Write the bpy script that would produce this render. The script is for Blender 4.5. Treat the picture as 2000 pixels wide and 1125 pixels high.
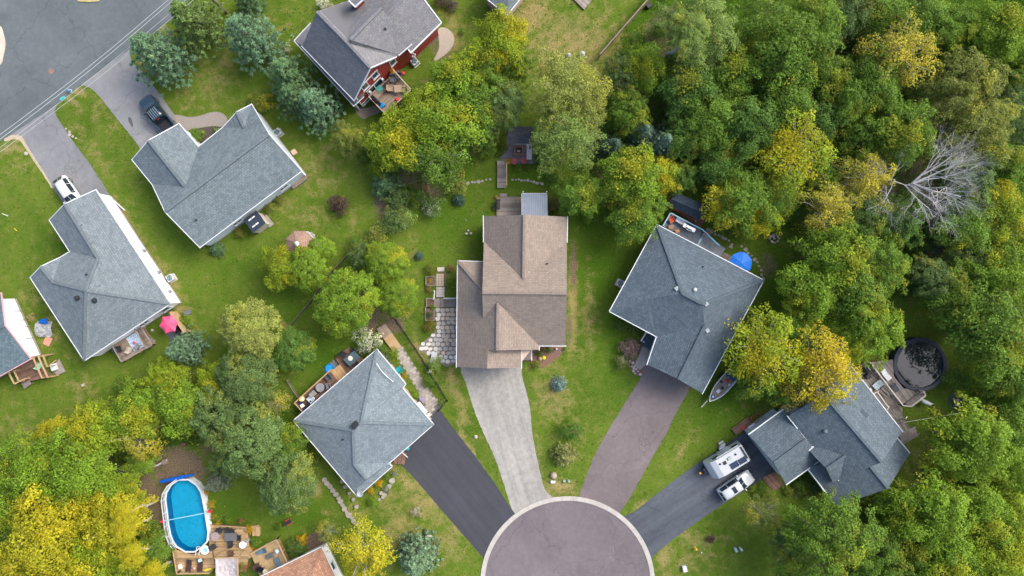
import bpy, math, random
import numpy as np
from mathutils import Vector, Matrix

random.seed(7)
rng = np.random.default_rng(7)
for o in list(bpy.data.objects):
    bpy.data.objects.remove(o)
scene = bpy.context.scene
COL = scene.collection

# ------------------------------------------------------------------ camera, sky, sun, exposure
ALT = 83.0                      # drone height, metres
FPX = 24.0 / 36.0 * 2000.0      # focal length in photo pixels
cam_d = bpy.data.cameras.new('camera')
cam_d.lens = 24.0
cam_d.sensor_width = 36.0
cam_d.clip_end = 2000.0
cam = bpy.data.objects.new('camera', cam_d)
COL.objects.link(cam)
cam.location = (0, 0, ALT)
cam.rotation_euler = (0, 0, 0)
scene.camera = cam

SUN_EL, SUN_AZ = math.radians(46), math.radians(60)      # azimuth from +Y (image top) towards +X (image right)
world = bpy.data.worlds.new('World')
scene.world = world
world.use_nodes = True
wn = world.node_tree
wn.nodes.clear()
sky = wn.nodes.new('ShaderNodeTexSky')
sky.sky_type = 'NISHITA'
sky.sun_disc = False
sky.sun_elevation = SUN_EL
sky.sun_rotation = SUN_AZ
sky.air_density = 1.0
sky.dust_density = 5.0
sky.ozone_density = 0.4
bg = wn.nodes.new('ShaderNodeBackground')
bg.inputs['Strength'].default_value = 0.15
wo = wn.nodes.new('ShaderNodeOutputWorld')
wn.links.new(sky.outputs[0], bg.inputs[0])
wn.links.new(bg.outputs[0], wo.inputs[0])

sun_d = bpy.data.lights.new('sun', 'SUN')
sun_d.energy = 1.15
sun_d.angle = math.radians(30)
sun_d.color = (1.0, 0.95, 0.87)
sun = bpy.data.objects.new('sun', sun_d)
COL.objects.link(sun)
sd = Vector((math.sin(SUN_AZ) * math.cos(SUN_EL), math.cos(SUN_AZ) * math.cos(SUN_EL), math.sin(SUN_EL)))
sun.rotation_euler = sd.to_track_quat('Z', 'Y').to_euler()
sun.location = sd * 150

scene.view_settings.view_transform = 'Standard'
scene.view_settings.look = 'None'
scene.view_settings.exposure = 1.22
scene.view_settings.gamma = 1.0
scene.view_settings.use_curve_mapping = False
scene.cycles.max_bounces = 6
scene.cycles.diffuse_bounces = 3
scene.cycles.transparent_max_bounces = 6

# ------------------------------------------------------------------ helpers
def P(px, py, z=0.0):
    """photo pixel at height z -> metres"""
    s = (ALT - z) / FPX
    return Vector(((px - 1000.0) * s, -(py - 562.5) * s, z))

def col(h):
    h = h.lstrip('#')
    r = []
    for i in (0, 2, 4):
        c = int(h[i:i + 2], 16) / 255.0
        r.append(c / 12.92 if c <= 0.04045 else ((c + 0.055) / 1.055) ** 2.4)
    return tuple(r) + (1.0,)

OFF = {}
LABELS = {}

def thing(name, label, cat, loc, rz=None, group=None, kind=None):
    o = bpy.data.objects.new(name, None)
    o.empty_display_size = 0.3
    COL.objects.link(o)
    o.location = loc
    if rz is not None:
        o.rotation_euler = (0, 0, rz)
        OFF[o.name] = Vector((0, 0, 0))
    else:
        OFF[o.name] = Vector(loc)
    o['label'] = label
    o['category'] = cat
    if group: o['group'] = group
    if kind: o['kind'] = kind
    LABELS.setdefault(label, []).append(o.name)
    return o

def tag(o, label, cat, group=None, kind=None):
    o['label'] = label
    o['category'] = cat
    if group: o['group'] = group
    if kind: o['kind'] = kind
    LABELS.setdefault(label, []).append(o.name)
    return o

class MB:
    def __init__(s):
        s.v = []; s.f = []; s.uv = []; s.hasuv = False
    def poly(s, pts, uv=None):
        i = len(s.v)
        s.v += [tuple(p) for p in pts]
        s.f.append(list(range(i, i + len(pts))))
        s.uv.append(uv)
        if uv: s.hasuv = True
        return s
    def mesh(s, vs, fs):
        i = len(s.v)
        s.v += [tuple(p) for p in vs]
        for f in fs:
            s.f.append([i + k for k in f]); s.uv.append(None)
        return s
    def prism(s, poly, z0, z1):
        n = len(poly)
        a = sum(poly[i][0] * poly[(i + 1) % n][1] - poly[(i + 1) % n][0] * poly[i][1] for i in range(n))
        if a < 0: poly = list(reversed(poly))
        vs = [(p[0], p[1], z0) for p in poly] + [(p[0], p[1], z1) for p in poly]
        fs = [list(range(n))[::-1], list(range(n, 2 * n))]
        fs += [[i, (i + 1) % n, n + (i + 1) % n, n + i] for i in range(n)]
        return s.mesh(vs, fs)
    def box(s, c, size, rz=0.0):
        cx, cy, cz = c; a, b, h = size[0] / 2, size[1] / 2, size[2] / 2
        ca, sa = math.cos(rz), math.sin(rz)
        vs = []
        for dz in (-h, h):
            for dx, dy in ((-a, -b), (a, -b), (a, b), (-a, b)):
                vs.append((cx + dx * ca - dy * sa, cy + dx * sa + dy * ca, cz + dz))
        return s.mesh(vs, [[3, 2, 1, 0], [4, 5, 6, 7], [0, 1, 5, 4], [1, 2, 6, 5], [2, 3, 7, 6], [3, 0, 4, 7]])
    def bar(s, p0, p1, w, h):
        """rectangular bar between two points; w across, h along the local up"""
        p0, p1 = Vector(p0), Vector(p1)
        d = (p1 - p0)
        if d.length < 1e-6: return s
        d.normalize()
        up = Vector((0, 0, 1)) if abs(d.z) < 0.95 else Vector((1, 0, 0))
        r = d.cross(up).normalized(); u = r.cross(d).normalized()
        vs = []
        for p in (p0, p1):
            for a, b in ((-1, -1), (1, -1), (1, 1), (-1, 1)):
                vs.append(p + r * (a * w / 2) + u * (b * h / 2))
        return s.mesh(vs, [[0, 1, 2, 3], [7, 6, 5, 4], [4, 5, 1, 0], [5, 6, 2, 1], [6, 7, 3, 2], [7, 4, 0, 3]])
    def lathe(s, c, prof, n=12):
        cx, cy, cz = c
        vs = []; fs = []
        for r, z in prof:
            for k in range(n):
                a = 2 * math.pi * k / n
                vs.append((cx + r * math.cos(a), cy + r * math.sin(a), cz + z))
        m = len(prof)
        for i in range(m - 1):
            for k in range(n):
                fs.append([i * n + k, i * n + (k + 1) % n, (i + 1) * n + (k + 1) % n, (i + 1) * n + k])
        fs.append(list(range(n))[::-1])
        fs.append([(m - 1) * n + k for k in range(n)])
        return s.mesh(vs, fs)
    def tube(s, pts, rad, n=6):
        pts = [Vector(p) for p in pts]
        if not isinstance(rad, (list, tuple)): rad = [rad] * len(pts)
        vs = []; fs = []
        for i, p in enumerate(pts):
            d = (pts[min(i + 1, len(pts) - 1)] - pts[max(i - 1, 0)])
            d = d.normalized() if d.length > 1e-6 else Vector((0, 0, 1))
            up = Vector((0, 0, 1)) if abs(d.z) < 0.9 else Vector((1, 0, 0))
            r = d.cross(up).normalized(); u = r.cross(d)
            for k in range(n):
                a = 2 * math.pi * k / n
                vs.append(p + (r * math.cos(a) + u * math.sin(a)) * rad[i])
        for i in range(len(pts) - 1):
            for k in range(n):
                fs.append([i * n + k, i * n + (k + 1) % n, (i + 1) * n + (k + 1) % n, (i + 1) * n + k])
        fs.append(list(range(n))[::-1]); fs.append([(len(pts) - 1) * n + k for k in range(n)])
        return s.mesh(vs, fs)
    def data(s, name, mat, off=Vector((0, 0, 0)), smooth=False):
        me = bpy.data.meshes.new(name)
        me.from_pydata([(a - off.x, b - off.y, c - off.z) for a, b, c in s.v], [], s.f)
        if s.hasuv:
            ul = me.uv_layers.new(name='UVMap')
            k = 0
            for pi, poly in enumerate(me.polygons):
                u = s.uv[pi]
                for j, li in enumerate(poly.loop_indices):
                    if u: ul.data[li].uv = u[j]
        if mat: me.materials.append(mat)
        if smooth:
            me.polygons.foreach_set('use_smooth', [True] * len(me.polygons))
        me.update()
        return me
    def build(s, name, mat, parent=None, smooth=False, kind=None, bevel=0.0, origin=None):
        off = OFF[parent.name] if parent is not None else Vector((0, 0, 0))
        if parent is None and s.v:
            a = np.array(s.v)
            off = Vector(((a[:, 0].min() + a[:, 0].max()) / 2, (a[:, 1].min() + a[:, 1].max()) / 2, a[:, 2].min()))
        me = s.data(name, mat, off, smooth)
        o = bpy.data.objects.new(name, me)
        COL.objects.link(o)
        if parent is not None:
            o.parent = parent
        else:
            o.location = off
        OFF[o.name] = off
        if kind: o['kind'] = kind
        if bevel > 0:
            b = o.modifiers.new('bevel', 'BEVEL'); b.width = bevel; b.segments = 2; b.limit_method = 'ANGLE'
        return o

def smooth(pts, n=6, closed=False, jit=0.0):
    pts = [Vector((p[0], p[1])) for p in pts]
    out = []; m = len(pts)
    rngi = range(m if closed else m - 1)
    for i in rngi:
        if closed:
            p0, p1, p2, p3 = pts[i - 1], pts[i], pts[(i + 1) % m], pts[(i + 2) % m]
        else:
            p0, p1, p2, p3 = pts[max(i - 1, 0)], pts[i], pts[i + 1], pts[min(i + 2, m - 1)]
        for k in range(n):
            t = k / n
            q = 0.5 * ((2 * p1) + (p2 - p0) * t + (2 * p0 - 5 * p1 + 4 * p2 - p3) * t * t + (3 * p1 - p0 - 3 * p2 + p3) * t ** 3)
            if jit: q = q + Vector((random.uniform(-jit, jit), random.uniform(-jit, jit)))
            out.append((q.x, q.y))
    if not closed: out.append(tuple(pts[-1]))
    return out

def inset(poly, d):
    """offset a polygon inwards by d (list of Vector xy)"""
    n = len(poly)
    a = sum(poly[i][0] * poly[(i + 1) % n][1] - poly[(i + 1) % n][0] * poly[i][1] for i in range(n))
    sgn = 1 if a > 0 else -1
    out = []
    for i in range(n):
        p0, p1, p2 = Vector(poly[i - 1][:2]), Vector(poly[i][:2]), Vector(poly[(i + 1) % n][:2])
        e1 = (p1 - p0).normalized(); e2 = (p2 - p1).normalized()
        n1 = Vector((-e1.y, e1.x)) * sgn; n2 = Vector((-e2.y, e2.x)) * sgn
        den = 1 + n1.dot(n2)
        if den < 0.2: den = 0.2
        out.append(p1 + (n1 + n2) * (d / den))
    return out

def clip_convex(poly, hp):
    """Sutherland-Hodgman: keep the side of convex polygon hp (ccw)"""
    out = list(poly)
    for i in range(len(hp)):
        a, b = hp[i], hp[(i + 1) % len(hp)]
        inp = out; out = []
        def side(p): return (b[0] - a[0]) * (p[1] - a[1]) - (b[1] - a[1]) * (p[0] - a[0])
        for k in range(len(inp)):
            p, q = inp[k - 1], inp[k]
            sp, sq = side(p), side(q)
            if sq >= 0:
                if sp < 0:
                    t = sp / (sp - sq); out.append((p[0] + (q[0] - p[0]) * t, p[1] + (q[1] - p[1]) * t))
                out.append(q)
            elif sp >= 0:
                t = sp / (sp - sq); out.append((p[0] + (q[0] - p[0]) * t, p[1] + (q[1] - p[1]) * t))
        if not out: return []
    return out

def ccw(poly):
    n = len(poly)
    a = sum(poly[i][0] * poly[(i + 1) % n][1] - poly[(i + 1) % n][0] * poly[i][1] for i in range(n))
    return list(poly) if a > 0 else list(reversed(poly))

def inpoly(x, y, poly):
    c = False; n = len(poly); j = n - 1
    for i in range(n):
        if ((poly[i][1] > y) != (poly[j][1] > y)) and (x < (poly[j][0] - poly[i][0]) * (y - poly[i][1]) / (poly[j][1] - poly[i][1]) + poly[i][0]):
            c = not c
        j = i
    return c

def ang(p0, p1):
    """world angle of a photo-pixel direction"""
    return math.atan2(-(p1[1] - p0[1]), p1[0] - p0[0])

# ------------------------------------------------------------------ materials
MATS = {}
def mat(name, c, rough=0.7, var=0.18, scale=2.5, metal=0.0, bump=0.0, bscale=40.0, c2=None, detail=5.0, spec=0.3, coat=0.0, island=0.0):
    if name in MATS: return MATS[name]
    m = bpy.data.materials.new(name); m.use_nodes = True
    nt = m.node_tree; b = nt.nodes['Principled BSDF']
    if isinstance(c, str): c = col(c)
    if isinstance(c2, str): c2 = col(c2)
    b.inputs['Roughness'].default_value = rough
    b.inputs['Metallic'].default_value = metal
    b.inputs['Specular IOR Level'].default_value = spec
    if coat: b.inputs['Coat Weight'].default_value = coat
    tc = nt.nodes.new('ShaderNodeTexCoord')
    nz = nt.nodes.new('ShaderNodeTexNoise'); nz.inputs['Scale'].default_value = scale; nz.inputs['Detail'].default_value = detail
    nz.inputs['Roughness'].default_value = 0.65
    nt.links.new(tc.outputs['Object'], nz.inputs['Vector'])
    mx = nt.nodes.new('ShaderNodeMix'); mx.data_type = 'RGBA'
    if c2 is None:
        lo = tuple(x * (1 - var) for x in c[:3]) + (1,); hi = tuple(min(1, x * (1 + var)) for x in c[:3]) + (1,)
    else:
        lo, hi = c, c2
    mr = nt.nodes.new('ShaderNodeMapRange'); mr.inputs[1].default_value = 0.3; mr.inputs[2].default_value = 0.7
    nt.links.new(nz.outputs['Fac'], mr.inputs[0])
    nt.links.new(mr.outputs[0], mx.inputs['Factor'])
    mx.inputs[6].default_value = lo; mx.inputs[7].default_value = hi
    if island > 0:
        ge = nt.nodes.new('ShaderNodeNewGeometry'); mi = nt.nodes.new('ShaderNodeMapRange'); mi.inputs[3].default_value = 1 - island; mi.inputs[4].default_value = 1 + island
        nt.links.new(ge.outputs['Random Per Island'], mi.inputs[0]); vs_ = nt.nodes.new('ShaderNodeVectorMath'); vs_.operation = 'SCALE'
        nt.links.new(mx.outputs[2], vs_.inputs[0]); nt.links.new(mi.outputs[0], vs_.inputs['Scale']); nt.links.new(vs_.outputs[0], b.inputs['Base Color'])
    else: nt.links.new(mx.outputs[2], b.inputs['Base Color'])
    if bump > 0:
        n2 = nt.nodes.new('ShaderNodeTexNoise'); n2.inputs['Scale'].default_value = bscale; n2.inputs['Detail'].default_value = 4
        nt.links.new(tc.outputs['Object'], n2.inputs['Vector'])
        bp = nt.nodes.new('ShaderNodeBump'); bp.inputs['Strength'].default_value = bump; bp.inputs['Distance'].default_value = 0.05
        nt.links.new(n2.outputs['Fac'], bp.inputs['Height']); nt.links.new(bp.outputs[0], b.inputs['Normal'])
    MATS[name] = m
    return m

def shingle(name, ca, cb, cc, row=0.23, tab=0.38, streak=False):
    """asphalt shingles: courses and random tabs on a slope-aligned UV, in metres"""
    if name in MATS: return MATS[name]
    m = bpy.data.materials.new(name); m.use_nodes = True
    nt = m.node_tree; L = nt.links; b = nt.nodes['Principled BSDF']
    b.inputs['Roughness'].default_value = 0.9; b.inputs['Specular IOR Level'].default_value = 0.15
    uv = nt.nodes.new('ShaderNodeUVMap')
    br = nt.nodes.new('ShaderNodeTexBrick')
    br.inputs['Scale'].default_value = 1.0
    br.inputs['Brick Width'].default_value = tab; br.inputs['Row Height'].default_value = row
    br.inputs['Mortar Size'].default_value = 0.02; br.inputs['Mortar Smooth'].default_value = 0.3
    br.inputs['Color1'].default_value = col(ca); br.inputs['Color2'].default_value = col(cb); br.inputs['Mortar'].default_value = col(cc)  # darker mortar colour paints the shadow lines between shingle courses
    br.offset = 0.37; br.squash = 1.0
    L.new(uv.outputs[0], br.inputs['Vector'])
    nz = nt.nodes.new('ShaderNodeTexNoise'); nz.inputs['Scale'].default_value = 0.55; nz.inputs['Detail'].default_value = 5; nz.inputs['Roughness'].default_value = 0.6
    mpn = nt.nodes.new('ShaderNodeMapping'); mpn.inputs['Scale'].default_value = (1.6, 0.5, 1) if streak else (1, 1, 1)
    L.new(uv.outputs[0], mpn.inputs[0]); L.new(mpn.outputs[0], nz.inputs['Vector'])
    n2 = nt.nodes.new('ShaderNodeTexNoise'); n2.inputs['Scale'].default_value = 4.5; n2.inputs['Detail'].default_value = 5; n2.inputs['Roughness'].default_value = 0.75
    L.new(uv.outputs[0], n2.inputs['Vector'])
    mr = nt.nodes.new('ShaderNodeMapRange'); mr.inputs[1].default_value = 0.3; mr.inputs[2].default_value = 0.7; mr.inputs[3].default_value = 0.92; mr.inputs[4].default_value = 1.08
    L.new(nz.outputs['Fac'], mr.inputs[0])
    mr2 = nt.nodes.new('ShaderNodeMapRange'); mr2.inputs[1].default_value = 0.3; mr2.inputs[2].default_value = 0.7; mr2.inputs[3].default_value = 0.88; mr2.inputs[4].default_value = 1.12
    L.new(n2.outputs['Fac'], mr2.inputs[0])
    mm = nt.nodes.new('ShaderNodeMath'); mm.operation = 'MULTIPLY'; L.new(mr.outputs[0], mm.inputs[0]); L.new(mr2.outputs[0], mm.inputs[1])
    vm = nt.nodes.new('ShaderNodeVectorMath'); vm.operation = 'SCALE'
    L.new(br.outputs['Color'], vm.inputs[0]); L.new(mm.outputs[0], vm.inputs['Scale'])
    L.new(vm.outputs[0], b.inputs['Base Color'])
    bp = nt.nodes.new('ShaderNodeBump'); bp.inputs['Strength'].default_value = 0.5; bp.inputs['Distance'].default_value = 0.03
    L.new(br.outputs['Fac'], bp.inputs['Height']); bp.invert = True
    L.new(bp.outputs[0], b.inputs['Normal'])
    MATS[name] = m
    return m

def siding(name, c, lap=0.2):
    if name in MATS: return MATS[name]
    m = mat(name, c, rough=0.55, var=0.05, scale=0.8)
    nt = m.node_tree; b = nt.nodes['Principled BSDF']
    tc = nt.nodes.new('ShaderNodeTexCoord')
    sx = nt.nodes.new('ShaderNodeSeparateXYZ'); nt.links.new(tc.outputs['Object'], sx.inputs[0])
    md = nt.nodes.new('ShaderNodeMath'); md.operation = 'FRACT'
    dv = nt.nodes.new('ShaderNodeMath'); dv.operation = 'DIVIDE'; dv.inputs[1].default_value = lap
    nt.links.new(sx.outputs[2], dv.inputs[0]); nt.links.new(dv.outputs[0], md.inputs[0])
    bp = nt.nodes.new('ShaderNodeBump'); bp.inputs['Strength'].default_value = 0.6; bp.inputs['Distance'].default_value = 0.03; bp.invert = True
    nt.links.new(md.outputs[0], bp.inputs['Height']); nt.links.new(bp.outputs[0], b.inputs['Normal'])
    return m

def foliage(name, accent):
    """leaf material: object colour x per-clump and per-leaf tone, accent colour on some clumps (object alpha)"""
    if name in MATS: return MATS[name]
    m = bpy.data.materials.new(name); m.use_nodes = True
    nt = m.node_tree; L = nt.links; nt.nodes.clear()
    out = nt.nodes.new('ShaderNodeOutputMaterial')
    oi = nt.nodes.new('ShaderNodeObjectInfo')
    at = nt.nodes.new('ShaderNodeAttribute'); at.attribute_name = 'tone'
    sp = nt.nodes.new('ShaderNodeSeparateColor'); L.new(at.outputs['Color'], sp.inputs[0])
    sub = nt.nodes.new('ShaderNodeMath'); sub.operation = 'SUBTRACT'
    L.new(oi.outputs['Alpha'], sub.inputs[0]); L.new(sp.outputs[2], sub.inputs[1])
    mr = nt.nodes.new('ShaderNodeMapRange'); mr.inputs[1].default_value = -0.2; mr.inputs[2].default_value = 0.2; mr.inputs[4].default_value = 0.85
    L.new(sub.outputs[0], mr.inputs[0])
    mx = nt.nodes.new('ShaderNodeMix'); mx.data_type = 'RGBA'
    L.new(mr.outputs[0], mx.inputs['Factor']); L.new(oi.outputs['Color'], mx.inputs[6]); mx.inputs[7].default_value = accent
    a = nt.nodes.new('ShaderNodeMapRange'); a.inputs[3].default_value = 0.7; a.inputs[4].default_value = 1.3; L.new(sp.outputs[1], a.inputs[0])
    c = nt.nodes.new('ShaderNodeMapRange'); c.inputs[3].default_value = 0.82; c.inputs[4].default_value = 1.18; L.new(sp.outputs[0], c.inputs[0])
    mu = nt.nodes.new('ShaderNodeMath'); mu.operation = 'MULTIPLY'; L.new(a.outputs[0], mu.inputs[0]); L.new(c.outputs[0], mu.inputs[1])
    vs = nt.nodes.new('ShaderNodeVectorMath'); vs.operation = 'SCALE'; L.new(mx.outputs[2], vs.inputs[0]); L.new(mu.outputs[0], vs.inputs['Scale'])
    df = nt.nodes.new('ShaderNodeBsdfPrincipled'); df.inputs['Roughness'].default_value = 0.6; df.inputs['Specular IOR Level'].default_value = 0.2
    L.new(vs.outputs[0], df.inputs['Base Color'])
    tr = nt.nodes.new('ShaderNodeBsdfTranslucent')
    L.new(vs.outputs[0], tr.inputs['Color'])
    ms = nt.nodes.new('ShaderNodeMixShader'); ms.inputs[0].default_value = 0.4
    L.new(df.outputs[0], ms.inputs[1]); L.new(tr.outputs[0], ms.inputs[2])
    L.new(ms.outputs[0], out.inputs[0])
    MATS[name] = m
    return m

WHITE = mat('white_trim', '#bcc2c7', rough=0.5, var=0.05)
BARK = mat('bark', (0.13, 0.115, 0.10, 1), rough=0.95, var=0.35, scale=6)
PALEBARK = mat('pale_bark', (0.34, 0.33, 0.31, 1), rough=0.95, var=0.3, scale=5)
DEADBARK = mat('dead_bark', (0.44, 0.435, 0.43, 1), rough=0.95, var=0.25, scale=5)
LEAF = foliage('leaves_turning_yellow', (0.46, 0.42, 0.02, 1))
LEAF_O = foliage('leaves_turning_orange', (0.44, 0.39, 0.04, 1))
LEAF_W = foliage('foliage_white_bloom', (0.74, 0.73, 0.60, 1))
LEAF_F = foliage('foliage_yellow_bloom', (0.62, 0.36, 0.01, 1))
LEAF_R = foliage('foliage_pink_bloom', (0.45, 0.10, 0.10, 1))
NEEDLE = foliage('needles', (0.12, 0.16, 0.05, 1))
WOOD = mat('weathered_wood', '#75665a', rough=0.85, c2='#8d8073', scale=1.6, island=.32)
WOODN = mat('new_wood', '#8f7757', rough=0.8, c2='#a58e6d', scale=1.5, island=.32)
WOODG = mat('grey_wood', '#6f6863', rough=0.85, c2='#88817b', scale=1.6, island=.32)
WOODB = mat('brown_wood', '#5c483d', rough=0.85, c2='#735c4f', scale=1.6, island=.32)
CONC = mat('concrete', '#a9a39b', rough=0.9, var=0.15, scale=1.2, bump=0.2)
DARK = mat('dark_plastic', '#24272c', rough=0.5, var=0.15)
BLACKM = mat('black_metal', '#1b1c1f', rough=0.4, var=0.1, metal=0.3)
STEEL = mat('steel', '#b5b9bd', rough=0.3, var=0.05, metal=0.8)
GLASS = mat('dark_glass', '#1d2a33', rough=0.08, var=0.05, spec=0.8)
PANE = mat('window_glass', '#31424a', rough=0.08, var=0.1, spec=0.8)
STONE = mat('grey_stone', '#75716c', rough=0.9, c2='#98938b', scale=1.5, bump=0.3, bscale=15)
SOIL = mat('garden_soil', '#4d3f35', rough=0.95, c2='#6d5c4d', scale=3, bump=0.5, bscale=20)
MULCH = mat('mulch', '#5a443c', rough=0.95, c2='#7a6054', scale=6, bump=0.6, bscale=25)
# ------------------------------------------------------------------ ground
def ground_material():
    m = bpy.data.materials.new('lawn'); m.use_nodes = True
    nt = m.node_tree; L = nt.links; b = nt.nodes['Principled BSDF']
    b.inputs['Roughness'].default_value = 0.95; b.inputs['Specular IOR Level'].default_value = 0.1
    tc = nt.nodes.new('ShaderNodeTexCoord')
    at = nt.nodes.new('ShaderNodeAttribute'); at.attribute_name = 'mask'
    sp = nt.nodes.new('ShaderNodeSeparateColor'); L.new(at.outputs['Color'], sp.inputs[0])
    def noise(s, d=6, r=0.65, dist=0.0):
        n = nt.nodes.new('ShaderNodeTexNoise'); n.inputs['Scale'].default_value = s; n.inputs['Detail'].default_value = d
        n.inputs['Roughness'].default_value = r; n.inputs['Distortion'].default_value = dist
        L.new(tc.outputs['Object'], n.inputs['Vector']); return n.outputs['Fac']
    def mrange(x, a, bb, c, d):
        n = nt.nodes.new('ShaderNodeMapRange'); L.new(x, n.inputs[0])
        for i, v in enumerate((a, bb, c, d)): n.inputs[i + 1].default_value = v
        return n.outputs[0]
    def math_(op, x, y):
        n = nt.nodes.new('ShaderNodeMath'); n.operation = op
        for i, v in enumerate((x, y)):
            if isinstance(v, (int, float)): n.inputs[i].default_value = v
            else: L.new(v, n.inputs[i])
        n.use_clamp = False
        return n.outputs[0]
    def mix(f, x, y):
        n = nt.nodes.new('ShaderNodeMix'); n.data_type = 'RGBA'
        L.new(f, n.inputs['Factor'])
        for i, v in ((6, x), (7, y)):
            if isinstance(v, tuple): n.inputs[i].default_value = v
            else: L.new(v, n.inputs[i])
        return n.outputs[2]
    n1 = noise(0.12, 6, 0.6, 0.4); n2 = noise(0.9, 8, 0.7); n3 = noise(7.0, 5, 0.75); n4 = noise(22.0, 3, 0.8)
    g = mix(mrange(n1, 0.35, 0.65, 0, 1), (0.050, 0.102, 0.008, 1), (0.090, 0.146, 0.015, 1))
    g = mix(mrange(n2, 0.40, 0.68, 0, 0.75), g, (0.120, 0.143, 0.028, 1))
    # deep green where marked: lush turf, wood floor, painted-in shade by the slate house
    g = mix(math_('MULTIPLY', sp.outputs[2], 0.9), g, (0.040, 0.094, 0.005, 1))
    # dry straw: mask plus noise
    dr = math_('ADD', sp.outputs[0], mrange(n2, 0.35, 0.7, -0.42, 0.42))
    dr = math_('ADD', dr, mrange(n3, 0.3, 0.7, -0.2, 0.2))
    g = mix(mrange(dr, 0.18, 1.0, 0, 0.85), g, (0.26, 0.205, 0.090, 1))
    so = math_('ADD', sp.outputs[1], mrange(n2, 0.35, 0.7, -0.2, 0.2))
    so = math_('ADD', so, mrange(n3, 0.3, 0.7, -0.15, 0.15))
    soilc = mix(mrange(n3, 0.3, 0.7, 0, 1), (0.085, 0.064, 0.044, 1), (0.180, 0.142, 0.100, 1))
    g = mix(mrange(so, 0.35, 0.65, 0, 1), g, soilc)
    v = math_('MULTIPLY', mrange(n3, 0.28, 0.72, 0.66, 1.34), mrange(n4, 0.25, 0.75, 0.62, 1.38))
    s = nt.nodes.new('ShaderNodeVectorMath'); s.operation = 'SCALE'; L.new(g, s.inputs[0]); L.new(v, s.inputs['Scale'])
    L.new(s.outputs[0], b.inputs['Base Color'])
    bp = nt.nodes.new('ShaderNodeBump'); bp.inputs['Strength'].default_value = 0.8; bp.inputs['Distance'].default_value = 0.08
    L.new(math_('ADD', n4, n3), bp.inputs['Height']); L.new(bp.outputs[0], b.inputs['Normal'])
    return m

# splats: (px, py, rx, ry, rotation deg, strength) in photo pixels
DRY = [(240, 215, 12, 90, 28, .5), (205, 200, 30, 40, 30, .5), (420, 150, 40, 90, 30, .55), (370, 190, 30, 30, 0, .5), (560, 60, 60, 50, 0, .25),
       (620, 330, 60, 70, 20, .5), (600, 420, 50, 30, 0, .5), (560, 400, 25, 20, 0, .5), (330, 560, 20, 90, -30, .8), (250, 430, 14, 90, -33, .6), (275, 480, 12, 80, -33, .7),
       (180, 290, 14, 80, -33, .5), (40, 320, 40, 40, 0, .35), (30, 830, 60, 40, 0, .4), (160, 760, 40, 30, 0, .5), (100, 640, 25, 50, 0, .5), (60, 580, 40, 20, 0, .5),
       (1120, 90, 120, 80, 0, .8), (1035, 30, 50, 45, 0, 1.0), (1000, 110, 20, 30, 0, .8), (880, 80, 30, 60, 0, .8),
       (1118, 600, 12, 110, 0, .95), (1150, 620, 18, 80, 0, .6), (1080, 770, 40, 60, 0, .75), (1060, 700, 40, 30, 0, .5), (1130, 850, 30, 60, 0, .35), (1090, 950, 40, 20, 0, .95),
       (1050, 900, 10, 60, 0, .6), (830, 975, 70, 50, 40, .75), (870, 1060, 60, 50, 0, .6), (785, 1040, 40, 60, 0, .8), (760, 980, 40, 30, 0, .55), (920, 880, 9, 80, -28, .8), (900, 790, 12, 50, -20, .8), (880, 740, 22, 25, 0, .8),
       (800, 950, 14, 90, -42, .8), (890, 1020, 12, 80, -42, .8), (1330, 880, 14, 60, 40, .5), (1260, 990, 30, 14, -35, .8), (1345, 1050, 70, 14, 35, .8), (1300, 1090, 20, 40, 0, .8), (1380, 1060, 60, 30, 0, .4), (1340, 1100, 40, 30, 0, .5),
       (690, 440, 20, 40, 0, .35), (805, 470, 20, 60, 0, .4), (790, 590, 20, 90, 0, .5), (740, 640, 30, 30, 0, .7), (620, 955, 14, 18, 0, .9), (635, 1000, 10, 8, 0, .8), (690, 1000, 30, 30, 0, .5),
       (820, 690, 14, 50, -35, .7), (560, 640, 10, 30, -40, .9), (1400, 470, 20, 30, 0, .3), (1480, 800, 60, 40, 0, .25), (1810, 760, 60, 60, 0, .25), (1700, 990, 60, 25, -20, .55), (1790, 900, 40, 60, 20, .5),
       (20, 290, 30, 10, 0, 1.0), (40, 270, 20, 10, 0, .9), (130, 190, 30, 8, 35, 1.2), (150, 175, 26, 8, 35, 1.2), (315, 50, 30, 10, 35, 1.2), (280, 125, 10, 30, -30, .8)]
SOILS = [(348, 915, 58, 46, 0, 1.2), (300, 1000, 30, 90, -15, 1.2), (310, 1060, 30, 40, 0, .9), (1500, 520, 30, 40, 0, .6), (1600, 480, 60, 60, 0, .7),
         (1310, 70, 50, 60, 30, 1.2), (1400, 200, 200, 150, 0, .8), (1700, 250, 300, 260, 0, .9), (1900, 500, 120, 160, 0, .9), (1230, 230, 70, 120, 0, .9), (1180, 300, 60, 60, 0, .8),
         (1120, 520, 8, 60, 0, .9), (1112, 640, 7, 40, 0, .8), (860, 90, 26, 50, -20, .7), (760, 395, 40, 50, -20, .9), (830, 370, 50, 30, 0, .7), (800, 330, 60, 40, 0, .9), (890, 230, 100, 90, 0, .9),
         (1850, 1030, 180, 90, 0, .9), (1600, 1080, 100, 60, 0, .7), (120, 950, 150, 110, 0, .9), (450, 850, 90, 70, 0, .7), (290, 800, 90, 40, 0, .7), (725, 620, 50, 50, 0, .7), (770, 630, 20, 26, -40, 1.1),
         (745, 690, 60, 10, 0, .5), (865, 545, 12, 30, 0, .8), (1080, 690, 32, 16, 20, .5), (1745, 700, 40, 40, 0, .4), (540, 665, 8, 40, -40, .6), (1560, 960, 40, 30, 0, .5)]
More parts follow.
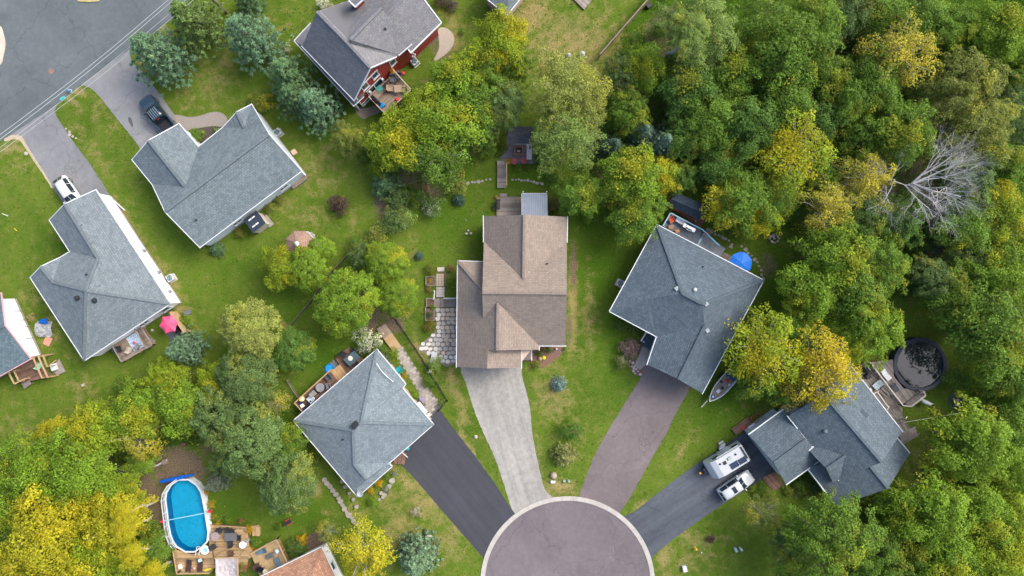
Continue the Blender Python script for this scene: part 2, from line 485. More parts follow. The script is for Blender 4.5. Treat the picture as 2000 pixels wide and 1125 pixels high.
LUSH_AND_SHADE = [(1175, 520, 55, 120, 0, 1.0), (1150, 430, 50, 50, 0, .9), (1200, 660, 30, 90, 0, .9), (1410, 790, 60, 90, 30, .9), (1200, 740, 50, 50, 0, .6), (880, 430, 70, 60, 0, .8), (1040, 345, 90, 40, 0, .8), (900, 330, 60, 40, 0, .6),  # first splat paints soft shade into the lawn left of the slate house
        (640, 700, 60, 70, 0, .9), (560, 590, 60, 70, 30, .7), (600, 1000, 80, 40, 0, .9), (450, 1000, 50, 50, 0, .9), (130, 560, 30, 120, -30, .5), (350, 470, 20, 90, -35, .6), (470, 520, 90, 50, 0, .5), (640, 250, 50, 40, 0, .8),
        (1440, 530, 60, 60, 0, .9), (1520, 560, 60, 120, 0, .9), (1560, 1010, 60, 40, 0, .7), (1500, 1080, 80, 50, 0, .4), (230, 620, 30, 100, 0, .4), (1840, 760, 70, 90, 0, .5)]

def make_ground():
    step = 0.3
    xs = np.arange(-78, 78.01, step); ys = np.arange(-50, 50.01, step)
    X, Y = np.meshgrid(xs, ys)
    px = X * FPX / ALT + 1000; py = -Y * FPX / ALT + 562.5
    def field(L):
        f = np.zeros_like(px)
        for (cx, cy, rx, ry, rot, st) in L:
            a = math.radians(rot); ca, sa = math.cos(a), math.sin(a)
            dx, dy = px - cx, py - cy
            u = (dx * ca + dy * sa) / rx; v = (-dx * sa + dy * ca) / ry
            f = np.maximum(f, st * np.exp(-(u * u + v * v)))
        return np.clip(f, 0, 1.2)
    nx, ny = len(xs), len(ys)
    WOODS = [[(1300, -80), (1190, 110), (1165, 300), (1200, 335), (1330, 340), (1420, 380), (1540, 440), (1600, 520), (1580, 640), (1700, 640), (1760, 560), (1860, 640), (1890, 760), (2250, 800), (2250, -80)], [(-200, 900), (60, 870), (280, 780), (420, 740), (560, 790), (580, 880), (400, 865), (320, 875), (265, 925), (270, 1200), (-200, 1200)], [(1560, 1030), (1740, 990), (1830, 920), (1860, 840), (2250, 780), (2250, 1300), (1560, 1300)], [(740, 300), (780, 200), (900, 120), (1000, 130), (960, 270), (900, 310), (840, 370), (760, 420)]]
    wood = np.zeros(px.size)
    fx, fy = px.ravel(), py.ravel()
    for W in WOODS:
        c_ = np.zeros(px.size, bool); j = len(W) - 1
        for i in range(len(W)):
            xi, yi = W[i]; xj, yj = W[j]
            c_ ^= ((yi > fy) != (yj > fy)) & (fx < (xj - xi) * (fy - yi) / (yj - yi + 1e-9) + xi); j = i
        wood = np.maximum(wood, c_ * 1.0)
    verts = np.stack([X.ravel(), Y.ravel(), np.zeros(X.size)], 1)
    idx = np.arange(nx * ny).reshape(ny, nx)
    q = np.stack([idx[:-1, :-1].ravel(), idx[:-1, 1:].ravel(), idx[1:, 1:].ravel(), idx[1:, :-1].ravel()], 1)
    # outer skirt to the horizon
    n0 = len(verts)
    R = 900.0
    ext = np.array([[-R, -R, 0], [R, -R, 0], [R, R, 0], [-R, R, 0]], float)
    c = [idx[0, 0], idx[0, -1], idx[-1, -1], idx[-1, 0]]
    verts = np.vstack([verts, ext])
    q2 = np.array([[n0 + k, n0 + (k + 1) % 4, c[(k + 1) % 4], c[k]] for k in range(4)])
    q = np.vstack([q, q2])
    me = bpy.data.meshes.new('ground')
    me.vertices.add(len(verts)); me.vertices.foreach_set('co', verts.astype(np.float32).ravel())
    me.loops.add(q.size); me.loops.foreach_set('vertex_index', q.astype(np.int32).ravel())
    me.polygons.add(len(q)); me.polygons.foreach_set('loop_start', np.arange(0, q.size, 4, dtype=np.int32))
    me.update(calc_edges=True)
    ca = me.color_attributes.new('mask', 'FLOAT_COLOR', 'POINT')
    data = np.ones((len(verts), 4), np.float32) * 0
    data[:n0, 0] = field(DRY).ravel(); data[:n0, 1] = np.where(wood > 0, np.minimum(field(SOILS).ravel(), .55), field(SOILS).ravel()); data[:n0, 2] = np.maximum(field(LUSH_AND_SHADE).ravel(), wood)
    ca.data.foreach_set('color', data.ravel())
    me.materials.append(ground_material())
    o = bpy.data.objects.new('ground', me); COL.objects.link(o); o['kind'] = 'structure'
    return o
GROUND = make_ground()

PAVED = []
def sheet(name, pts, z, m, z0=None, kind='structure', parent=None):
    if kind == 'structure': PAVED.append([tuple(p) for p in pts])
    mb = MB(); pp = ccw([tuple(P(x, y, 0)[:2]) for x, y in pts])
    if z0 is None: mb.poly([(x, y, z) for x, y in pp])
    else: mb.prism(pp, z0, z)
    return mb.build(name, m, parent, kind=kind if parent is None else None)

def asphalt(name, ca, cb, stain=0.25, grit=0.25, streak=None, crack=0.25):
    if name in MATS: return MATS[name]
    m = bpy.data.materials.new(name); m.use_nodes = True
    nt = m.node_tree; L = nt.links; b = nt.nodes['Principled BSDF']
    b.inputs['Roughness'].default_value = 0.85; b.inputs['Specular IOR Level'].default_value = 0.2
    tc = nt.nodes.new('ShaderNodeTexCoord')
    def noise(s, d, r, vec=None, dist=0.0):
        n = nt.nodes.new('ShaderNodeTexNoise'); n.inputs['Scale'].default_value = s; n.inputs['Detail'].default_value = d; n.inputs['Roughness'].default_value = r
        n.inputs['Distortion'].default_value = dist
        L.new(vec or tc.outputs['Object'], n.inputs['Vector']); return n.outputs['Fac']
    def rng_(x, a, b_, c, d):
        n = nt.nodes.new('ShaderNodeMapRange'); L.new(x, n.inputs[0])
        for i, v in enumerate((a, b_, c, d)): n.inputs[i + 1].default_value = v
        return n.outputs[0]
    mx = nt.nodes.new('ShaderNodeMix'); mx.data_type = 'RGBA'
    mx.inputs[6].default_value = col(ca); mx.inputs[7].default_value = col(cb)
    big = noise(0.22, 6, 0.6, None, 0.6)
    if streak is not None:      # tyre tracks along a direction
        mp = nt.nodes.new('ShaderNodeMapping'); mp.inputs['Rotation'].default_value = (0, 0, -streak); mp.inputs['Scale'].default_value = (1, 1, 1)
        L.new(tc.outputs['Object'], mp.inputs[0])
        mp2 = nt.nodes.new('ShaderNodeMapping'); mp2.inputs['Scale'].default_value = (0.05, 1.1, 1)
        L.new(mp.outputs[0], mp2.inputs[0])
        st = noise(1.0, 4, 0.6, mp2.outputs[0], 0.2)
        ad = nt.nodes.new('ShaderNodeMath'); ad.operation = 'ADD'; L.new(rng_(big, 0.3, 0.7, 0, .45), ad.inputs[0]); L.new(rng_(st, 0.35, 0.65, 0, .55), ad.inputs[1])
        L.new(ad.outputs[0], mx.inputs['Factor'])
    else:
        L.new(rng_(big, 0.3, 0.7, 0, 1), mx.inputs['Factor'])
    wob = nt.nodes.new('ShaderNodeTexNoise'); wob.inputs['Scale'].default_value = 0.5; wob.inputs['Detail'].default_value = 5
    L.new(tc.outputs['Object'], wob.inputs['Vector'])
    wv = nt.nodes.new('ShaderNodeVectorMath'); wv.operation = 'SCALE'; wv.inputs['Scale'].default_value = 2.5; L.new(wob.outputs['Color'], wv.inputs[0])
    wa = nt.nodes.new('ShaderNodeVectorMath'); L.new(tc.outputs['Object'], wa.inputs[0]); L.new(wv.outputs[0], wa.inputs[1])
    vo = nt.nodes.new('ShaderNodeTexVoronoi'); vo.feature = 'DISTANCE_TO_EDGE'; vo.inputs['Scale'].default_value = 0.16; L.new(wa.outputs[0], vo.inputs['Vector'])
    crk = rng_(vo.outputs['Distance'], 0.0, 0.012, 1 - crack, 1.0)
    # faint old patches
    vp = nt.nodes.new('ShaderNodeTexVoronoi'); vp.inputs['Scale'].default_value = 0.11; L.new(wa.outputs[0], vp.inputs['Vector'])
    sx_ = nt.nodes.new('ShaderNodeSeparateColor'); L.new(vp.outputs['Color'], sx_.inputs[0])
    pat = rng_(sx_.outputs[0], 0.0, 1.0, 1 - crack * .3, 1 + crack * .3)
    mid = rng_(noise(1.7, 6, 0.7), 0.3, 0.7, 1 - stain, 1 + stain)
    fin = rng_(noise(18, 4, 0.8), 0.25, 0.75, 1 - grit, 1 + grit)
    mu = nt.nodes.new('ShaderNodeMath'); mu.operation = 'MULTIPLY'; L.new(mid, mu.inputs[0]); L.new(fin, mu.inputs[1])
    mu2 = nt.nodes.new('ShaderNodeMath'); mu2.operation = 'MULTIPLY'; L.new(crk, mu2.inputs[0]); L.new(pat, mu2.inputs[1])
    mu3 = nt.nodes.new('ShaderNodeMath'); mu3.operation = 'MULTIPLY'; L.new(mu.outputs[0], mu3.inputs[0]); L.new(mu2.outputs[0], mu3.inputs[1]); mu = mu3
    vs = nt.nodes.new('ShaderNodeVectorMath'); vs.operation = 'SCALE'; L.new(mx.outputs[2], vs.inputs[0]); L.new(mu.outputs[0], vs.inputs['Scale'])
    L.new(vs.outputs[0], b.inputs['Base Color'])
    bp = nt.nodes.new('ShaderNodeBump'); bp.inputs['Strength'].default_value = 0.4; bp.inputs['Distance'].default_value = 0.02
    L.new(noise(30, 3, 0.8), bp.inputs['Height']); L.new(bp.outputs[0], b.inputs['Normal'])
    MATS[name] = m
    return m

def strip(left, right, jit=0.5, n=18):
    return smooth(left, n, jit=jit) + list(reversed(smooth(right, n, jit=jit)))

ROADM = asphalt('road_asphalt', '#4d5559', '#5a6266', 0.10, 0.12)
edge = smooth([(-60, 318), (26, 259.5), (108, 206), (160, 164), (251, 98), (331, 41), (362, 12), (420, -60)], 8, jit=0.4)
sheet('road', [(-60, -60)] + edge[::-1][:1] + edge[::-1][1:], 0.016, ROADM)
sheet('verge_island', smooth([(-30, 40), (0, 50), (8, 68), (11, 88), (7, 110), (0, 128), (-30, 140)], 5), 0.12, mat('island_gravel', '#a39a8c', c2='#b8b0a2', scale=2, bump=.3), z0=0.0)
sheet('verge_island_turf', smooth([(140, -30), (150, 0), (165, 4), (182, 4), (197, 0), (210, -30)], 5), 0.12, mat('island_turf', '#8c8750', c2='#a89a70', scale=2, bump=.3), z0=0.0)
sheet('sandy_verge', smooth([(26, 262), (44, 262), (56, 280), (88, 336), (104, 364), (100, 366), (82, 338), (50, 290), (34, 272), (10, 276), (10, 270)], 4, closed=True, jit=.8), 0.006, mat('sand', '#8f8470', c2='#a99d88', scale=3, bump=.3))

d1 = sheet('driveway', strip([(20, 264), (42, 266), (54, 286), (83, 331), (103, 364), (128, 405), (150, 440)], [(118, 198), (108, 212), (112, 230), (145, 279), (178, 324), (213, 379), (232, 410)]), 0.010, asphalt('drive_grey', '#66696d', '#75777b', .1, .14))
d2 = sheet('driveway', strip([(158, 166), (176, 172), (198, 193), (240, 246), (269, 283), (300, 330)], [(254, 96), (253, 104), (260, 122), (288, 152), (341, 224), (390, 290)]), 0.012, asphalt('drive_pale', '#6b6d71', '#7b7d80', .1, .14))
mb = MB()
st = smooth([(252, 228), (256, 231), (259, 240), (260, 247), (257, 247), (253, 240), (250, 234)], 4, closed=True)
mb.poly([P(x, y, 0.017) for x, y in reversed(st)]); mb.build('oil_stain', mat('oil', '#4a4c50', var=.2, scale=6), None, kind='structure')
gp = sheet('driveway', strip([(898, 700), (901, 727), (911, 752), (926, 800), (943.6, 844), (971, 906), (998.7, 992), (1004, 1006)], [(1018, 700), (1020, 735), (1029, 768), (1036, 805), (1040, 846), (1050, 900), (1062, 950), (1073, 966), (1090, 975)], jit=.6), 0.008, asphalt('gravel_drive', '#757572', '#94938f', .2, .45, streak=ang((960, 740), (1030, 980)), crack=0.0))
bd = sheet('driveway', strip([(740, 865), (780, 905), (811, 936), (871, 1006), (942, 1087), (955, 1100)], [(830, 775), (858, 800), (888, 840), (926, 888), (964, 941), (999, 994), (1010, 1006)], jit=.35), 0.012, asphalt('fresh_asphalt', '#34363c', '#40424a', .06, .10, crack=.04, streak=ang((810, 860), (960, 1040))))
pd = sheet('driveway', strip([(1245, 690), (1251, 735), (1233, 767), (1215, 797), (1188, 840), (1160, 893), (1133, 962), (1128, 980)], [(1365, 725), (1348, 757), (1323, 802), (1303, 844), (1266, 908), (1236, 963), (1212, 999), (1205, 1010)], jit=.5), 0.010, asphalt('brown_drive', '#5c5658', '#6c6567', .10, .22))
rd = sheet('driveway', strip([(1205, 1018), (1219, 1008), (1240, 998), (1266, 978), (1313, 941), (1351, 913), (1391, 886), (1434, 857), (1490, 820)], [(1268, 1098), (1277, 1086), (1290, 1073), (1338, 1036), (1413, 984), (1471, 948), (1499, 928), (1530, 905)], jit=.35), 0.012, asphalt('sealed_drive', '#3b4048', '#555b64', .10, .12, streak=ang((1230, 1050), (1500, 880))))

# cul-de-sac: asphalt disc, concrete kerb ring in segments
CX, CY, CR = 1108.5, 1139.5, 170.0
disc = [(CX + (CR - 8) * math.cos(a), CY + (CR - 8) * math.sin(a)) for a in np.linspace(0, 2 * math.pi, 96, endpoint=False)]
sheet('cul_de_sac', disc, 0.016, asphalt('cul_de_sac_asphalt', '#5a565a', '#696468', .10, .12))
kerb = bpy.data.objects.new('kerb', None); COL.objects.link(kerb); c0 = P(CX, CY, 0); kerb.location = c0; OFF['kerb'] = c0; kerb['kind'] = 'structure'
KM = mat('kerb_concrete', '#918f8b', rough=.9, c2='#a7a49f', scale=1.2, bump=.2)
s_ = ALT / FPX
nseg = 46
for k in range(nseg):
    a0 = 2 * math.pi * k / nseg + 0.0008; a1 = 2 * math.pi * (k + 1) / nseg - 0.0008
    aa = np.linspace(a0, a1, 4)
    r0, r1 = (CR - 8.2) * s_, (CR + 0.5) * s_
    pol = [(c0.x + r1 * math.cos(a), c0.y + r1 * math.sin(a)) for a in aa] + [(c0.x + r0 * math.cos(a), c0.y + r0 * math.sin(a)) for a in aa[::-1]]
    if max(p[1] for p in pol) < -37: continue
    MB().prism(pol, 0.0, 0.07).build('kerb_stone', KM, kerb, bevel=0.008)
# paver path by the L-shaped house
sheet('paver_path', smooth([(340, 226), (356, 226), (371, 229), (391, 226), (413, 219), (431, 220), (444, 231), (437, 248), (420, 246), (401, 248), (380, 252), (366, 258), (380, 285), (350, 250)], 5, closed=True), 0.022, mat('cobble', '#736d69', c2='#8d8781', scale=9, bump=.6, bscale=10, detail=2))
sheet('mulch_bed', smooth([(368, 262), (385, 252), (402, 249), (420, 247), (440, 250), (420, 268), (400, 284), (388, 288), (376, 275)], 4, closed=True), 0.026, mat('dark_mulch', '#3d3533', c2='#554a46', scale=6, bump=.6))
# manhole cover on the road
mh = P(100, 139, 0)
o = MB().lathe((mh.x, mh.y, 0.016), [(0.32, 0), (0.32, 0.012), (0.28, 0.016)], 20).build('manhole_cover', mat('rust', '#7d5f55', var=.3))
tag(o, 'rusty round manhole cover in the grey street', 'manhole')
# ------------------------------------------------------------------ houses
SH_BLUE = shingle('shingles_blue_grey', '#5e686e', '#6e787e', '#50595f')
SH_BLUE2 = shingle('shingles_mid_grey', '#59646a', '#6a757b', '#4b555b')
SH_RED = shingle('shingles_warm_grey', '#66686e', '#75767a', '#595b60', streak=True)
SH_E = shingle('shingles_pale_grey', '#5f6b72', '#717c83', '#525d64')
SH_TAN = shingle('shingles_taupe', '#746b65', '#82786f', '#675f59')
SH_G = shingle('shingles_slate', '#46525c', '#55616b', '#3b4650', streak=True)
SH_H = shingle('shingles_dark_slate', '#4b5861', '#5b6770', '#3f4a53')
SH_A = shingle('shingles_teal_grey', '#4c5d66', '#5f7079', '#415058')
SH_BR = shingle('shingles_terracotta', '#856351', '#a07d68', '#705345')
W_WHITE = siding('siding_white', '#e4e6e8')
W_GREY = siding('siding_grey', '#a9b2b7')
W_RED = siding('siding_red', '#85352d')
W_BEIGE = siding('siding_beige', '#a99a8a')
W_BLUE = siding('siding_blue', '#b4c1c8')
FOUND = mat('foundation', '#8b8782', var=.12)

def solve(V, eave, pitch):
    pts = {}
    for k, s in V.items():
        if len(s) == 2: pts[k] = P(s[0], s[1], eave)
        elif not isinstance(s[2], str): pts[k] = P(*s)
    for k, s in V.items():
        if k in pts: continue
        a, b = pts[s[2]], pts[s[3]]
        pt = s[4] if len(s) > 4 else pitch
        d = Vector((b.x - a.x, b.y - a.y)).normalized(); n = Vector((-d.y, d.x))
        z = a.z
        for _ in range(12):
            p = P(s[0], s[1], z)
            z = a.z + pt * abs((Vector((p.x, p.y)) - Vector((a.x, a.y))).dot(n))
        pts[k] = P(s[0], s[1], z)
    return pts

def roof_face(mb, pts):
    n = Vector((0, 0, 0))
    for i in range(1, len(pts) - 1):
        n += (pts[i] - pts[0]).cross(pts[i + 1] - pts[0])
    if n.z < 0: pts = pts[::-1]; n = -n
    n.normalize()
    h = n.cross(Vector((0, 0, 1)))
    h = h.normalized() if h.length > 1e-4 else Vector((1, 0, 0))
    s = n.cross(h)
    mb.poly(pts, [(p.dot(h), p.dot(s)) for p in pts])
    return pts

def house(name, label, eave, pitch, V, faces, rm, wm, wallkeys, ridges='', gables=(), over=0.4, nofascia=(), found=0.35, fz=0.16, wallover=None, trim=WHITE, cap=True):
    pts = solve(V, eave, pitch)
    c = sum((pts[k] for k in wallkeys), Vector()) / len(wallkeys)
    t = thing(name, label, 'house' if 'house' in name else 'building', (c.x, c.y, 0))
    mb = MB(); edges = {}
    for f in faces:
        ks = f.split()
        roof_face(mb, [pts[k] for k in ks])
        for i in range(len(ks)):
            e = frozenset((ks[i], ks[(i + 1) % len(ks)])); edges.setdefault(e, []).append(tuple(ks))
    # underside
    for f in faces:
        ks = f.split(); pp = [pts[k] - Vector((0, 0, fz)) for k in ks]
        mb.poly(pp[::-1], [(0, 0)] * len(pp))
    roof = mb.build('roof', rm, t)
    cen = c
    for e, fs in edges.items():
        if len(fs) != 1: continue
        a, b = tuple(e)
        ks = fs[0]; i = ks.index(a)
        if ks[(i + 1) % len(ks)] != b: a, b = b, a
        if (a + b) in nofascia or (b + a) in nofascia: continue
        p, q = pts[a], pts[b]
        fc = sum((pts[k] for k in ks), Vector()) / len(ks)
        d = (q - p); d.z = 0; d.normalize(); out = Vector((d.y, -d.x, 0))
        if (fc - p).dot(out) > 0: out = -out
        o = out * 0.05; dz = Vector((0, 0, -fz / 2 + 0.01))
        dd = (q - p).normalized() * 0.09
        MB().bar(p + o + dz - dd, q + o + dz + dd, 0.085, fz + 0.02).build('fascia', trim, t)
    if cap:
        for r in ridges.split():
            a, b = r.split('-')
            MB().bar(pts[a] + Vector((0, 0, .03)), pts[b] + Vector((0, 0, .03)), 0.3, 0.16).build('ridge_cap', rm_cap(rm), t)
    wp = inset([pts[k] for k in wallkeys], over)
    wall = MB().prism([(p.x, p.y) for p in wp], found, eave - 0.06)
    for g in gables:
        a, pk, b = [pts[k] for k in g.split()]
        d = Vector((b.x - a.x, b.y - a.y, 0)).normalized(); nn = Vector((-d.y, d.x, 0))
        if (c - a).dot(nn) < 0: nn = -nn
        A = a + nn * over + d * over; B = b + nn * over - d * over; K = pk + nn * over
        A.z = B.z = eave - 0.05; K.z = pk.z - fz - 0.05
        Kx = A + d * (K - A).dot(d); Kx.z = K.z
        wall.poly([A, B, Kx]); wall.poly([Kx + nn * .1, B + nn * .1, A + nn * .1])
    wall.build('wall', wm, t)
    fp = inset([pts[k] for k in wallkeys], over - 0.02)
    MB().prism([(p.x, p.y) for p in fp], 0, found).build('foundation', FOUND, t)
    return t, pts, wp

def rm_cap(rm):
    n = rm.name + '_cap'
    if n in MATS: return MATS[n]
    b = rm.node_tree.nodes
    br = [x for x in b if x.bl_idname == 'ShaderNodeTexBrick'][0]
    c = br.inputs['Color1'].default_value
    m = mat(n, tuple(x * 0.95 for x in c[:3]) + (1,), rough=.9, var=.25, scale=4)
    return m

def window(t, a, b, u, z, w, h, m=WHITE, panes=1, sill=True, out=None):
    """framed window on the wall a->b (xy) at fraction u, centre height z"""
    a, b = Vector((a[0], a[1], 0)), Vector((b[0], b[1], 0))
    d = (b - a).normalized(); n = Vector((d.y, -d.x, 0))
    cc = Vector((OFF[t.name].x, OFF[t.name].y, 0))
    if (cc - a).dot(n) > 0: n = -n
    c = a + (b - a) * u + Vector((0, 0, z))
    fr = MB(); q = 0.09
    up = Vector((0, 0, 1))
    def brick(x0, x1, z0, z1, d0, d1):
        vs = []
        for dd in (d0, d1):
            for x, zz in ((x0, z0), (x1, z0), (x1, z1), (x0, z1)):
                vs.append(c + d * x + up * zz + n * dd)
        fr_ = [[0, 1, 2, 3], [7, 6, 5, 4], [4, 5, 1, 0], [5, 6, 2, 1], [6, 7, 3, 2], [7, 4, 0, 3]]
        return vs, fr_
    for x0, x1, z0, z1 in ((-w / 2, w / 2, -h / 2, -h / 2 + q), (-w / 2, w / 2, h / 2 - q, h / 2), (-w / 2, -w / 2 + q, -h / 2 + q, h / 2 - q), (w / 2 - q, w / 2, -h / 2 + q, h / 2 - q)):
        fr.mesh(*brick(x0, x1, z0, z1, 0.0, 0.07))
    for k in range(1, panes):
        x = -w / 2 + w * k / panes
        fr.mesh(*brick(x - .04, x + .04, -h / 2 + q, h / 2 - q, 0.0, 0.06))
    f = fr.build('window', m, t)
    g = MB(); g.mesh(*brick(-w / 2 + .05, w / 2 - .05, -h / 2 + .05, h / 2 - .05, 0.0, 0.03)); g.build('pane', PANE, f)
    if sill:
        s = MB(); s.mesh(*brick(-w / 2 - .06, w / 2 + .06, -h / 2 - .07, -h / 2 - .005, 0.0, 0.13)); s.build('sill', m, f)
    return f

from mathutils.bvhtree import BVHTree
_BVH = {}
def on_roof(t, px, py, z):
    if t.name not in _BVH:
        vs = []; fs = []
        for ch in bpy.data.objects:
            if ch.parent == t and ch.name.startswith('roof'):
                k = len(vs); vs += [v.co + Vector(t.location) for v in ch.data.vertices]; fs += [[k + i for i in p.vertices] for p in ch.data.polygons]
        _BVH[t.name] = BVHTree.FromPolygons(vs, fs)
    h = _BVH[t.name].ray_cast(Vector((0, 0, ALT)), (P(px, py, 0) - Vector((0, 0, ALT))).normalized())
    return h[0] if h[0] else P(px, py, z)
def roof_item(t, px, py, z, kind, m, r=0.2):
    p = on_roof(t, px, py, z)
    if kind == 'pipe': return MB().lathe((p.x, p.y, p.z - .3), [(r * .5, 0), (r * .5, .55), (r * .3, .56)], 8).build('vent_pipe', m, t)
    if kind == 'box':
        b = MB().box((p.x, p.y, p.z - .05), (r * 2, r * 2, .3), .6).box((p.x, p.y, p.z + .13), (r * 2.3, r * 2.3, .06), .6)
        return b.build('roof_vent', m, t)
    return MB().lathe((p.x, p.y, p.z - .3), [(r * .8, 0), (r * .8, .4), (r * 1.15, .42), (r * .9, .6), (r * .2, .66)], 14).build('roof_turbine', m, t)

# --- A: house cut by the left edge
hA, pA, wA = house('house', 'teal grey roofed white house cut off by the left edge', 2.9, .42,
    {'a': (59, 701), 'b': (1, 573), 'c': (-250, 690), 'd': (-192, 840), 'r': (9, 636, 'a', 'd'), 's': (-240, 770, 'a', 'd')},
    ['a r s d', 'b r s c'], SH_A, W_WHITE, ['a', 'b', 'c', 'd'], 'r-s', ['a r b', 'd s c'], over=.5, trim=mat('pink_trim', '#b98f96'))
for u, z in ((.78, 1.3), (.62, 1.0), (.5, .8), (.3, 1.4)):
    q = Vector((wA[0].x, wA[0].y, 0)).lerp(Vector((wA[1].x, wA[1].y, 0)), u)
    d = (wA[1] - wA[0]).normalized(); n = Vector((d.y, -d.x, 0)); n = n if n.x > 0 else -n
    MB().tube([q + Vector((0, 0, z)) + n * .02, q + n * .12 + Vector((0, 0, z)), q + n * .12 + Vector((0, 0, .2))], .04, 6).build('wall_pipe', mat('pipe_grey', '#70777c'), hA)

# --- B: white-walled house with front gable
hB, pB, wB = house('house', 'grey hip roofed house with long white wall beside the white car', 3.4, .40,
    {'a': (186.8, 371.5), 'i': (332, 593), 'h': (164.7, 704), 'f': (59.6, 542), 'e': (118, 503), 'd': (137, 491.7), 'c': (97, 430),
     'b': (126.5, 399, 'a', 'i'), 'J': (192, 505, 'a', 'i'), 'K': (168.4, 567.6, 'a', 'i'), 'V': (104, 551, 'f', 'h'), 'g': (80, 521, 'f', 'h')},
    ['a i K J b', 'b c d J', 'd e V K J', 'e g V', 'f h K V g', 'h i K'], SH_BLUE, W_WHITE, ['a', 'i', 'h', 'f', 'e', 'd', 'c'], 'b-J J-K K-h K-i V-K g-V', ['c b a', 'e g f'], over=.2)
for (x, y, z) in ((156, 437, 4.8), (178, 471, 4.9), (193, 555, 5.4)): roof_item(hB, x, y, z, 'box', mat('vent_grey', '#6d777d'), .2)
for (x, y, z) in ((152, 582, 5.2), (186, 587, 5.1)): roof_item(hB, x, y, z, 'dome', DARK, .26)
roof_item(hB, 170, 536, 5.4, 'pipe', DARK, .2)
iB = [Vector((p.x, p.y, 0)) for p in wB]
for u, z in ((.52, 1.2), (.72, 1.0), (.9, 1.4)):
    q = iB[0].lerp(iB[1], u); MB().box((q.x + .08, q.y + .04, z), (.3, .3, .45), .9).build('meter_box', mat('meter_grey', '#7b8388'), hB)
window(hB, iB[1], iB[2], .38, 1.7, 1.5, 1.1, panes=2); window(hB, iB[1], iB[2], .12, 1.6, 1.2, 1.4)

# --- C: L-shaped house
hC, pC, wC = house('house', 'L-shaped grey gabled house behind the dark pickup', 3.4, .45,
    {'a': (258.6, 312), 'c': (349.4, 242.2), 'd': (387.7, 287.2), 'e': (435.4, 249.4), 'g': (491.2, 204.4), 'i': (588.4, 334), 'h': (390.4, 482.7), 'k': (297.7, 360),
     'b': (290.5, 274.6, 'c', 'd'), 'T': (361.6, 364.6, 'c', 'd'), 'R1': (322.9, 413.4, 'h', 'i'), 'R2': (525.4, 263, 'h', 'i'), 'f': (463, 219, 4.25), 'S': (477, 249.4, 4.3)},
    ['a b T k', 'b c d T', 'k T d e S g R2 R1', 'e f S', 'f g S', 'R1 R2 i h'], SH_BLUE2, W_BLUE, ['a', 'c', 'd', 'e', 'g', 'i', 'h', 'k'], 'b-T R1-R2 f-S', ['a b c', 'g R2 i', 'k R1 h', 'e f g'], over=.25)
iC = [Vector((p.x, p.y, 0)) for p in wC]
window(hC, iC[6], iC[5], .80, 1.7, 1.3, .9, panes=2); window(hC, iC[6], iC[5], .32, 1.7, 1.3, .9, panes=2)
roof_item(hC, 384, 430, 4.9, 'pipe', DARK, .2)

# --- D: red two-storey house
hD, pD, wD = house('house', 'red walled two-storey house with steep grey gables at the top', 5.0, .95,
    {'w': (691.3, 195.3), 'n': (590.4, 90.4), 'x': (773, 111), 'y': (672, 4), 'P2': (723, 132, 'w', 'n'), 'P1': (619, 22.4, 'w', 'n'),
     'm': (679, 84, 'w', 'n'), 'u': (779, 107, 4.95), 'v': (803, 86.4, 4.95), 'q': (684.8, 78, 'w', 'n', .93), 'r2': (746, 16, 8.3), 'o': (700, -6, 5.6), 'o2': (735, -38, 5.6)},
    ['w n P1 m P2', 'P2 m x', 'm u x', 'P1 m q r2 o2 o y', 'q r2 v u m'], SH_RED, W_RED, ['w', 'n', 'y', 'x'], 'P1-m m-P2 q-r2', ['w P2 x', 'n P1 y'], over=.35, nofascia=('yo', 'oo2', 'o2r2', 'ux', 'r2v', 'nP1', 'P1y'))
iD = [Vector((p.x, p.y, 0)) for p in wD]
# wing to the upper right: its own roof and wall
wing = solve({'a': (801.6, 102.4), 'b': (861.6, 43.2), 'rb': (810, -26, 6.6), 'ra': (752, 31, 6.6), 'nb': (760, -96), 'na': (700, -36)}, 4.3, .5)
mb = MB()
for f in ('a b rb ra', 'ra rb nb na'): roof_face(mb, [wing[k] for k in f.split()])
for f in ('a b rb ra', 'ra rb nb na'): mb.poly([wing[k] - Vector((0, 0, .16)) for k in f.split()][::-1], [(0, 0)] * 4)
mb.build('roof', SH_RED, hD)
for a, b in (('a', 'b'), ('b', 'rb'), ('ra', 'a')):
    MB().bar(wing[a] + Vector((.04, -.05, -.08)), wing[b] + Vector((.04, -.05, -.08)), .13, .2).build('fascia', WHITE, hD)
MB().bar(wing['ra'], wing['rb'], .26, .06).build('ridge_cap', rm_cap(SH_RED), hD)
dS = (wing['b'] - wing['a']).normalized(); nS = Vector((-dS.y, dS.x, 0))
g0 = P(784, 122, 0); g1 = P(853, 70, 0)
w0 = wing['a'] + nS * .5; w1 = wing['b'] + nS * .5 - dS * .5
MB().prism([(w0.x, w0.y), (w1.x, w1.y), (w1.x + nS.x * 9, w1.y + nS.y * 9), (w0.x + nS.x * 9, w0.y + nS.y * 9)], .3, 4.2).build('wall', W_RED, hD)
MB().prism([(w0.x, w0.y), (w1.x, w1.y), (w1.x + nS.x * 9, w1.y + nS.y * 9), (w0.x + nS.x * 9, w0.y + nS.y * 9)], 0, .3).build('foundation', FOUND, hD)
# joining wall between main gable and wing
j0, j1 = iD[3], Vector((w0.x, w0.y, 0))
MB().prism([(j0.x, j0.y), (j1.x, j1.y), (j1.x + nS.x * 5, j1.y + nS.y * 5), (j0.x + nS.x * 3, j0.y + nS.y * 3)], 0, 4.85).build('wall', W_RED, hD)
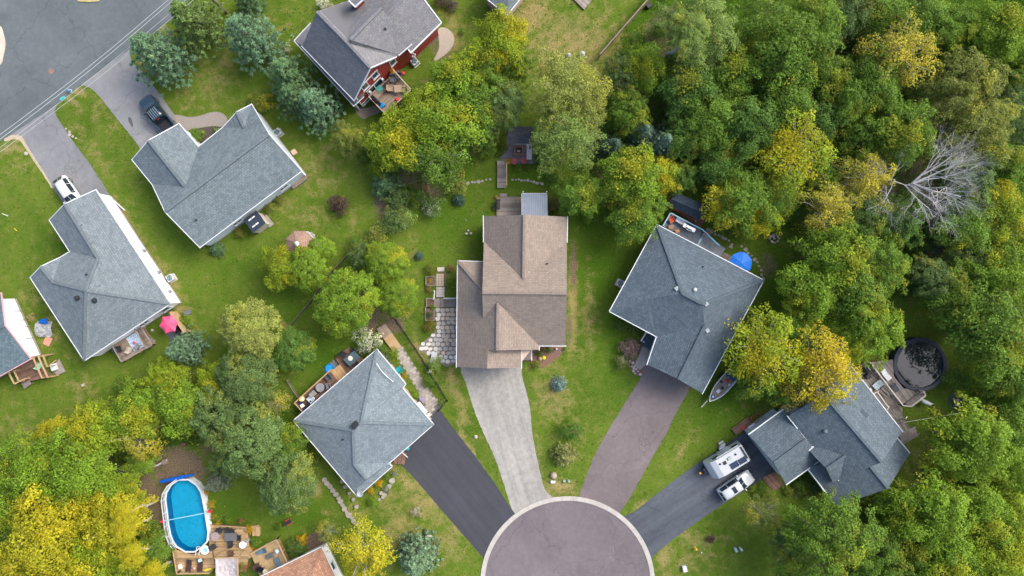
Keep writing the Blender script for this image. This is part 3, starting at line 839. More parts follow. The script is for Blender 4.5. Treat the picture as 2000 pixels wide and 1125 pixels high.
# dormer corner seen at the top edge
dm = [P(681, 1, 8.9), P(694, 14, 8.6), P(711, -2, 8.9), P(700, -16, 9.1)]
mb = MB(); roof_face(mb, dm); mb.build('dormer_roof', SH_RED, hD)
MB().bar(dm[0], dm[1], .12, .2).bar(dm[1], dm[2], .12, .2).build('fascia', WHITE, hD)
MB().prism([tuple(P(x, y, 7.5)[:2]) for x, y in ((683, 2), (694, 12), (709, -2), (700, -14))], 5.5, 8.55).build('dormer_wall', W_RED, hD)
# porch skirt roof along the west side
SKIRT = [('s1', (574.4, 80)), ('s2', (607, 45)), ('s3', (691, 207.5)), ('s4', (711, 189))]
sk = {k: P(x, y, 2.9) for k, (x, y) in SKIRT}
sk['t1'] = Vector((iD[1].x, iD[1].y, 3.7)); sk['t3'] = Vector((iD[0].x, iD[0].y, 3.7)); sk['t2'] = Vector((iD[1].x * .7 + iD[2].x * .3, iD[1].y * .7 + iD[2].y * .3, 3.7)); sk['t4'] = Vector((iD[0].x * .8 + iD[3].x * .2, iD[0].y * .8 + iD[3].y * .2, 3.7))
mb = MB()
for f in ('s1 s3 t3 t1', 's2 s1 t1 t2', 's3 s4 t4 t3'): roof_face(mb, [sk[k] for k in f.split()])
for f in ('s1 s3 t3 t1', 's2 s1 t1 t2', 's3 s4 t4 t3'): mb.poly([sk[k] - Vector((0, 0, .12)) for k in f.split()][::-1], [(0, 0)] * 4)
mb.build('porch_roof', SH_RED, hD)
for a, b in (('s1', 's2'), ('s1', 's3'), ('s3', 's4')): MB().bar(sk[a], sk[b], .1, .16).build('fascia', WHITE, hD)
for u in (0.03, .35, .7, .97):
    q = sk['s1'].lerp(sk['s3'], u); MB().box((q.x + .25, q.y + .1, 1.4), (.15, .15, 2.8)).build('porch_post', WHITE, hD)
window(hD, iD[0], iD[3], .27, 4.6, .95, 1.5); window(hD, iD[0], iD[3], .55, 4.8, .95, 1.5); window(hD, iD[0], iD[3], .97, 3.6, .9, 1.5)
window(hD, iD[0], iD[3], .42, 2.0, 2.4, 2.1, panes=2); window(hD, iD[0], iD[3], .12, .9, 1.3, .7)
for u, z in ((.62, 2.6), (.28, 2.6)):
    q = iD[0].lerp(iD[3], u); MB().box((q.x + .15, q.y - .15, z), (.25, .25, .4), .8).build('wall_lamp', WHITE, hD)
q0 = iD[0].lerp(iD[3], .16); q1 = iD[0].lerp(iD[3], .64)
MB().bar((q0.x + .05, q0.y - .05, 5.6), (q1.x + .05, q1.y - .05, 5.6), .1, .12).build('trim_band', WHITE, hD)
for (u, z) in ((.05, 1.6), (.1, 1.2), (.14, 1.5), (.1, 2.2)):
    q = w0.lerp(w1, u); MB().lathe((q.x + .05, q.y - .1, z), [(.1, 0), (.12, .15), (.06, .2)], 8).build('wall_vent', WHITE, hD)
roof_item(hD, 753, 57, 7.3, 'pipe', DARK, .22)
MB().bar((iD[0].x, iD[0].y, .3), (iD[0].x, iD[0].y, 4.9), .14, .14).build('corner_board', WHITE, hD)

# --- E: hip roofed house by the black driveway
hE, pE, wE = house('house', 'pale grey hip roofed house at the top of the black driveway', 3.3, .42,
    {'A': (736, 682.9), 'B': (792, 750.4), 'C': (785.6, 757.6), 'D': (846, 829), 'E': (759.2, 904.8), 'F': (764.8, 911.2), 'G': (698.4, 969.6), 'H': (573.6, 821.6),
     'K1': (689.6, 840, 'H', 'G'), 'N': (692, 906, 'H', 'G'), 'M': (716, 936, 'H', 'G'), 'K2': (706, 825, 'H', 'A'), 'O': (697, 953, 'H', 'G')},
    ['H A K2 K1', 'A B C K2', 'C D K2', 'D E N K1 K2', 'N E M', 'E F G O M', 'H K1 N M O G'], SH_E, W_BEIGE, ['A', 'B', 'C', 'D', 'E', 'F', 'G', 'H'], 'H-K1 K1-N A-K2 D-K2 N-M K1-K2', over=.4)
p = on_roof(hE, 694.5, 829, 6.3); MB().box((p.x, p.y, p.z), (.7, .55, .9), .9).box((p.x, p.y, p.z + .48), (.8, .65, .08), .9).build('chimney', DARK, hE)
roof_item(hE, 670, 858, 5.5, 'pipe', DARK, .22)
mb = MB(); mb.tube([P(x, y, z + .12) for x, y, z in ((735, 709, 3.95), (742, 720, 4.0), (749, 729, 4.0), (759, 738, 3.85), (768, 746, 3.65))], .045, 6)
o = mb.build('roof_cable', WHITE); tag(o, 'white cable lying in a bend on the pale grey roof', 'cable')
sdish = thing('satellite_dish', 'small grey dish at the lowest eave corner of the pale grey roof', 'dish', P(704, 963, 3.3))
p = P(704, 963, 3.4); MB().lathe((p.x, p.y, p.z + .2), [(.05, 0), (.25, .05), (.38, .15), (.36, .16), (.2, .08), (.03, .04)], 14).build('reflector', mat('dish_grey', '#878d92', var=.05), sdish)
MB().tube([p + Vector((0, 0, -.05)), p + Vector((0, 0, .22))], .04, 6).build('mast', STEEL, sdish)

# --- F: taupe centre house
VF = {'a': (944.8, 422.4), 'b': (1107.9, 423.5), 'n': (1024, 419.3, 'a', 'la'), 'la': (945, 471.7), 'rb': (1107, 472.5), 'j': (1022.5, 545, 'la', 'rb'),
      'ml': (942, 571.5, 'la', 'rb'), 'mr': (1107, 573, 'la', 'rb'), 'se': (1104.7, 675), 'sm': (1053, 675), 'sg': (1052.5, 683), 'S1': (972.5, 591, 'gl', 'gb'), 'S2': (971, 684.4, 'gl', 'gb'),
      'gl': (894.3, 510), 'gb': (892, 716.4), 'gm': (951, 719.6, 'gl', 'gb'), 'gr': (1018, 718.3), 'gk': (953, 684.4, 'gl', 'gb'), 'gq': (1018, 684), 'hx': (943, 511.5), 'hy': (943, 566, 'gl', 'gb'), 'wl': (943.2, 622, 'gl', 'gb')}
hF, pF, wF = house('house', 'taupe roofed house in the middle with the pale gravel driveway', 3.4, .62, VF,
    ['a n j la', 'n b rb j', 'la j rb mr ml', 'ml mr se sm S1 wl', 'sm sg S2 S1', 'gl hx hy', 'gl hy wl S1 S2 gk gm gb', 'gk gm gr gq'],
    SH_TAN, W_BEIGE, ['a', 'b', 'se', 'sm', 'gr', 'gb', 'gl', 'hx'], 'n-j ml-mr S1-S2 gl-hy', ['a n b'], over=.4, nofascia=('nb', 'an', 'gkgq', 'S2sg', 'S2gk', 'hxhy', 'mrrb', 'lala', 'wlml', 'hywl', 'gmgr', 'gbgm', 'mrse', 'mlla'))
# main left gable wall rising above the lean-to, right gable
for x, s in ((946, 1), (1103, -1)):
    A, B, K = P(x, 474, 3.4), P(x, 672, 3.4), P(x, 572, 6.7)
    m_ = MB(); m_.poly([A, B, K]); m_.poly([p + Vector((.1 * s, 0, 0)) for p in (K, B, A)]); m_.build('gable_wall', W_BEIGE, hF)
roof_item(hF, 1069, 515, 5.4, 'pipe', DARK, .2)
# porch
mb = MB(); mb.prism([tuple(P(x, y, 0)[:2]) for x, y in ((1018, 682), (1040, 682), (1040, 703), (1018, 703))], 0, .35); mb.build('porch_floor', WOODG, hF)
for a, b in (((1038, 683), (1038, 702)),): MB().bar(P(*a, 1.2), P(*b, 1.2), .1, .1).build('porch_rail', WHITE, hF)
for a in ((1038, 684), (1038, 701)): q = P(*a, 0); MB().box((q.x, q.y, .75), (.12, .12, 1.0)).build('porch_post', WHITE, hF)

# --- G: slate hip house on the right
hG, pG, wG = house('house', 'large slate grey hip roofed house beside the fishing boat', 3.6, .42,
    {'A': (1283.2, 439), 'B': (1491, 547.6), 'C': (1371.5, 768), 'D': (1264.5, 712), 'F': (1283, 657.5), 'G': (1191, 608),
     'U': (1332, 573, 'A', 'B'), 'V': (1372, 594, 'A', 'B'), 'W': (1376, 636, 'B', 'C'), 'Q': (1325, 741, 'B', 'C'), 'X': (1264, 584, 'A', 'G'), 'Y': (1273, 637, 'G', 'F'), 'Z': (1206, 605, 'G', 'F')},
    ['A B V U', 'B C Q W V', 'D Q W F', 'X U V W F Y', 'G F Y Z', 'Z Y X', 'A U X Z G'], SH_G, W_GREY, ['A', 'B', 'C', 'D', 'F', 'G'], 'A-U U-V B-V W-Q', ['C Q D'], over=.45, nofascia=('CQ', 'QD'))
for x, y, z in ((1321.5, 563.5, 6.9), (1379, 593.5, 6.5), (1381.5, 645.5, 6.0)): roof_item(hG, x, y, z, 'box', mat('vent_pale', '#868e94'), .19)
roof_item(hG, 1357, 566, 6.6, 'dome', mat('vent_white', '#9aa1a6'), .22)
roof_item(hG, 1373, 520.5, 5.4, 'pipe', DARK, .16)
# front porch
mb = MB(); mb.prism([tuple(P(x, y, 0)[:2]) for x, y in ((1264, 650), (1283, 660), (1270, 684), (1250, 672))], 0, .5); mb.build('porch_floor', mat('porch_slate', '#3c4b55'), hG)
MB().bar(P(1263, 648, 1.3), P(1252, 666, 1.3), .14, .1).build('porch_rail', WHITE, hG)
for a in ((1263, 649), (1253, 666)): q = P(*a, 0); MB().box((q.x, q.y, .9), (.13, .13, 1.0)).build('porch_post', WHITE, hG)

# --- H: slate house at the lower right
hH, pH, wH = house('house', 'dark slate gabled house with attached garage behind the caravan', 4.3, .55,
    {'a': (1539, 812.8), 'b': (1638, 937), 'c': (1762, 843), 'd': (1655, 706), 'r': (1608, 770, 'a', 'b'), 's': (1721.6, 903, 'a', 'b')},
    ['a b s r', 'r s c d'], SH_H, W_GREY, ['a', 'b', 'c', 'd'], 'r-s', ['a r d', 'b s c'], over=.35, nofascia=('bs', 'sc', 'ar', 'rd'))
def sub_roof(t, V, eave, pitch, faces, rm, walls, ridges, gables=(), over=.4, fascia=()):
    pts = solve(V, eave, pitch)
    mb = MB()
    for f in faces: roof_face(mb, [pts[k] for k in f.split()])
    for f in faces:
        q = [pts[k] - Vector((0, 0, .14)) for k in f.split()][::-1]; mb.poly(q, [(0, 0)] * len(q))
    mb.build('roof', rm, t)
    c = sum((pts[k] for k in walls), Vector()) / len(walls)
    wp = inset([pts[k] for k in walls], over)
    w = MB().prism([(p.x, p.y) for p in wp], 0, eave - .05)
    for g in gables:
        a, pk, b = [pts[k] for k in g.split()]
        cc = Vector((c.x, c.y, 0)); A, B, K = [x + (cc - Vector((x.x, x.y, 0))).normalized() * over for x in (a, b, pk)]
        K.z -= .3; A.z -= .05; B.z -= .05
        w.poly([A, B, K]); w.poly([K, B, A])
    w.build('wall', t.children[-1].data.materials[0] if False else W_GREY, t)
    for r in ridges.split():
        a, b = r.split('-'); MB().bar(pts[a] + Vector((0, 0, .03)), pts[b] + Vector((0, 0, .03)), .3, .16).build('ridge_cap', rm_cap(rm), t)
    for r in fascia:
        a, b = r.split('-'); MB().bar(pts[a] - Vector((0, 0, .06)), pts[b] - Vector((0, 0, .06)), .13, .19).build('fascia', WHITE, t)
    return pts
sub_roof(hH, {'a': (1461.6, 848.6), 'b': (1529.8, 799), 'c': (1612, 892), 'd': (1535.5, 946.8), 'r': (1511.3, 904, 'a', 'b'), 's': (1574, 858, 'a', 'b')}, 3.3, .42, ['a b s r', 'r s c d'], SH_H, ['a', 'b', 'c', 'd'], 'r-s', ['a r d'], fascia=('a-b', 'd-c'))
sub_roof(hH, {'a': (1574, 911), 'b': (1633.8, 989.6), 'c': (1777, 885), 'd': (1740, 840), 'r': (1690, 899, 'a', 'b'), 's': (1734.3, 953.8, 'a', 'b')}, 3.2, .5, ['a b s r', 'r s c d'], SH_H, ['a', 'b', 'c', 'd'], 'r-s', ['b s c'], fascia=('a-b', 'c-d'))
sub_roof(hH, {'a': (1580, 880), 'b': (1626.8, 943.4), 'q': (1651, 889.5, 5.75), 'p': (1614, 915.6, 5.45), 'x': (1590, 871, 4.35), 'y': (1640, 936, 4.35)}, 4.2, .5, ['a p q x', 'p b y q'], SH_H, ['a', 'b', 'y', 'x'], 'p-q', fascia=('a-x',))
roof_item(hH, 1611, 842, 5.6, 'dome', mat('vent_slate', '#56636c'), .22)

# --- I: terracotta house cut by the bottom edge
hI, pI, wI = house('house', 'white house with terracotta shingle roof cut off by the bottom edge', 3.2, .4,
    {'a': (628, 1069), 'b': (500, 1131), 'c': (560, 1260), 'd': (690, 1200), 'r': (597, 1165, 'a', 'd'), 's': (640, 1245, 'a', 'd')},
    ['a d s r', 'b r a', 'b c s r', 'c d s'], SH_BR, W_WHITE, ['a', 'b', 'c', 'd'], '', over=.4)
iI = [Vector((p.x, p.y, 0)) for p in wI]
window(hI, iI[0], iI[3], .32, 1.8, 1.0, 1.3)
# --- J: house cut by the top edge
hJ, pJ, wJ = house('house', 'grey roofed house corner cut off by the top edge', 3.3, .4,
    {'a': (990, 29), 'b': (940, -12), 'c': (1005, -110), 'd': (1062, -60), 'r': (998, -40, 4.6)},
    ['a b r', 'b c r', 'c d r', 'd a r'], SH_BLUE2, W_BEIGE, ['a', 'b', 'c', 'd'], '', over=.4)
# ------------------------------------------------------------------ trees and plants
def leaf_mesh(name, pos, nrm, size, tone, m, aspect=0.62, fold=0.18, direc=None):
    n = len(pos)
    nrm = nrm / np.linalg.norm(nrm, axis=1, keepdims=True)
    if direc is None: direc = rng.normal(size=(n, 3))
    t = direc - nrm * np.sum(direc * nrm, axis=1, keepdims=True)
    t /= np.linalg.norm(t, axis=1, keepdims=True) + 1e-9
    b = np.cross(nrm, t)
    s = size[:, None]
    v = np.empty((n, 4, 3), np.float32)
    v[:, 0] = pos - t * s * 0.5
    v[:, 1] = pos + b * s * aspect * 0.5 + nrm * s * fold
    v[:, 2] = pos + t * s * 0.5
    v[:, 3] = pos - b * s * aspect * 0.5 + nrm * s * fold
    me = bpy.data.meshes.new(name)
    me.vertices.add(n * 4); me.vertices.foreach_set('co', v.ravel())
    me.loops.add(n * 4); me.loops.foreach_set('vertex_index', np.arange(n * 4, dtype=np.int32))
    me.polygons.add(n); me.polygons.foreach_set('loop_start', np.arange(0, n * 4, 4, dtype=np.int32))
    me.update(calc_edges=True)
    ca = me.color_attributes.new('tone', 'FLOAT_COLOR', 'POINT')
    c = np.ones((n, 4, 4), np.float32); c[:, :, :3] = tone[:, None, :]
    ca.data.foreach_set('color', c.ravel())
    me.materials.append(m)
    return me

def rank01(x):
    r = np.empty(len(x)); r[np.argsort(x)] = np.linspace(0, 1, len(x)); return r

def limb(mb, p0, p1, r0, r1, sag=0.0, n=5, k=4):
    p0, p1 = Vector(p0), Vector(p1)
    pts = []; rad = []
    for i in range(k + 1):
        t = i / k
        q = p0.lerp(p1, t); q.z += sag * math.sin(math.pi * t) * (p1 - p0).length
        q += Vector((random.uniform(-1, 1), random.uniform(-1, 1), random.uniform(-1, 1))) * 0.04 * (p1 - p0).length * (0 if i in (0, k) else 1)
        pts.append(q); rad.append(r0 + (r1 - r0) * t)
    mb.tube(pts, rad, n)

def broadleaf(R=4.5, Hc=6.6, Rv=4.0, nclump=175, nleaf=95, rc=(0.7, 1.15), ls=(0.2, 0.36), lobes=5, inner=0.3, twigs=26, trunk_r=0.2, droop=0.4, tilt=0.5, low=-0.3, twig_r=0.05, lob_amp=1.0, rmin=0.74):
    ph = rng.uniform(0, 6.28, 6); am = rng.uniform(0.06, 0.17, 6) * lob_amp
    cpos = []; cdir = []
    for i in range(nclump):
        cz = low + (1 - low) * rng.random() ** 0.75
        a = i * 2.39996 + rng.normal() * 0.25
        s = math.sqrt(max(0, 1 - cz * cz))
        d = np.array([s * math.cos(a), s * math.sin(a), cz])
        lob = 1 + am[0] * math.sin(lobes * a + ph[0]) + am[1] * math.sin(3 * a + ph[1] + 2 * cz) + am[2] * math.sin(7 * a + ph[2]) * s + am[3] * math.sin(2 * a + ph[3])
        rr = lob * rng.uniform(rmin, 1.06)
        if rng.random() < inner: rr *= rng.uniform(0.45, 0.8)
        cpos.append([R * rr * d[0], R * rr * d[1], Hc + Rv * rr * d[2]]); cdir.append(d)
    cpos = np.array(cpos); cdir = np.array(cdir)
    sm = np.sin(cpos[:, 0] * 0.9 + ph[4]) + np.sin(cpos[:, 1] * 0.8 + ph[5]) + 0.6 * np.sin(cpos[:, 2] * 0.9 + ph[0]) + rng.normal(size=nclump) * 0.7
    ymask = rank01(sm)
    pos = []; nr = []; sz = []; tone = []
    for i in range(nclump):
        c, d = cpos[i], cdir[i]
        ax = d * 0.75 + np.array([0, 0, 0.85]) + rng.normal(size=3) * 0.15; ax /= np.linalg.norm(ax)
        t1 = d + rng.normal(0, .25, 3); t1 = t1 - ax * t1.dot(ax); t1 /= np.linalg.norm(t1) + 1e-6; t2 = np.cross(ax, t1)
        el = rng.uniform(1.0, 1.75)
        r = rng.uniform(*rc); n = int(nleaf * (r / rc[1]) ** 1.5 * rng.uniform(0.8, 1.2))
        # clump made of a few star-like sprays
        na = rng.integers(4, 7)
        arm = rng.integers(0, na, n); aa = arm * 2 * np.pi / na + rng.normal(0, 0.33, n) + rng.uniform(0, 6.28)
        rad = r * np.sqrt(rng.random(n)) * rng.uniform(0.75, 1.1, n)
        h = rng.normal(0, 0.13 * r, n) - droop * (rad / r) ** 2 * r
        p = c + np.outer(rad * np.cos(aa) * el, t1) + np.outer(rad * np.sin(aa) / el ** .6, t2) + np.outer(h, ax)
        rdir = np.outer(np.cos(aa), t1) + np.outer(np.sin(aa), t2)
        nn = ax + rdir * 0.35 * (rad / r)[:, None] + rng.normal(0, tilt, (n, 3))
        pos.append(p); nr.append(nn); sz.append(rng.uniform(ls[0], ls[1], n))
        g = rng.random()
        tone.append(np.stack([rng.random(n), np.full(n, g), np.clip(np.full(n, ymask[i]) + rng.normal(0, 0.05, n), 0.0, 1)], 1))
    crown = ('crown', np.vstack(pos), np.vstack(nr), np.concatenate(sz), np.vstack(tone))
    mb = MB()
    lean = rng.normal(0, 0.25, 2)
    top = (lean[0], lean[1], Hc + Rv * 0.2)
    limb(mb, (0, 0, -0.1), top, trunk_r, trunk_r * 0.45, n=7, k=5)
    order = rng.permutation(nclump)[:twigs]
    for i in order:
        t = rng.uniform(0.45, 0.95); b = Vector((lean[0] * t, lean[1] * t, (Hc + Rv * 0.2) * t))
        limb(mb, b, cpos[i], twig_r * 1.3, twig_r * 0.3, sag=0.05, n=4, k=3)
    return mb, crown

def conifer(R=3.2, Ht=8.0, levels=16, nb=9, tufts=6, needles=22, nl=0.42, nw=0.13, power=0.8, updir=0.6, droop=0.0, z0=0.8, fill=1.0):
    pos = []; nr = []; sz = []; tone = []; dr = []
    mb = MB(); limb(mb, (0, 0, -0.1), (0, 0, Ht), 0.16, 0.03, n=6, k=4)
    for li in range(levels):
        t = li / (levels - 1); z = z0 + (Ht - z0) * t
        rad = R * (1 - t) ** power * rng.uniform(0.85, 1.1) + 0.12
        k = max(3, int(nb * (0.5 + 0.5 * (1 - t))))
        a0 = rng.uniform(0, 6.28)
        for bi in range(k):
            a = a0 + bi * 2 * math.pi / k + rng.normal(0, 0.15)
            L = rad * rng.uniform(0.75, 1.12)
            dv = np.array([math.cos(a), math.sin(a), 0.12 - droop])
            nt_ = max(2, int(tufts * (0.4 + 0.6 * (1 - t))))
            g = rng.random(); ym = rng.random()
            tip = np.array([L * math.cos(a), L * math.sin(a), z + L * (0.15 - droop)])
            if li % 2 == 0: limb(mb, (0, 0, z), tip, 0.035, 0.012, n=3, k=2)
            for ti in range(nt_):
                f = 0.25 + 0.75 * (ti + 0.6) / nt_
                side = rng.normal(0, 0.22 * L * f)
                c = np.array([math.cos(a) * L * f - math.sin(a) * side, math.sin(a) * L * f + math.cos(a) * side, z + L * f * (0.15 - droop) + rng.normal(0, 0.08)])
                n = int(needles * fill)
                dd = rng.normal(size=(n, 3)) * 0.55 + dv * 0.9 + np.array([0, 0, updir])
                dd /= np.linalg.norm(dd, axis=1, keepdims=True)
                p = c + dd * nl * 0.45 * rng.uniform(0.6, 1.1, (n, 1))
                pos.append(p); dr.append(dd); nr.append(rng.normal(size=(n, 3)) + np.array([0, 0, 1.0]))
                sz.append(rng.uniform(0.75, 1.25, n) * nl)
                tone.append(np.stack([rng.random(n), np.full(n, np.clip(g + rng.normal(0, 0.18), 0, 1)), np.full(n, ym)], 1))
    return mb, ('crown', np.vstack(pos), np.vstack(nr), np.concatenate(sz), np.vstack(tone), np.vstack(dr), nw / nl)

def dead_tree():
    mb = MB()
    def grow(p, d, L, r, depth):
        k = 4
        pts = [p]; rad = [r]; q = p.copy(); dd = d.copy()
        for i in range(k):
            dd = (dd + Vector((random.gauss(0, .18), random.gauss(0, .18), random.gauss(0.05, .1)))).normalized()
            q = q + dd * (L / k); pts.append(q.copy()); rad.append(r * (1 - 0.5 * (i + 1) / k))
        mb.tube(pts, rad, 5 if depth < 2 else 3)
        if depth >= 4: return
        nch = [0, 6, 6, 6, 3][depth] if depth else 8
        for c in range(nch):
            t = random.uniform(0.3, 1.0); i = min(k - 1, int(t * k))
            b = pts[i].lerp(pts[i + 1], t * k - i)
            s = Vector((random.gauss(0, 1), random.gauss(0, 1), random.gauss(0, .5)))
            nd = (dd * (0.9 if depth else 0.2) + s * (0.55 if depth else 0.8)).normalized()
            grow(b, nd, L * random.uniform(.45, .68), r * (1 - .5 * t) * .55, depth + 1)
    grow(Vector((0, 0, 0)), Vector((.1, .0, 1)), 6.0, .14, 0)
    for _ in range(8):
        a = random.uniform(-1.5, 1.5)
        grow(Vector((.4, 0, random.uniform(4.5, 6.0))), Vector((math.cos(a), math.sin(a), .45)), 4.6, .075, 1)
    return mb

PROTO = {}
def register(name, res, leafm, bark):
    mb, c = res
    me_t = mb.data(name + '_trunk', bark, smooth=True)
    me_c = None
    if c is not None:
        if len(c) > 5: me_c = leaf_mesh(name + '_crown', c[1], c[2], c[3], c[4], leafm, aspect=c[6], fold=0.02, direc=c[5])
        else: me_c = leaf_mesh(name + '_crown', c[1], c[2], c[3], c[4], leafm)
    PROTO[name] = (me_t, me_c)

for i in range(4): register('maple%d' % i, broadleaf(lobes=4 + i), LEAF, BARK)
for i in range(3): register('fine%d' % i, broadleaf(nclump=240, nleaf=84, rc=(0.45, 0.75), ls=(0.16, 0.28), lobes=6 + i, droop=0.3), LEAF, BARK)
for i in range(3): register('round%d' % i, broadleaf(nclump=260, nleaf=88, rc=(0.5, 0.8), ls=(0.17, 0.3), lobes=5 + i, droop=0.35, lob_amp=.35, rmin=.92, inner=.18, tilt=.4), LEAF, BARK)
for i in range(3): register('loose%d' % i, broadleaf(nclump=90, nleaf=100, rc=(0.75, 1.3), ls=(0.2, 0.34), lobes=3 + i, inner=.25, twigs=60, twig_r=.055, droop=.5), LEAF, PALEBARK)
for i in range(2): register('sparse%d' % i, broadleaf(nclump=110, nleaf=75, rc=(0.55, 1.0), ls=(0.17, 0.3), lobes=4 + i, inner=.3, twigs=60, twig_r=.05, low=-.1), LEAF_O, DEADBARK)
register('wispy0', broadleaf(nclump=260, nleaf=75, rc=(0.5, 0.85), ls=(0.14, 0.26), lobes=6, inner=.3, twigs=45, twig_r=.035, droop=.3, tilt=.8), LEAF, DEADBARK)
for i in range(3): register('pine%d' % i, conifer(), NEEDLE, BARK)
for i in range(2): register('spruce%d' % i, conifer(R=2.4, Ht=7.0, levels=20, nb=11, tufts=5, needles=20, nl=0.32, nw=0.11, power=0.95, updir=0.3), NEEDLE, BARK)
register('weeping0', conifer(R=2.3, Ht=6.0, levels=22, nb=14, tufts=5, needles=18, nl=0.4, nw=0.11, power=0.55, updir=-0.4, droop=.35, z0=.5), NEEDLE, BARK)
SHP = dict(R=1.0, Hc=0.75, Rv=0.65, nclump=60, nleaf=42, rc=(0.2, 0.36), ls=(0.07, 0.14), twigs=14, trunk_r=0.04, twig_r=0.012, low=-.5)
for nm, lm in (('shrub', LEAF), ('bloomw', LEAF_W), ('bloomy', LEAF_F), ('bloomr', LEAF_R)):
    for i in range(2): register('%s%d' % (nm, i), broadleaf(**SHP, lobes=3 + i), lm, BARK)
register('ball0', broadleaf(R=1.0, Hc=0.8, Rv=0.8, nclump=160, nleaf=34, rc=(0.14, 0.2), ls=(0.05, 0.09), twigs=8, trunk_r=0.05, twig_r=0.012, low=-.6, inner=.05), LEAF, BARK)
register('spiky0', conifer(R=1.0, Ht=1.5, levels=8, nb=14, tufts=3, needles=16, nl=0.3, nw=0.05, power=.6, updir=.4, z0=.15), NEEDLE, BARK)
mbd = dead_tree(); PROTO['dead0'] = (mbd.data('dead_trunk', DEADBARK), None)
ZC = {'maple': 8.0, 'fine': 8.0, 'round': 8.0, 'loose': 8.0, 'sparse': 8.0, 'wispy': 8.0, 'pine': 3.0, 'spruce': 2.0, 'weeping': 2.0}
RN = {'maple': 4.75, 'fine': 4.65, 'round': 4.9, 'loose': 4.85, 'sparse': 4.7, 'wispy': 4.6, 'pine': 3.2, 'spruce': 2.4, 'weeping': 2.3, 'shrub': 1.15, 'bloomw': 1.15, 'bloomy': 1.15, 'bloomr': 1.15, 'ball': 1.05, 'spiky': 1.1}

LM = {'red walled house': (740, 100), 'L-shaped house': (430, 340), 'white-walled house': (200, 540), 'taupe house': (1000, 560), 'slate hip roofed house': (1340, 600), 'house by the caravan': (1650, 850), 'pale grey hip roofed house': (700, 830),
      'blue oval pool': (362, 1005), 'dark round pool': (1800, 710), 'dead grey tree': (1835, 350), 'black gazebo roof': (1340, 405), 'dark pickup': (310, 230), 'fire pit terrace': (1012, 300), 'octagonal gazebo': (588, 473), 'brown back fence': (1225, 55),
      'cul-de-sac': (1110, 1100), 'street corner': (100, 80), 'terracotta roof': (610, 1115), 'left edge house': (20, 660), 'fishing boat': (1405, 750), 'upper right corner': (2000, 0), 'right edge middle': (2000, 560), 'lower right corner': (2000, 1125), 'lower left corner': (0, 1125), 'top edge middle': (1500, 0)}
def direction(dx, dy):
    a = math.degrees(math.atan2(-dy, dx)) % 360
    return ['right of', 'above and right of', 'above', 'above and left of', 'left of', 'below and left of', 'below', 'below and right of'][int((a + 22.5) // 45) % 8]
def autolabel(desc, px, py):
    L = sorted(LM.items(), key=lambda kv: (kv[1][0] - px) ** 2 + (kv[1][1] - py) ** 2)
    for rank in range(len(L)):
        nm, (lx, ly) = L[rank]
        d = math.hypot(px - lx, py - ly)
        for w in ('', 'just ' if d < 110 else ('well ' if d > 220 else '')):
            s = '%s %s%s the %s' % (desc, w, direction(px - lx, py - ly), nm)
            if s not in LABELS: return s
    return desc + ' at photo place %d' % len(LABELS)

TREES = []
def plant(kind, px, py, rpx, c, y=0.0, label=None, desc=None, zs=1.0, z0=0.0, name=None, cat=None, group=None, rz=None):
    var = [k for k in PROTO if k.rstrip('0123456789') == kind]
    pk = var[random.randrange(len(var))]
    me_t, me_c = PROTO[pk]
    rn = RN[kind]; zc = ZC.get(kind, 0.6)
    s = rpx / 16.06 / rn
    for _ in range(4):
        z = zc * s * zs
        s = rpx * (ALT - z) / FPX / rn
    p = P(px, py, zc * s * zs)
    big = kind in ZC
    name = name or ({'pine': 'pine_tree', 'spruce': 'spruce_tree', 'weeping': 'spruce_tree'}.get(kind, 'broadleaf_tree') if big else ('flowering_shrub' if kind.startswith('bloom') else 'shrub'))
    lab = label or autolabel(desc, px, py)
    t = thing(name, lab, cat or ('tree' if big else 'shrub'), (p.x, p.y, z0), rz=rz if rz is not None else random.uniform(0, 6.28), group=group)
    t.scale = (s * random.uniform(.95, 1.05), s * random.uniform(.95, 1.05), s * zs)
    tr = bpy.data.objects.new('trunk' if big else 'stem', me_t); COL.objects.link(tr); tr.parent = t
    cr = bpy.data.objects.new('crown' if big else 'foliage', me_c); COL.objects.link(cr); cr.parent = t
    j = random.uniform(.9, 1.12)
    cr.color = (c[0] * j, c[1] * j, c[2] * j, y * (.8 if big and y < .5 else 1.0))
    return t

# leaf colours (base colours)
GY = (0.215, 0.300, 0.020); GM = (0.128, 0.232, 0.028); GD = (0.092, 0.184, 0.032); GB = (0.165, 0.278, 0.024); OL = (0.195, 0.235, 0.050)
YL = (0.370, 0.380, 0.024); PA = (0.290, 0.340, 0.080); GG = (0.125, 0.205, 0.062); YO = (0.300, 0.310, 0.04); PN = (0.165, 0.290, 0.165); PG = (0.145, 0.260, 0.115); PO = (0.165, 0.255, 0.075)
BLU = (0.24, 0.36, 0.34); PUR = (0.085, 0.040, 0.060); LT = (0.19, 0.285, 0.07); DK = (0.050, 0.115, 0.026)

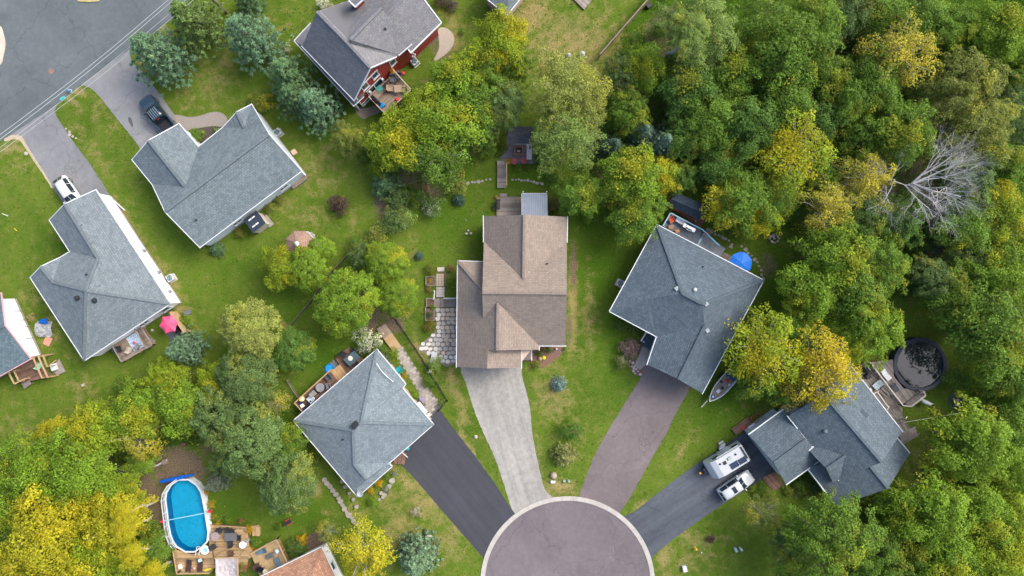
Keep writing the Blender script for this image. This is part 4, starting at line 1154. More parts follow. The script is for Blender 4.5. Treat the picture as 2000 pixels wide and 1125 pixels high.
for a in [
    # conifers at the upper left
    ('pine', 316, 113, 62, PN, 'blue green pine'), ('pine', 385, 48, 58, PO, 'olive green pine'), ('pine', 495, 80, 62, PN, 'pale blue green pine'), ('pine', 486, 2, 32, PG, 'green pine cut by the top edge'),
    ('pine', 568, 150, 50, PG, 'grey green pine'), ('pine', 622, 210, 52, PN, 'blue green pine'), ('pine', 580, 195, 45, PG, 'dark grey green pine'),
    # middle: big maples north of the taupe house
    ('maple', 978, 82, 62, GY, 'yellow topped maple', .45), ('fine', 1000, 130, 40, GM, 'green maple'), ('maple', 890, 155, 56, GB, 'green maple', .05), ('maple', 815, 232, 62, GY, 'bright green maple', .06), ('maple', 870, 240, 68, GB, 'bright green maple', .08),
    ('maple', 770, 275, 62, GY, 'maple with yellow patches', .16), ('loose', 850, 300, 62, GM, 'green maple', .05), ('fine', 945, 165, 52, GM, 'mid green maple'), ('fine', 935, 245, 42, GD, 'dark green tree'), ('fine', 985, 200, 48, GG, 'grey green tree'), ('maple', 920, 200, 55, GM, 'mid green maple'),
    ('fine', 680, 270, 36, OL, 'small olive tree'), ('wispy', 1105, 170, 78, PA, 'pale feathery larch'), ('wispy', 1105, 270, 72, LT, 'light green feathery tree'), ('wispy', 1120, 225, 62, PA, 'pale larch with bare grey twigs'),
    # left middle
    ('maple', 545, 522, 40, GY, 'yellow green tree', .12), ('round', 598, 525, 42, GB, 'bright green tree', .1), ('round', 625, 488, 28, GB, 'small bright green tree'), ('round', 672, 590, 64, GB, 'round green tree'), ('round', 752, 512, 42, GB, 'round tree flecked with yellow', .2), ('round', 773, 580, 42, GB, 'round tree with yellowing leaves', .06), ('fine', 706, 500, 28, GG, 'grey green tree'),
    ('round', 487, 645, 58, PA, 'pale silvery green tree'), ('round', 478, 738, 58, GG, 'grey green tree'), ('round', 570, 685, 42, GD, 'dark green round tree'), ('fine', 500, 690, 40, PA, 'pale green tree'), ('spruce', 370, 680, 40, PN, 'blue green spruce'),
    # lower left woods
    ('maple', 260, 810, 58, GB, 'yellow green maple', .12), ('maple', 180, 842, 60, GY, 'bright maple', .15), ('maple', 105, 850, 36, YL, 'golden maple', .5), ('sparse', 268, 850, 52, YO, 'half bare golden tree', .4), ('maple', 345, 790, 56, GB, 'green maple', .05), ('fine', 318, 735, 40, GY, 'small yellow green tree'), ('maple', 415, 745, 38, GY, 'yellow green tree', .1),
    ('round', 485, 865, 72, GG, 'large grey green tree'), ('fine', 425, 815, 60, GG, 'grey green tree'), ('round', 555, 945, 62, GG, 'grey green broad tree', .05), ('fine', 452, 895, 40, GG, 'grey green tree'), ('spruce', 428, 938, 26, (0.15, .2, .15), 'small pale spruce'), ('fine', 545, 868, 46, GM, 'green tree'),
    ('maple', 62, 925, 68, GB, 'green maple'), ('maple', 150, 918, 72, GB, 'bright green maple'), ('maple', 215, 960, 52, GY, 'yellow green maple', .1), ('maple', 75, 1045, 84, YL, 'large golden maple', .5), ('maple', 205, 1015, 66, YL, 'golden yellow maple', .55), ('maple', 255, 985, 34, YL, 'small golden maple', .6), ('maple', 175, 1095, 60, GY, 'yellow green maple', .35), ('loose', 120, 1000, 55, GY, 'yellow maple', .5),
    ('maple', 285, 1090, 42, GM, 'green maple'), ('maple', 15, 1000, 58, GB, 'green maple', .15), ('loose', 30, 880, 45, GB, 'green tree'), ('maple', 235, 1110, 45, GY, 'yellow green tree', .2), ('maple', 20, 1110, 50, YL, 'golden tree', .4), ('fine', 270, 900, 34, GB, 'green tree'),
    ('loose', 708, 1085, 62, YL, 'bright yellow tree', .6), ('sparse', 640, 1040, 26, OL, 'thin olive tree', .3), ('weeping', 815, 1085, 40, (0.19, .30, .18), 'weeping blue green spruce'), ('sparse', 530, 790, 36, OL, 'thin half bare tree', .2),
    # right: wood behind the slate house
    ('maple', 1235, 345, 66, GB, 'green maple', .12), ('maple', 1290, 345, 42, GY, 'yellow green maple', .55), ('maple', 1135, 378, 48, GM, 'green maple'), ('maple', 1238, 425, 52, GM, 'dark green maple'), ('fine', 1275, 400, 34, GM, 'green tree'), ('spruce', 1290, 285, 36, (.24, .36, .27), 'blue grey spruce'), ('fine', 1330, 345, 36, GD, 'dark green tree'),
    ('maple', 1262, 130, 50, GB, 'green maple', .05), ('fine', 1215, 150, 44, GG, 'grey green tree'), ('fine', 1230, 215, 48, GM, 'green tree', .1), ('spruce', 1250, 265, 34, (.21, .33, .24), 'blue green spruce'), ('fine', 1185, 220, 30, GD, 'dark tree'), ('spruce', 1195, 290, 30, (.16, .27, .19), 'dark blue green spruce'),
    ('fine', 1375, 55, 74, LT, 'tall pale green tree'), ('maple', 1350, 170, 62, GD, 'dark green maple'), ('maple', 1390, 230, 60, GM, 'green maple'), ('fine', 1340, 265, 48, GD, 'dark green tree'), ('maple', 1440, 140, 60, GM, 'green maple'), ('maple', 1465, 245, 66, GD, 'dark green maple'), ('maple', 1410, 320, 48, GD, 'dark maple'),
    ('maple', 1545, 90, 84, GM, 'broad green maple'), ('loose', 1495, 40, 55, GM, 'green maple'), ('maple', 1600, 30, 60, GM, 'green maple'), ('fine', 1660, 20, 55, GG, 'grey green tree'), ('maple', 1540, 190, 62, GM, 'green maple'), ('maple', 1620, 150, 52, GM, 'green maple'), ('sparse', 1765, 100, 76, YO, 'half bare yellow tree', .5),
    ('maple', 1725, 30, 56, GM, 'green maple'), ('maple', 1800, 30, 56, GM, 'green maple'), ('fine', 1870, 60, 55, GM, 'green tree'), ('maple', 1955, 60, 68, GB, 'bright green maple'), ('fine', 1885, 165, 74, OL, 'olive green tree'), ('fine', 1925, 250, 70, OL, 'olive tree'), ('fine', 1975, 190, 45, GG, 'grey green tree'),
    ('maple', 1710, 165, 66, GM, 'green maple', .03), ('maple', 1770, 255, 70, GM, 'green maple', .05), ('maple', 1690, 265, 52, GM, 'green maple'), ('loose', 1610, 235, 52, GD, 'dark maple'), ('loose', 1555, 300, 76, GY, 'yellow crowned maple', .6), ('maple', 1460, 390, 60, GM, 'green maple', .1), ('loose', 1425, 400, 50, YL, 'golden maple', .6), ('maple', 1490, 420, 45, GY, 'yellow maple', .5), ('maple', 1520, 380, 50, GM, 'green maple', .1),
    ('sparse', 1690, 345, 62, YO, 'golden half bare tree', .5), ('sparse', 1625, 405, 64, YO, 'orange tinged half bare tree', .45), ('fine', 1600, 350, 45, GM, 'green tree'), ('fine', 1690, 440, 55, GD, 'dark green tree'), ('fine', 1760, 430, 55, GD, 'dark green tree'), ('fine', 1900, 340, 60, GG, 'grey green tree'), ('maple', 1970, 320, 50, GM, 'green maple'),
    ('maple', 1965, 410, 58, GY, 'yellow green maple', .4), ('maple', 1895, 440, 58, GM, 'green maple', .1), ('maple', 1640, 500, 76, GB, 'green maple'), ('fine', 1720, 520, 60, GM, 'green tree', .05), ('maple', 1600, 560, 68, GB, 'bright green maple', .05), ('maple', 1680, 580, 70, GM, 'green maple', .08), ('spruce', 1835, 470, 34, (.09, .16, .12), 'dark spruce'),
    ('fine', 1830, 545, 50, GG, 'grey green tree'), ('maple', 1880, 580, 60, GM, 'green maple'), ('maple', 1960, 545, 66, GB, 'green maple', .06), ('maple', 1945, 650, 82, GM, 'large green maple', .05), ('maple', 1985, 735, 60, GM, 'green maple'), ('fine', 1900, 510, 45, GG, 'grey green tree'),
    ('fine', 1705, 650, 66, GB, 'bright feathery tree', .06), ('loose', 1500, 685, 80, GY, 'yellow green tree', .5), ('loose', 1612, 722, 80, (.42, .33, .03), 'orange yellow tree', .7), ('fine', 1560, 650, 52, GM, 'green tree', .1), ('fine', 1545, 755, 44, GM, 'green tree', .15), ('maple', 1480, 740, 46, GM, 'green maple', .1),
    # lower right
    ('maple', 1905, 870, 82, GB, 'large green maple', .03), ('maple', 1985, 850, 60, GM, 'green maple'), ('fine', 1625, 1060, 92, GM, 'broad green tree'), ('fine', 1545, 1060, 40, GG, 'grey green tree'), ('maple', 1760, 990, 52, GB, 'green maple'), ('maple', 1830, 1005, 76, GB, 'green maple'), ('maple', 1925, 1010, 66, GB, 'bright green maple', .05), ('maple', 1985, 1010, 55, GY, 'yellow green maple', .15),
    ('maple', 1860, 1095, 66, GB, 'bright green maple', .08), ('maple', 1960, 1095, 66, GY, 'yellow green maple', .12), ('fine', 1720, 1085, 60, GM, 'green tree'), ('maple', 1790, 1060, 55, GM, 'green maple'), ('sparse', 1492, 1005, 42, OL, 'thin olive tree', .15), ('maple', 1985, 940, 45, GB, 'green tree'),
    ('maple', 2015, 130, 50, GM, 'green maple'), ('fine', 2010, 250, 45, GG, 'grey green tree'), ('maple', 2015, 480, 50, GM, 'green maple'), ('maple', 2020, 640, 50, GM, 'green maple'), ('maple', 2020, 790, 45, GM, 'green maple'), ('maple', 2000, 20, 50, GB, 'bright green maple'), ('maple', 110, 1130, 60, GY, 'yellow maple', .4), ('fine', 1560, 1130, 50, GM, 'green tree'), ('maple', 1800, 1135, 55, GM, 'green maple')]:
    plant(a[0], a[1], a[2], a[3], a[4], a[6] if len(a) > 6 else 0.0, desc=a[5])

# the dead tree
p = P(1835, 350, 8.0)
dt = thing('dead_tree', 'bare dead grey tree spreading its branches over the wood', 'tree', (p.x - 2.9, p.y - .3, 0), rz=-0.1)
o = bpy.data.objects.new('trunk', PROTO['dead0'][0]); COL.objects.link(o); o.parent = dt; dt.scale = (1.02, 1.02, 1.22)

# leaning bare trunks seen beside the golden maples and the pale tree
def pole_trunk(name, label, a, b, za, zb, r, m=PALEBARK, crown='maple1', c=YL, cs=.34, y=.5):
    A, B = P(a[0], a[1], za), P(b[0], b[1], zb)
    t = thing(name, label, 'tree', (A.x, A.y, 0))
    mb = MB(); limb(mb, A, B, r, r * .6, n=7, k=5); mb.build('trunk', m, t, smooth=True)
    cr = bpy.data.objects.new('crown', PROTO[crown][1]); COL.objects.link(cr); cr.parent = t
    cr.location = B - Vector((A.x, A.y, 0)) - Vector((0, 0, 6.0 * cs)); cr.scale = (cs, cs, cs); cr.color = tuple(c) + (y,)
pole_trunk('leaning_tree', 'straight pale trunk leaning towards the blue pool, topmost of four', (313, 973), (245, 1005), 0.1, 7.5, .17)
pole_trunk('leaning_tree', 'pale trunk leaning below the topmost one beside the blue pool', (300, 1004), (245, 1035), 0.1, 7.5, .15)
pole_trunk('leaning_tree', 'long pale trunk near the lower left rim of the blue pool', (330, 1042), (262, 1084), 0.1, 7.5, .15)
pole_trunk('leaning_tree', 'pale trunk by the pool deck corner at the bottom', (338, 1096), (300, 1118), 0.1, 5, .2)
pole_trunk('leaning_tree', 'tall bare grey trunk below the pale green crown by the back fence', (1292, 135), (1340, 68), 0.1, 10.5, .26, mat('grey_bark', '#8f9089', var=.2, scale=4), 'fine1', LT, .5, 0)
pole_trunk('leaning_tree', 'brown fallen trunk showing between maples in the upper right wood', (1632, 230), (1660, 205), 0.3, 6.0, .2, PALEBARK, 'maple2', GM, .4, 0)
# fallen bare branches by the pool
mb = MB()
limb(mb, P(325, 898, .3), P(255, 932, .8), .14, .05, n=6)
for k in range(26):
    b = P(325, 898, .3).lerp(P(255, 932, .8), random.uniform(.35, 1)); e = b + Vector((random.uniform(-2.4, .8), random.uniform(-1.2, 1.8), random.uniform(.2, 1.4)))
    limb(mb, b, e, .03, .01, n=3, k=3)
tag(mb.build('fallen_branch', DEADBARK), 'bare fallen branch on the brown ground above the pool', 'branch')

# understorey: smaller bushes that close the wood, each its own thing
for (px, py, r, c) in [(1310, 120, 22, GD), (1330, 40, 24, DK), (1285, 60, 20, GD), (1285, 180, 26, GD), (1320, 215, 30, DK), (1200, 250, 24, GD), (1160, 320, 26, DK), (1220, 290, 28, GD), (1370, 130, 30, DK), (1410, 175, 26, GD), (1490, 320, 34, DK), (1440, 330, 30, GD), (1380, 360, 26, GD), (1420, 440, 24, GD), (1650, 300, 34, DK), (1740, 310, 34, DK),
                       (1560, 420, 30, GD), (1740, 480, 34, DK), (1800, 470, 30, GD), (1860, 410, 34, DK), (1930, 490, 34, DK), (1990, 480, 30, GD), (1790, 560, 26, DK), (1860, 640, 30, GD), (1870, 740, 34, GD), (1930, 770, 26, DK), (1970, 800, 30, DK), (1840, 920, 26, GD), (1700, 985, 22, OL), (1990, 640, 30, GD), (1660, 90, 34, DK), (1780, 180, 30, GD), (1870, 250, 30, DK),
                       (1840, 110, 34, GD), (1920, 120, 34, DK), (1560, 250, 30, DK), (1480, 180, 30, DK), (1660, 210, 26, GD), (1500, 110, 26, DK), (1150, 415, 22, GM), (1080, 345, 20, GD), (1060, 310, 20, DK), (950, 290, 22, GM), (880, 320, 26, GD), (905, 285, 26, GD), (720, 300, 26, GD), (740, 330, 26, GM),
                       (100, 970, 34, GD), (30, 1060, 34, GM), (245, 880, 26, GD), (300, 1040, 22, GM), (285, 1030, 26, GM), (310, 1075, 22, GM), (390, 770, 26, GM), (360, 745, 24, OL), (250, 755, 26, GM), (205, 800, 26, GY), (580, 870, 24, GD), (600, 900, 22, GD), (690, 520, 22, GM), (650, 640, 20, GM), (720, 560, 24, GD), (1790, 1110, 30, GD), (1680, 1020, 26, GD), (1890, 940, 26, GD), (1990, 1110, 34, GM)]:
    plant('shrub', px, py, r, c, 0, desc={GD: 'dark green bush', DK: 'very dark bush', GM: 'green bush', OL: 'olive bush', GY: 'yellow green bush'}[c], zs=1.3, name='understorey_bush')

# garden shrubs, each described
for a in [
    ('shrub', 510, 200, 26, OL, .35, 'olive and orange shrub against the L-shaped house roof'), ('bloomw', 560, 92, 14, GB, .5, 'small white flowering shrub beside the pale blue green pine'), ('bloomw', 632, 9, 15, GM, .8, 'white hydrangea at the top edge by the red house'),
    ('shrub', 862, 2, 16, (.07, .05, .05), 0, 'purple brown ball shrub cut by the top edge'), ('shrub', 881, 11, 16, (.075, .055, .055), 0, 'purple brown ball shrub right of its twin'), ('ball', 902, 62, 7, GM, 0, 'tiny green ball shrub on the lawn by the red house'),
    ('spiky', 755, 362, 32, PG, 0, 'grey green spiky bush at the lawn edge below the maples'), ('shrub', 768, 430, 32, GG, 0, 'grey green bush in the hedge row, lowest but one'), ('shrub', 790, 425, 24, LT, 0, 'light green bush in the hedge row'), ('bloomw', 846, 405, 26, GG, .12, 'grey green bush with pale blossoms'), ('shrub', 888, 358, 28, OL, 0, 'olive feathery bush by the stepping stones'), ('spiky', 896, 391, 13, (.05, .1, .07), 0, 'small dark conifer below the olive bush'),
    ('shrub', 828, 376, 15, (.12, .075, .06), 0, 'brown bush among the hedge bushes'), ('shrub', 775, 390, 28, GG, 0, 'grey green bush in the hedge row, upper'), ('shrub', 815, 385, 24, GD, 0, 'dark green bush beside the brown bush'), ('shrub', 735, 460, 26, OL, 0, 'yellowish bush at the foot of the hedge row'), ('shrub', 700, 480, 24, GM, 0, 'green bush at the fence line'),
    ('shrub', 662, 401, 23, PUR, 0, 'dark purple leaved shrub alone on the lawn'), ('spiky', 818, 500, 9, (.06, .12, .09), 0, 'tiny blue green conifer on the lawn'), ('ball', 841, 527, 12, (.10, .115, .02), 0, 'olive ball shrub at the top of the planters'), ('ball', 838, 637, 12, (.12, .10, .02), .0, 'golden brown ball shrub beside the flagstones'),
    ('spiky', 1092, 750, 16, BLU, 0, 'small silvery blue spruce on the front lawn'), ('ball', 1115, 840, 21, (.05, .11, .02), 0, 'bushy green shrub on the front lawn'), ('spiky', 1103, 888, 25, (.22, .24, .08), 0, 'pale yellow green grassy shrub on the front lawn'), ('shrub', 1388, 1053, 10, PUR, 0, 'small purple shrub near the right driveway'),
    ('ball', 1215, 635, 13, (.05, .10, .02), 0, 'clipped green ball shrub, left one by the porch'), ('ball', 1241, 641, 13, (.05, .10, .02), 0, 'clipped green ball shrub, right one by the porch'), ('shrub', 1231, 680, 24, (.11, .075, .08), 0, 'mauve brown shrub at the slate house path'), ('bloomw', 1214, 708, 16, (.10, .12, .03), .12, 'rounded shrub with pale spots by the brown driveway'), ('shrub', 1200, 402, 14, (.13, .06, .05), 0, 'reddish bush under the maples'),
    ('shrub', 386, 266, 17, (.10, .19, .015), 0, 'bright green bush in the mulch corner'), ('bloomw', 425, 257, 10, (.10, .19, .02), .25, 'bright bush with white blooms along the white eave'), ('bloomw', 715, 665, 31, GM, .7, 'big white hydrangea beside the wooden steps'), ('shrub', 735, 685, 22, GD, 0, 'dark green bush behind the hydrangea'), ('shrub', 750, 700, 20, (.07, .11, .04), 0, 'mixed green bush along the pale grey house'), ('shrub', 768, 692, 14, GB, 0, 'bright green bush by the paver walk'),
    ('shrub', 838, 745, 17, (.06, .13, .015), 0, 'bright green bush at the fence by the paver walk'), ('shrub', 862, 787, 9, LT, 0, 'small light bush near the paver walk end'), ('shrub', 809, 773, 10, GB, 0, 'small green plant at the paver walk by the house'), ('bloomy', 790, 735, 9, OL, .3, 'yellowish plant beside the teal chair'), ('shrub', 850, 712, 18, LT, 0, 'pale green shrub at the flagstone corner'),
    ('shrub', 578, 1070, 22, (.045, .09, .02), 0, 'round dark green bush by the lower deck'), ('bloomy', 590, 1054, 12, OL, .9, 'orange flower clump above the round dark bush'), ('bloomw', 640, 12, 10, GM, .6, 'second white hydrangea at the top edge'), ('shrub', 1470, 955, 10, (.13, .2, .02), 0, 'lime green ball plant by the white car nose'), ('shrub', 1478, 967, 9, (.17, .23, .05), 0, 'pale lime plant below the lime ball'), ('shrub', 1488, 955, 14, GM, 0, 'green plant beside the wooden pad'), ('shrub', 1500, 965, 14, (.15, .19, .03), 0, 'yellow green plant below the wooden pad'),
    ('shrub', 1540, 958, 12, (.13, .17, .02), 0, 'yellow green bush under the garage eave'), ('shrub', 1565, 948, 20, GM, 0, 'green bush in the house corner bed'), ('shrub', 1590, 950, 18, (.05, .1, .03), 0, 'dark bush in the house corner bed'), ('shrub', 1580, 965, 15, OL, 0, 'olive bush in the house corner bed'), ('shrub', 1715, 1010, 18, (.09, .15, .015), 0, 'bright bush below the dark slate roof'), ('shrub', 1705, 1000, 10, (.2, .1, .09), 0, 'pinkish bush below the dark slate roof'),
    ('spiky', 425, 487, 15, PG, 0, 'dark needle shrub under the L-shaped house wall'), ('bloomy', 467, 455, 12, OL, .1, 'olive plant along the L-shaped house wall'), ('shrub', 528, 405, 13, OL, 0, 'low olive plant near the small shed'), ('shrub', 545, 390, 12, OL, 0, 'low olive plant under the house window'), ('shrub', 365, 628, 16, GB, 0, 'leafy bush against the wooden screen'), ('shrub', 82, 615, 11, GM, 0, 'small green bush by the tarp pile'), ('shrub', 62, 620, 9, (.25, .2, .1), 0, 'straw coloured bush at the white wall'),
    ('shrub', 545, 1028, 10, GM, 0, 'green plants by the pool deck steps'), ('shrub', 500, 1062, 12, GM, 0, 'green plants between the two decks'), ('bloomy', 493, 1068, 9, OL, .9, 'yellow flower clump between the two decks'), ('bloomy', 488, 1033, 11, OL, .7, 'yellow flower clump at the pool deck corner'), ('bloomr', 475, 1108, 14, GM, .35, 'pink and white flowers beside the lower deck rail'),
    ('bloomy', 404, 960, 9, OL, .45, 'yellow flowers by the pool, topmost clump'), ('bloomy', 412, 985, 11, GM, .5, 'yellow flowers by the pool, second clump'), ('bloomy', 420, 1010, 11, GM, .3, 'yellow flowers by the pool, third clump'), ('bloomy', 425, 1025, 9, GM, .6, 'yellow flowers by the pool, lowest clump'), ('bloomr', 470, 1018, 7, GM, .7, 'pink flowers behind the pool deck'), ('shrub', 445, 1015, 9, GM, 0, 'green plant behind the pool deck'), ('bloomy', 365, 930, 8, OL, .4, 'yellow flowers above the pool cover roll'),
    ('bloomy', 992, 316, 8, OL, .85, 'yellow daisies at the terrace bridge'), ('shrub', 983, 288, 12, (.11, .15, .015), 0, 'lime bush left of the fire pit terrace'), ('shrub', 975, 296, 10, (.10, .14, .015), 0, 'lime bush lower left of the fire pit terrace'), ('shrub', 1011, 329, 8, (.07, .12, .015), 0, 'green plant below the left red chair'), ('shrub', 1030, 327, 8, (.08, .13, .015), 0, 'green plant below the right red chair'), ('shrub', 1047, 321, 8, (.08, .13, .015), 0, 'green plant at the terrace corner'),
    ('bloomy', 969, 385, 5, OL, .8, 'orange flowers at the deck corner'), ('shrub', 966, 404, 7, (.09, .14, .06), 0, 'grey green plant beside the black bench'), ('bloomy', 1014, 390, 5, OL, .5, 'yellow plant by the metal roof'), ('shrub', 1080, 400, 16, (.11, .11, .05), 0, 'mixed bush beside the metal roof'), ('shrub', 1090, 415, 12, (.10, .15, .02), 0, 'yellow green bush beside the metal roof'), ('bloomw', 1070, 408, 8, OL, .3, 'speckled bush at the metal roof edge'),
    ('shrub', 1047, 712, 11, (.12, .15, .02), 0, 'yellow green bush at the taupe house bed'), ('shrub', 1053, 690, 8, (.04, .1, .02), 0, 'green plant by the taupe porch'), ('shrub', 1072, 684, 8, (.04, .12, .02), 0, 'bright plant in the taupe house bed'), ('bloomr', 1062, 682, 6, OL, .4, 'reddish plant in the taupe house bed'), ('shrub', 1103, 682, 5, GM, 0, 'small tuft at the taupe house corner'),
    ('bloomy', 740, 944, 9, GM, .85, 'orange lilies right of the lower flower bed'), ('bloomy', 724, 958, 8, GM, .8, 'orange lilies left of the lower flower bed'), ('shrub', 755, 930, 8, (.10, .18, .03), 0, 'lime plant in the bed by the black driveway'), ('shrub', 770, 925, 8, (.16, .2, .14), 0, 'silver plant in the bed by the black driveway'), ('shrub', 728, 980, 12, (.08, .16, .015), 0, 'bright green plant at the bed end'), ('bloomw', 755, 956, 8, (.15, .18, .12), .2, 'silvery low plant in the stone bed'), ('bloomw', 813, 1000, 11, (.2, .18, .11), .4, 'pale dried shrub on the lawn'),
    ('shrub', 845, 600, 7, GB, 0, 'green planter plant, upper'), ('shrub', 838, 615, 8, (.06, .1, .05), 0, 'green planter plant, lower'), ('bloomr', 838, 565, 9, OL, .25, 'brown and red plants in the planters'), ('shrub', 880, 552, 11, GB, 0, 'bright green shrub by the taupe wall'), ('bloomr', 880, 524, 9, OL, .3, 'brownish bed plants at the taupe wall'), ('bloomy', 840, 548, 6, OL, .5, 'yellow flowers in the planters')]:
    k_ = 1.0 if a[4] in (GY, GM, GD, GB, OL, YL, PA, GG, YO, PN, PG, PO, BLU, PUR, LT, DK) else 1.5
    plant(a[0], a[1], a[2], a[3], tuple(min(.6, x * k_) for x in a[4]), a[5], label=a[6])

# undergrowth that closes the woodland floor, and tufts, weeds and fallen leaves on the lawns
def pin(poly, fx, fy):
    c_ = np.zeros(len(fx), bool); j = len(poly) - 1
    for i in range(len(poly)):
        xi, yi = poly[i]; xj, yj = poly[j]
        c_ ^= ((yi > fy) != (yj > fy)) & (fx < (xj - xi) * (fy - yi) / (yj - yi + 1e-9) + xi); j = i
    return c_
UG = [[(1300, -40), (1200, 120), (1165, 310), (1300, 335), (1420, 370), (1560, 470), (1600, 640), (1700, 640), (1790, 560), (1870, 640), (1900, 770), (2060, 800), (2060, -40)], [(-60, 905), (70, 880), (280, 790), (420, 750), (540, 790), (560, 870), (400, 860), (320, 870), (262, 925), (262, 1160), (-60, 1160)], [(1570, 1040), (1740, 1000), (1840, 920), (1880, 850), (2060, 790), (2060, 1160), (1570, 1160)], [(760, 320), (790, 220), (900, 140), (990, 150), (950, 260), (890, 300), (830, 360), (770, 410)]]
cx = rng.uniform(-60, 2060, 9000); cy = rng.uniform(-40, 1160, 9000)
ok = np.zeros(9000, bool)
for U in UG: ok |= pin(U, cx, cy)
cx, cy = cx[ok], cy[ok]; nc = len(cx); per = 18
bx_ = np.repeat((cx - 1000) * ALT / FPX, per) + rng.normal(0, .38, nc * per); by_ = np.repeat(-(cy - 562.5) * ALT / FPX, per) + rng.normal(0, .38, nc * per)
hz = np.repeat(rng.uniform(.2, 1.3, nc), per) * rng.uniform(.5, 1.0, nc * per)
me = leaf_mesh('undergrowth', np.stack([bx_, by_, hz], 1), rng.normal(0, .5, (nc * per, 3)) + np.array([0, 0, 1.0]), rng.uniform(.2, .36, nc * per), np.stack([rng.random(nc * per), np.repeat(rng.random(nc), per), np.repeat(rng.random(nc), per)], 1), LEAF)
o = bpy.data.objects.new('undergrowth', me); COL.objects.link(o); o.color = (.075, .16, .025, .06)
tag(o, 'low green undergrowth on the woodland floor', 'undergrowth', kind='stuff')
# ------------------------------------------------------------------ decks, fences, small structures
def boards(poly, z, th, direc, w=0.15, gap=0.022):
    """deck boards clipped to a convex polygon (world xy)"""
    poly = ccw(poly); d = Vector(direc).normalized(); n = Vector((-d.y, d.x))
    mb = MB(); ts = [Vector(p).dot(n) for p in poly]; us = [Vector(p).dot(d) for p in poly]
    t = min(ts)
    while t < max(ts):
        a, b = t + gap / 2, t + w - gap / 2
        r = [d * (min(us) - 1) + n * a, d * (max(us) + 1) + n * a, d * (max(us) + 1) + n * b, d * (min(us) - 1) + n * b]
        q = clip_convex(poly, ccw([(v.x, v.y) for v in r]))
        if len(q) >= 3: mb.prism(q, z - th, z - random.uniform(0, .006))
        t += w
    return mb

def deck(label, poly_px, z, dpx, m, name='deck', rails=(), rail_m=None, rail_h=0.95, skirt=True, group=None, rw=0.11):
    poly = [tuple(P(x, y, z)[:2]) for x, y in poly_px]
    c = Vector((sum(p[0] for p in poly) / len(poly), sum(p[1] for p in poly) / len(poly), 0))
    t = thing(name, label, 'deck', c, group=group)
    d = P(*dpx[1], z) - P(*dpx[0], z)
    boards(poly, z, .04, (d.x, d.y)).build('decking', m, t, kind='stuff')
    if skirt and z > 0.08:
        ins = inset([Vector(p) for p in ccw(poly)], .06)
        MB().prism([(p.x, p.y) for p in ins], 0, z - .06).build('frame', m if z < .5 else WOODB, t)
    rm = rail_m or m
    for pth in rails:
        pts = [P(x, y, z + rail_h) for x, y in pth]
        for a, b in zip(pts, pts[1:]):
            MB().bar(a, b, rw, .05).build('rail', rm, t)
            L = (b - a).length; k = max(1, int(L / 1.6))
            for i in range(k + 1):
                q = a.lerp(b, i / k); MB().box((q.x, q.y, z + rail_h / 2), (.1, .1, rail_h)).build('post', rm, t)
            bal = MB(); kb = int(L / .16)
            for i in range(1, kb):
                q = a.lerp(b, i / kb); bal.box((q.x, q.y, z + rail_h / 2), (.035, .035, rail_h - .1))
            if kb > 1: bal.build('baluster_row', rm, t, kind='stuff')
    return t

def steps(t, a, b, n, z0, z1, w, m):
    """treads from a (z0) to b (z1); px coordinates"""
    A, B = P(a[0], a[1], z0), P(b[0], b[1], z1)
    d = (B - A); d.z = 0; L = d.length; d.normalize()
    for i in range(n):
        f = (i + .5) / n; q = A.lerp(B, f)
        MB().box((q.x, q.y, q.z / 2 + .02), (L / n * .94, w, max(.05, q.z)), math.atan2(d.y, d.x)).build('tread', m, t)

# furniture in local coordinates -------------------------------------------------
def chair(label, px, py, z, rz, m, m2=None, group=None, name='patio_chair', s=1.0):
    t = thing(name, label, 'chair', P(px, py, z + .4).xy.to_3d() + Vector((0, 0, z)), rz=rz, group=group)
    m2 = m2 or m; w = .56 * s
    MB().box((0, 0, .42), (.54 * s, w, .08)).build('seat', m, t, bevel=.02)
    MB().mesh([(-.25 * s, -w / 2, .46), (-.25 * s, w / 2, .46), (-.36 * s, w / 2, .95), (-.36 * s, -w / 2, .95), (-.31 * s, -w / 2, .46), (-.31 * s, w / 2, .46), (-.42 * s, w / 2, .95), (-.42 * s, -w / 2, .95)],
              [[0, 1, 2, 3], [7, 6, 5, 4], [0, 3, 7, 4], [1, 5, 6, 2], [3, 2, 6, 7], [0, 4, 5, 1]]).build('backrest', m, t, bevel=.015)
    for sx in (-1, 1):
        MB().bar((-.3 * s, sx * w / 2, .62), (.28 * s, sx * w / 2, .62), .07, .04).build('armrest', m2, t)
        for sy in (-.24, .24): MB().box((sy * s, sx * (w / 2 - .02), .3 if sy > 0 else .2), (.045, .045, .6 if sy > 0 else .4)).build('leg', m2, t)
    return t

def table(label, px, py, z, rz, size, m, round_=False, h=.72, group=None, m2=None):
    t = thing('patio_table', label, 'table', P(px, py, z + h).xy.to_3d() + Vector((0, 0, z)), rz=rz, group=group)
    if round_:
        MB().lathe((0, 0, h - .04), [(size[0] / 2 * .98, 0), (size[0] / 2, .02), (size[0] / 2 * .98, .04)], 24).build('tabletop', m, t)
    else: MB().box((0, 0, h - .02), (size[0], size[1], .04)).build('tabletop', m, t, bevel=.015)
    for sx in (-1, 1):
        for sy in (-1, 1): MB().bar((sx * size[0] * .3, sy * size[1] * .3, 0), (sx * size[0] * .27, sy * size[1] * .27, h - .04), .05, .05).build('leg', m2 or m, t)
    return t

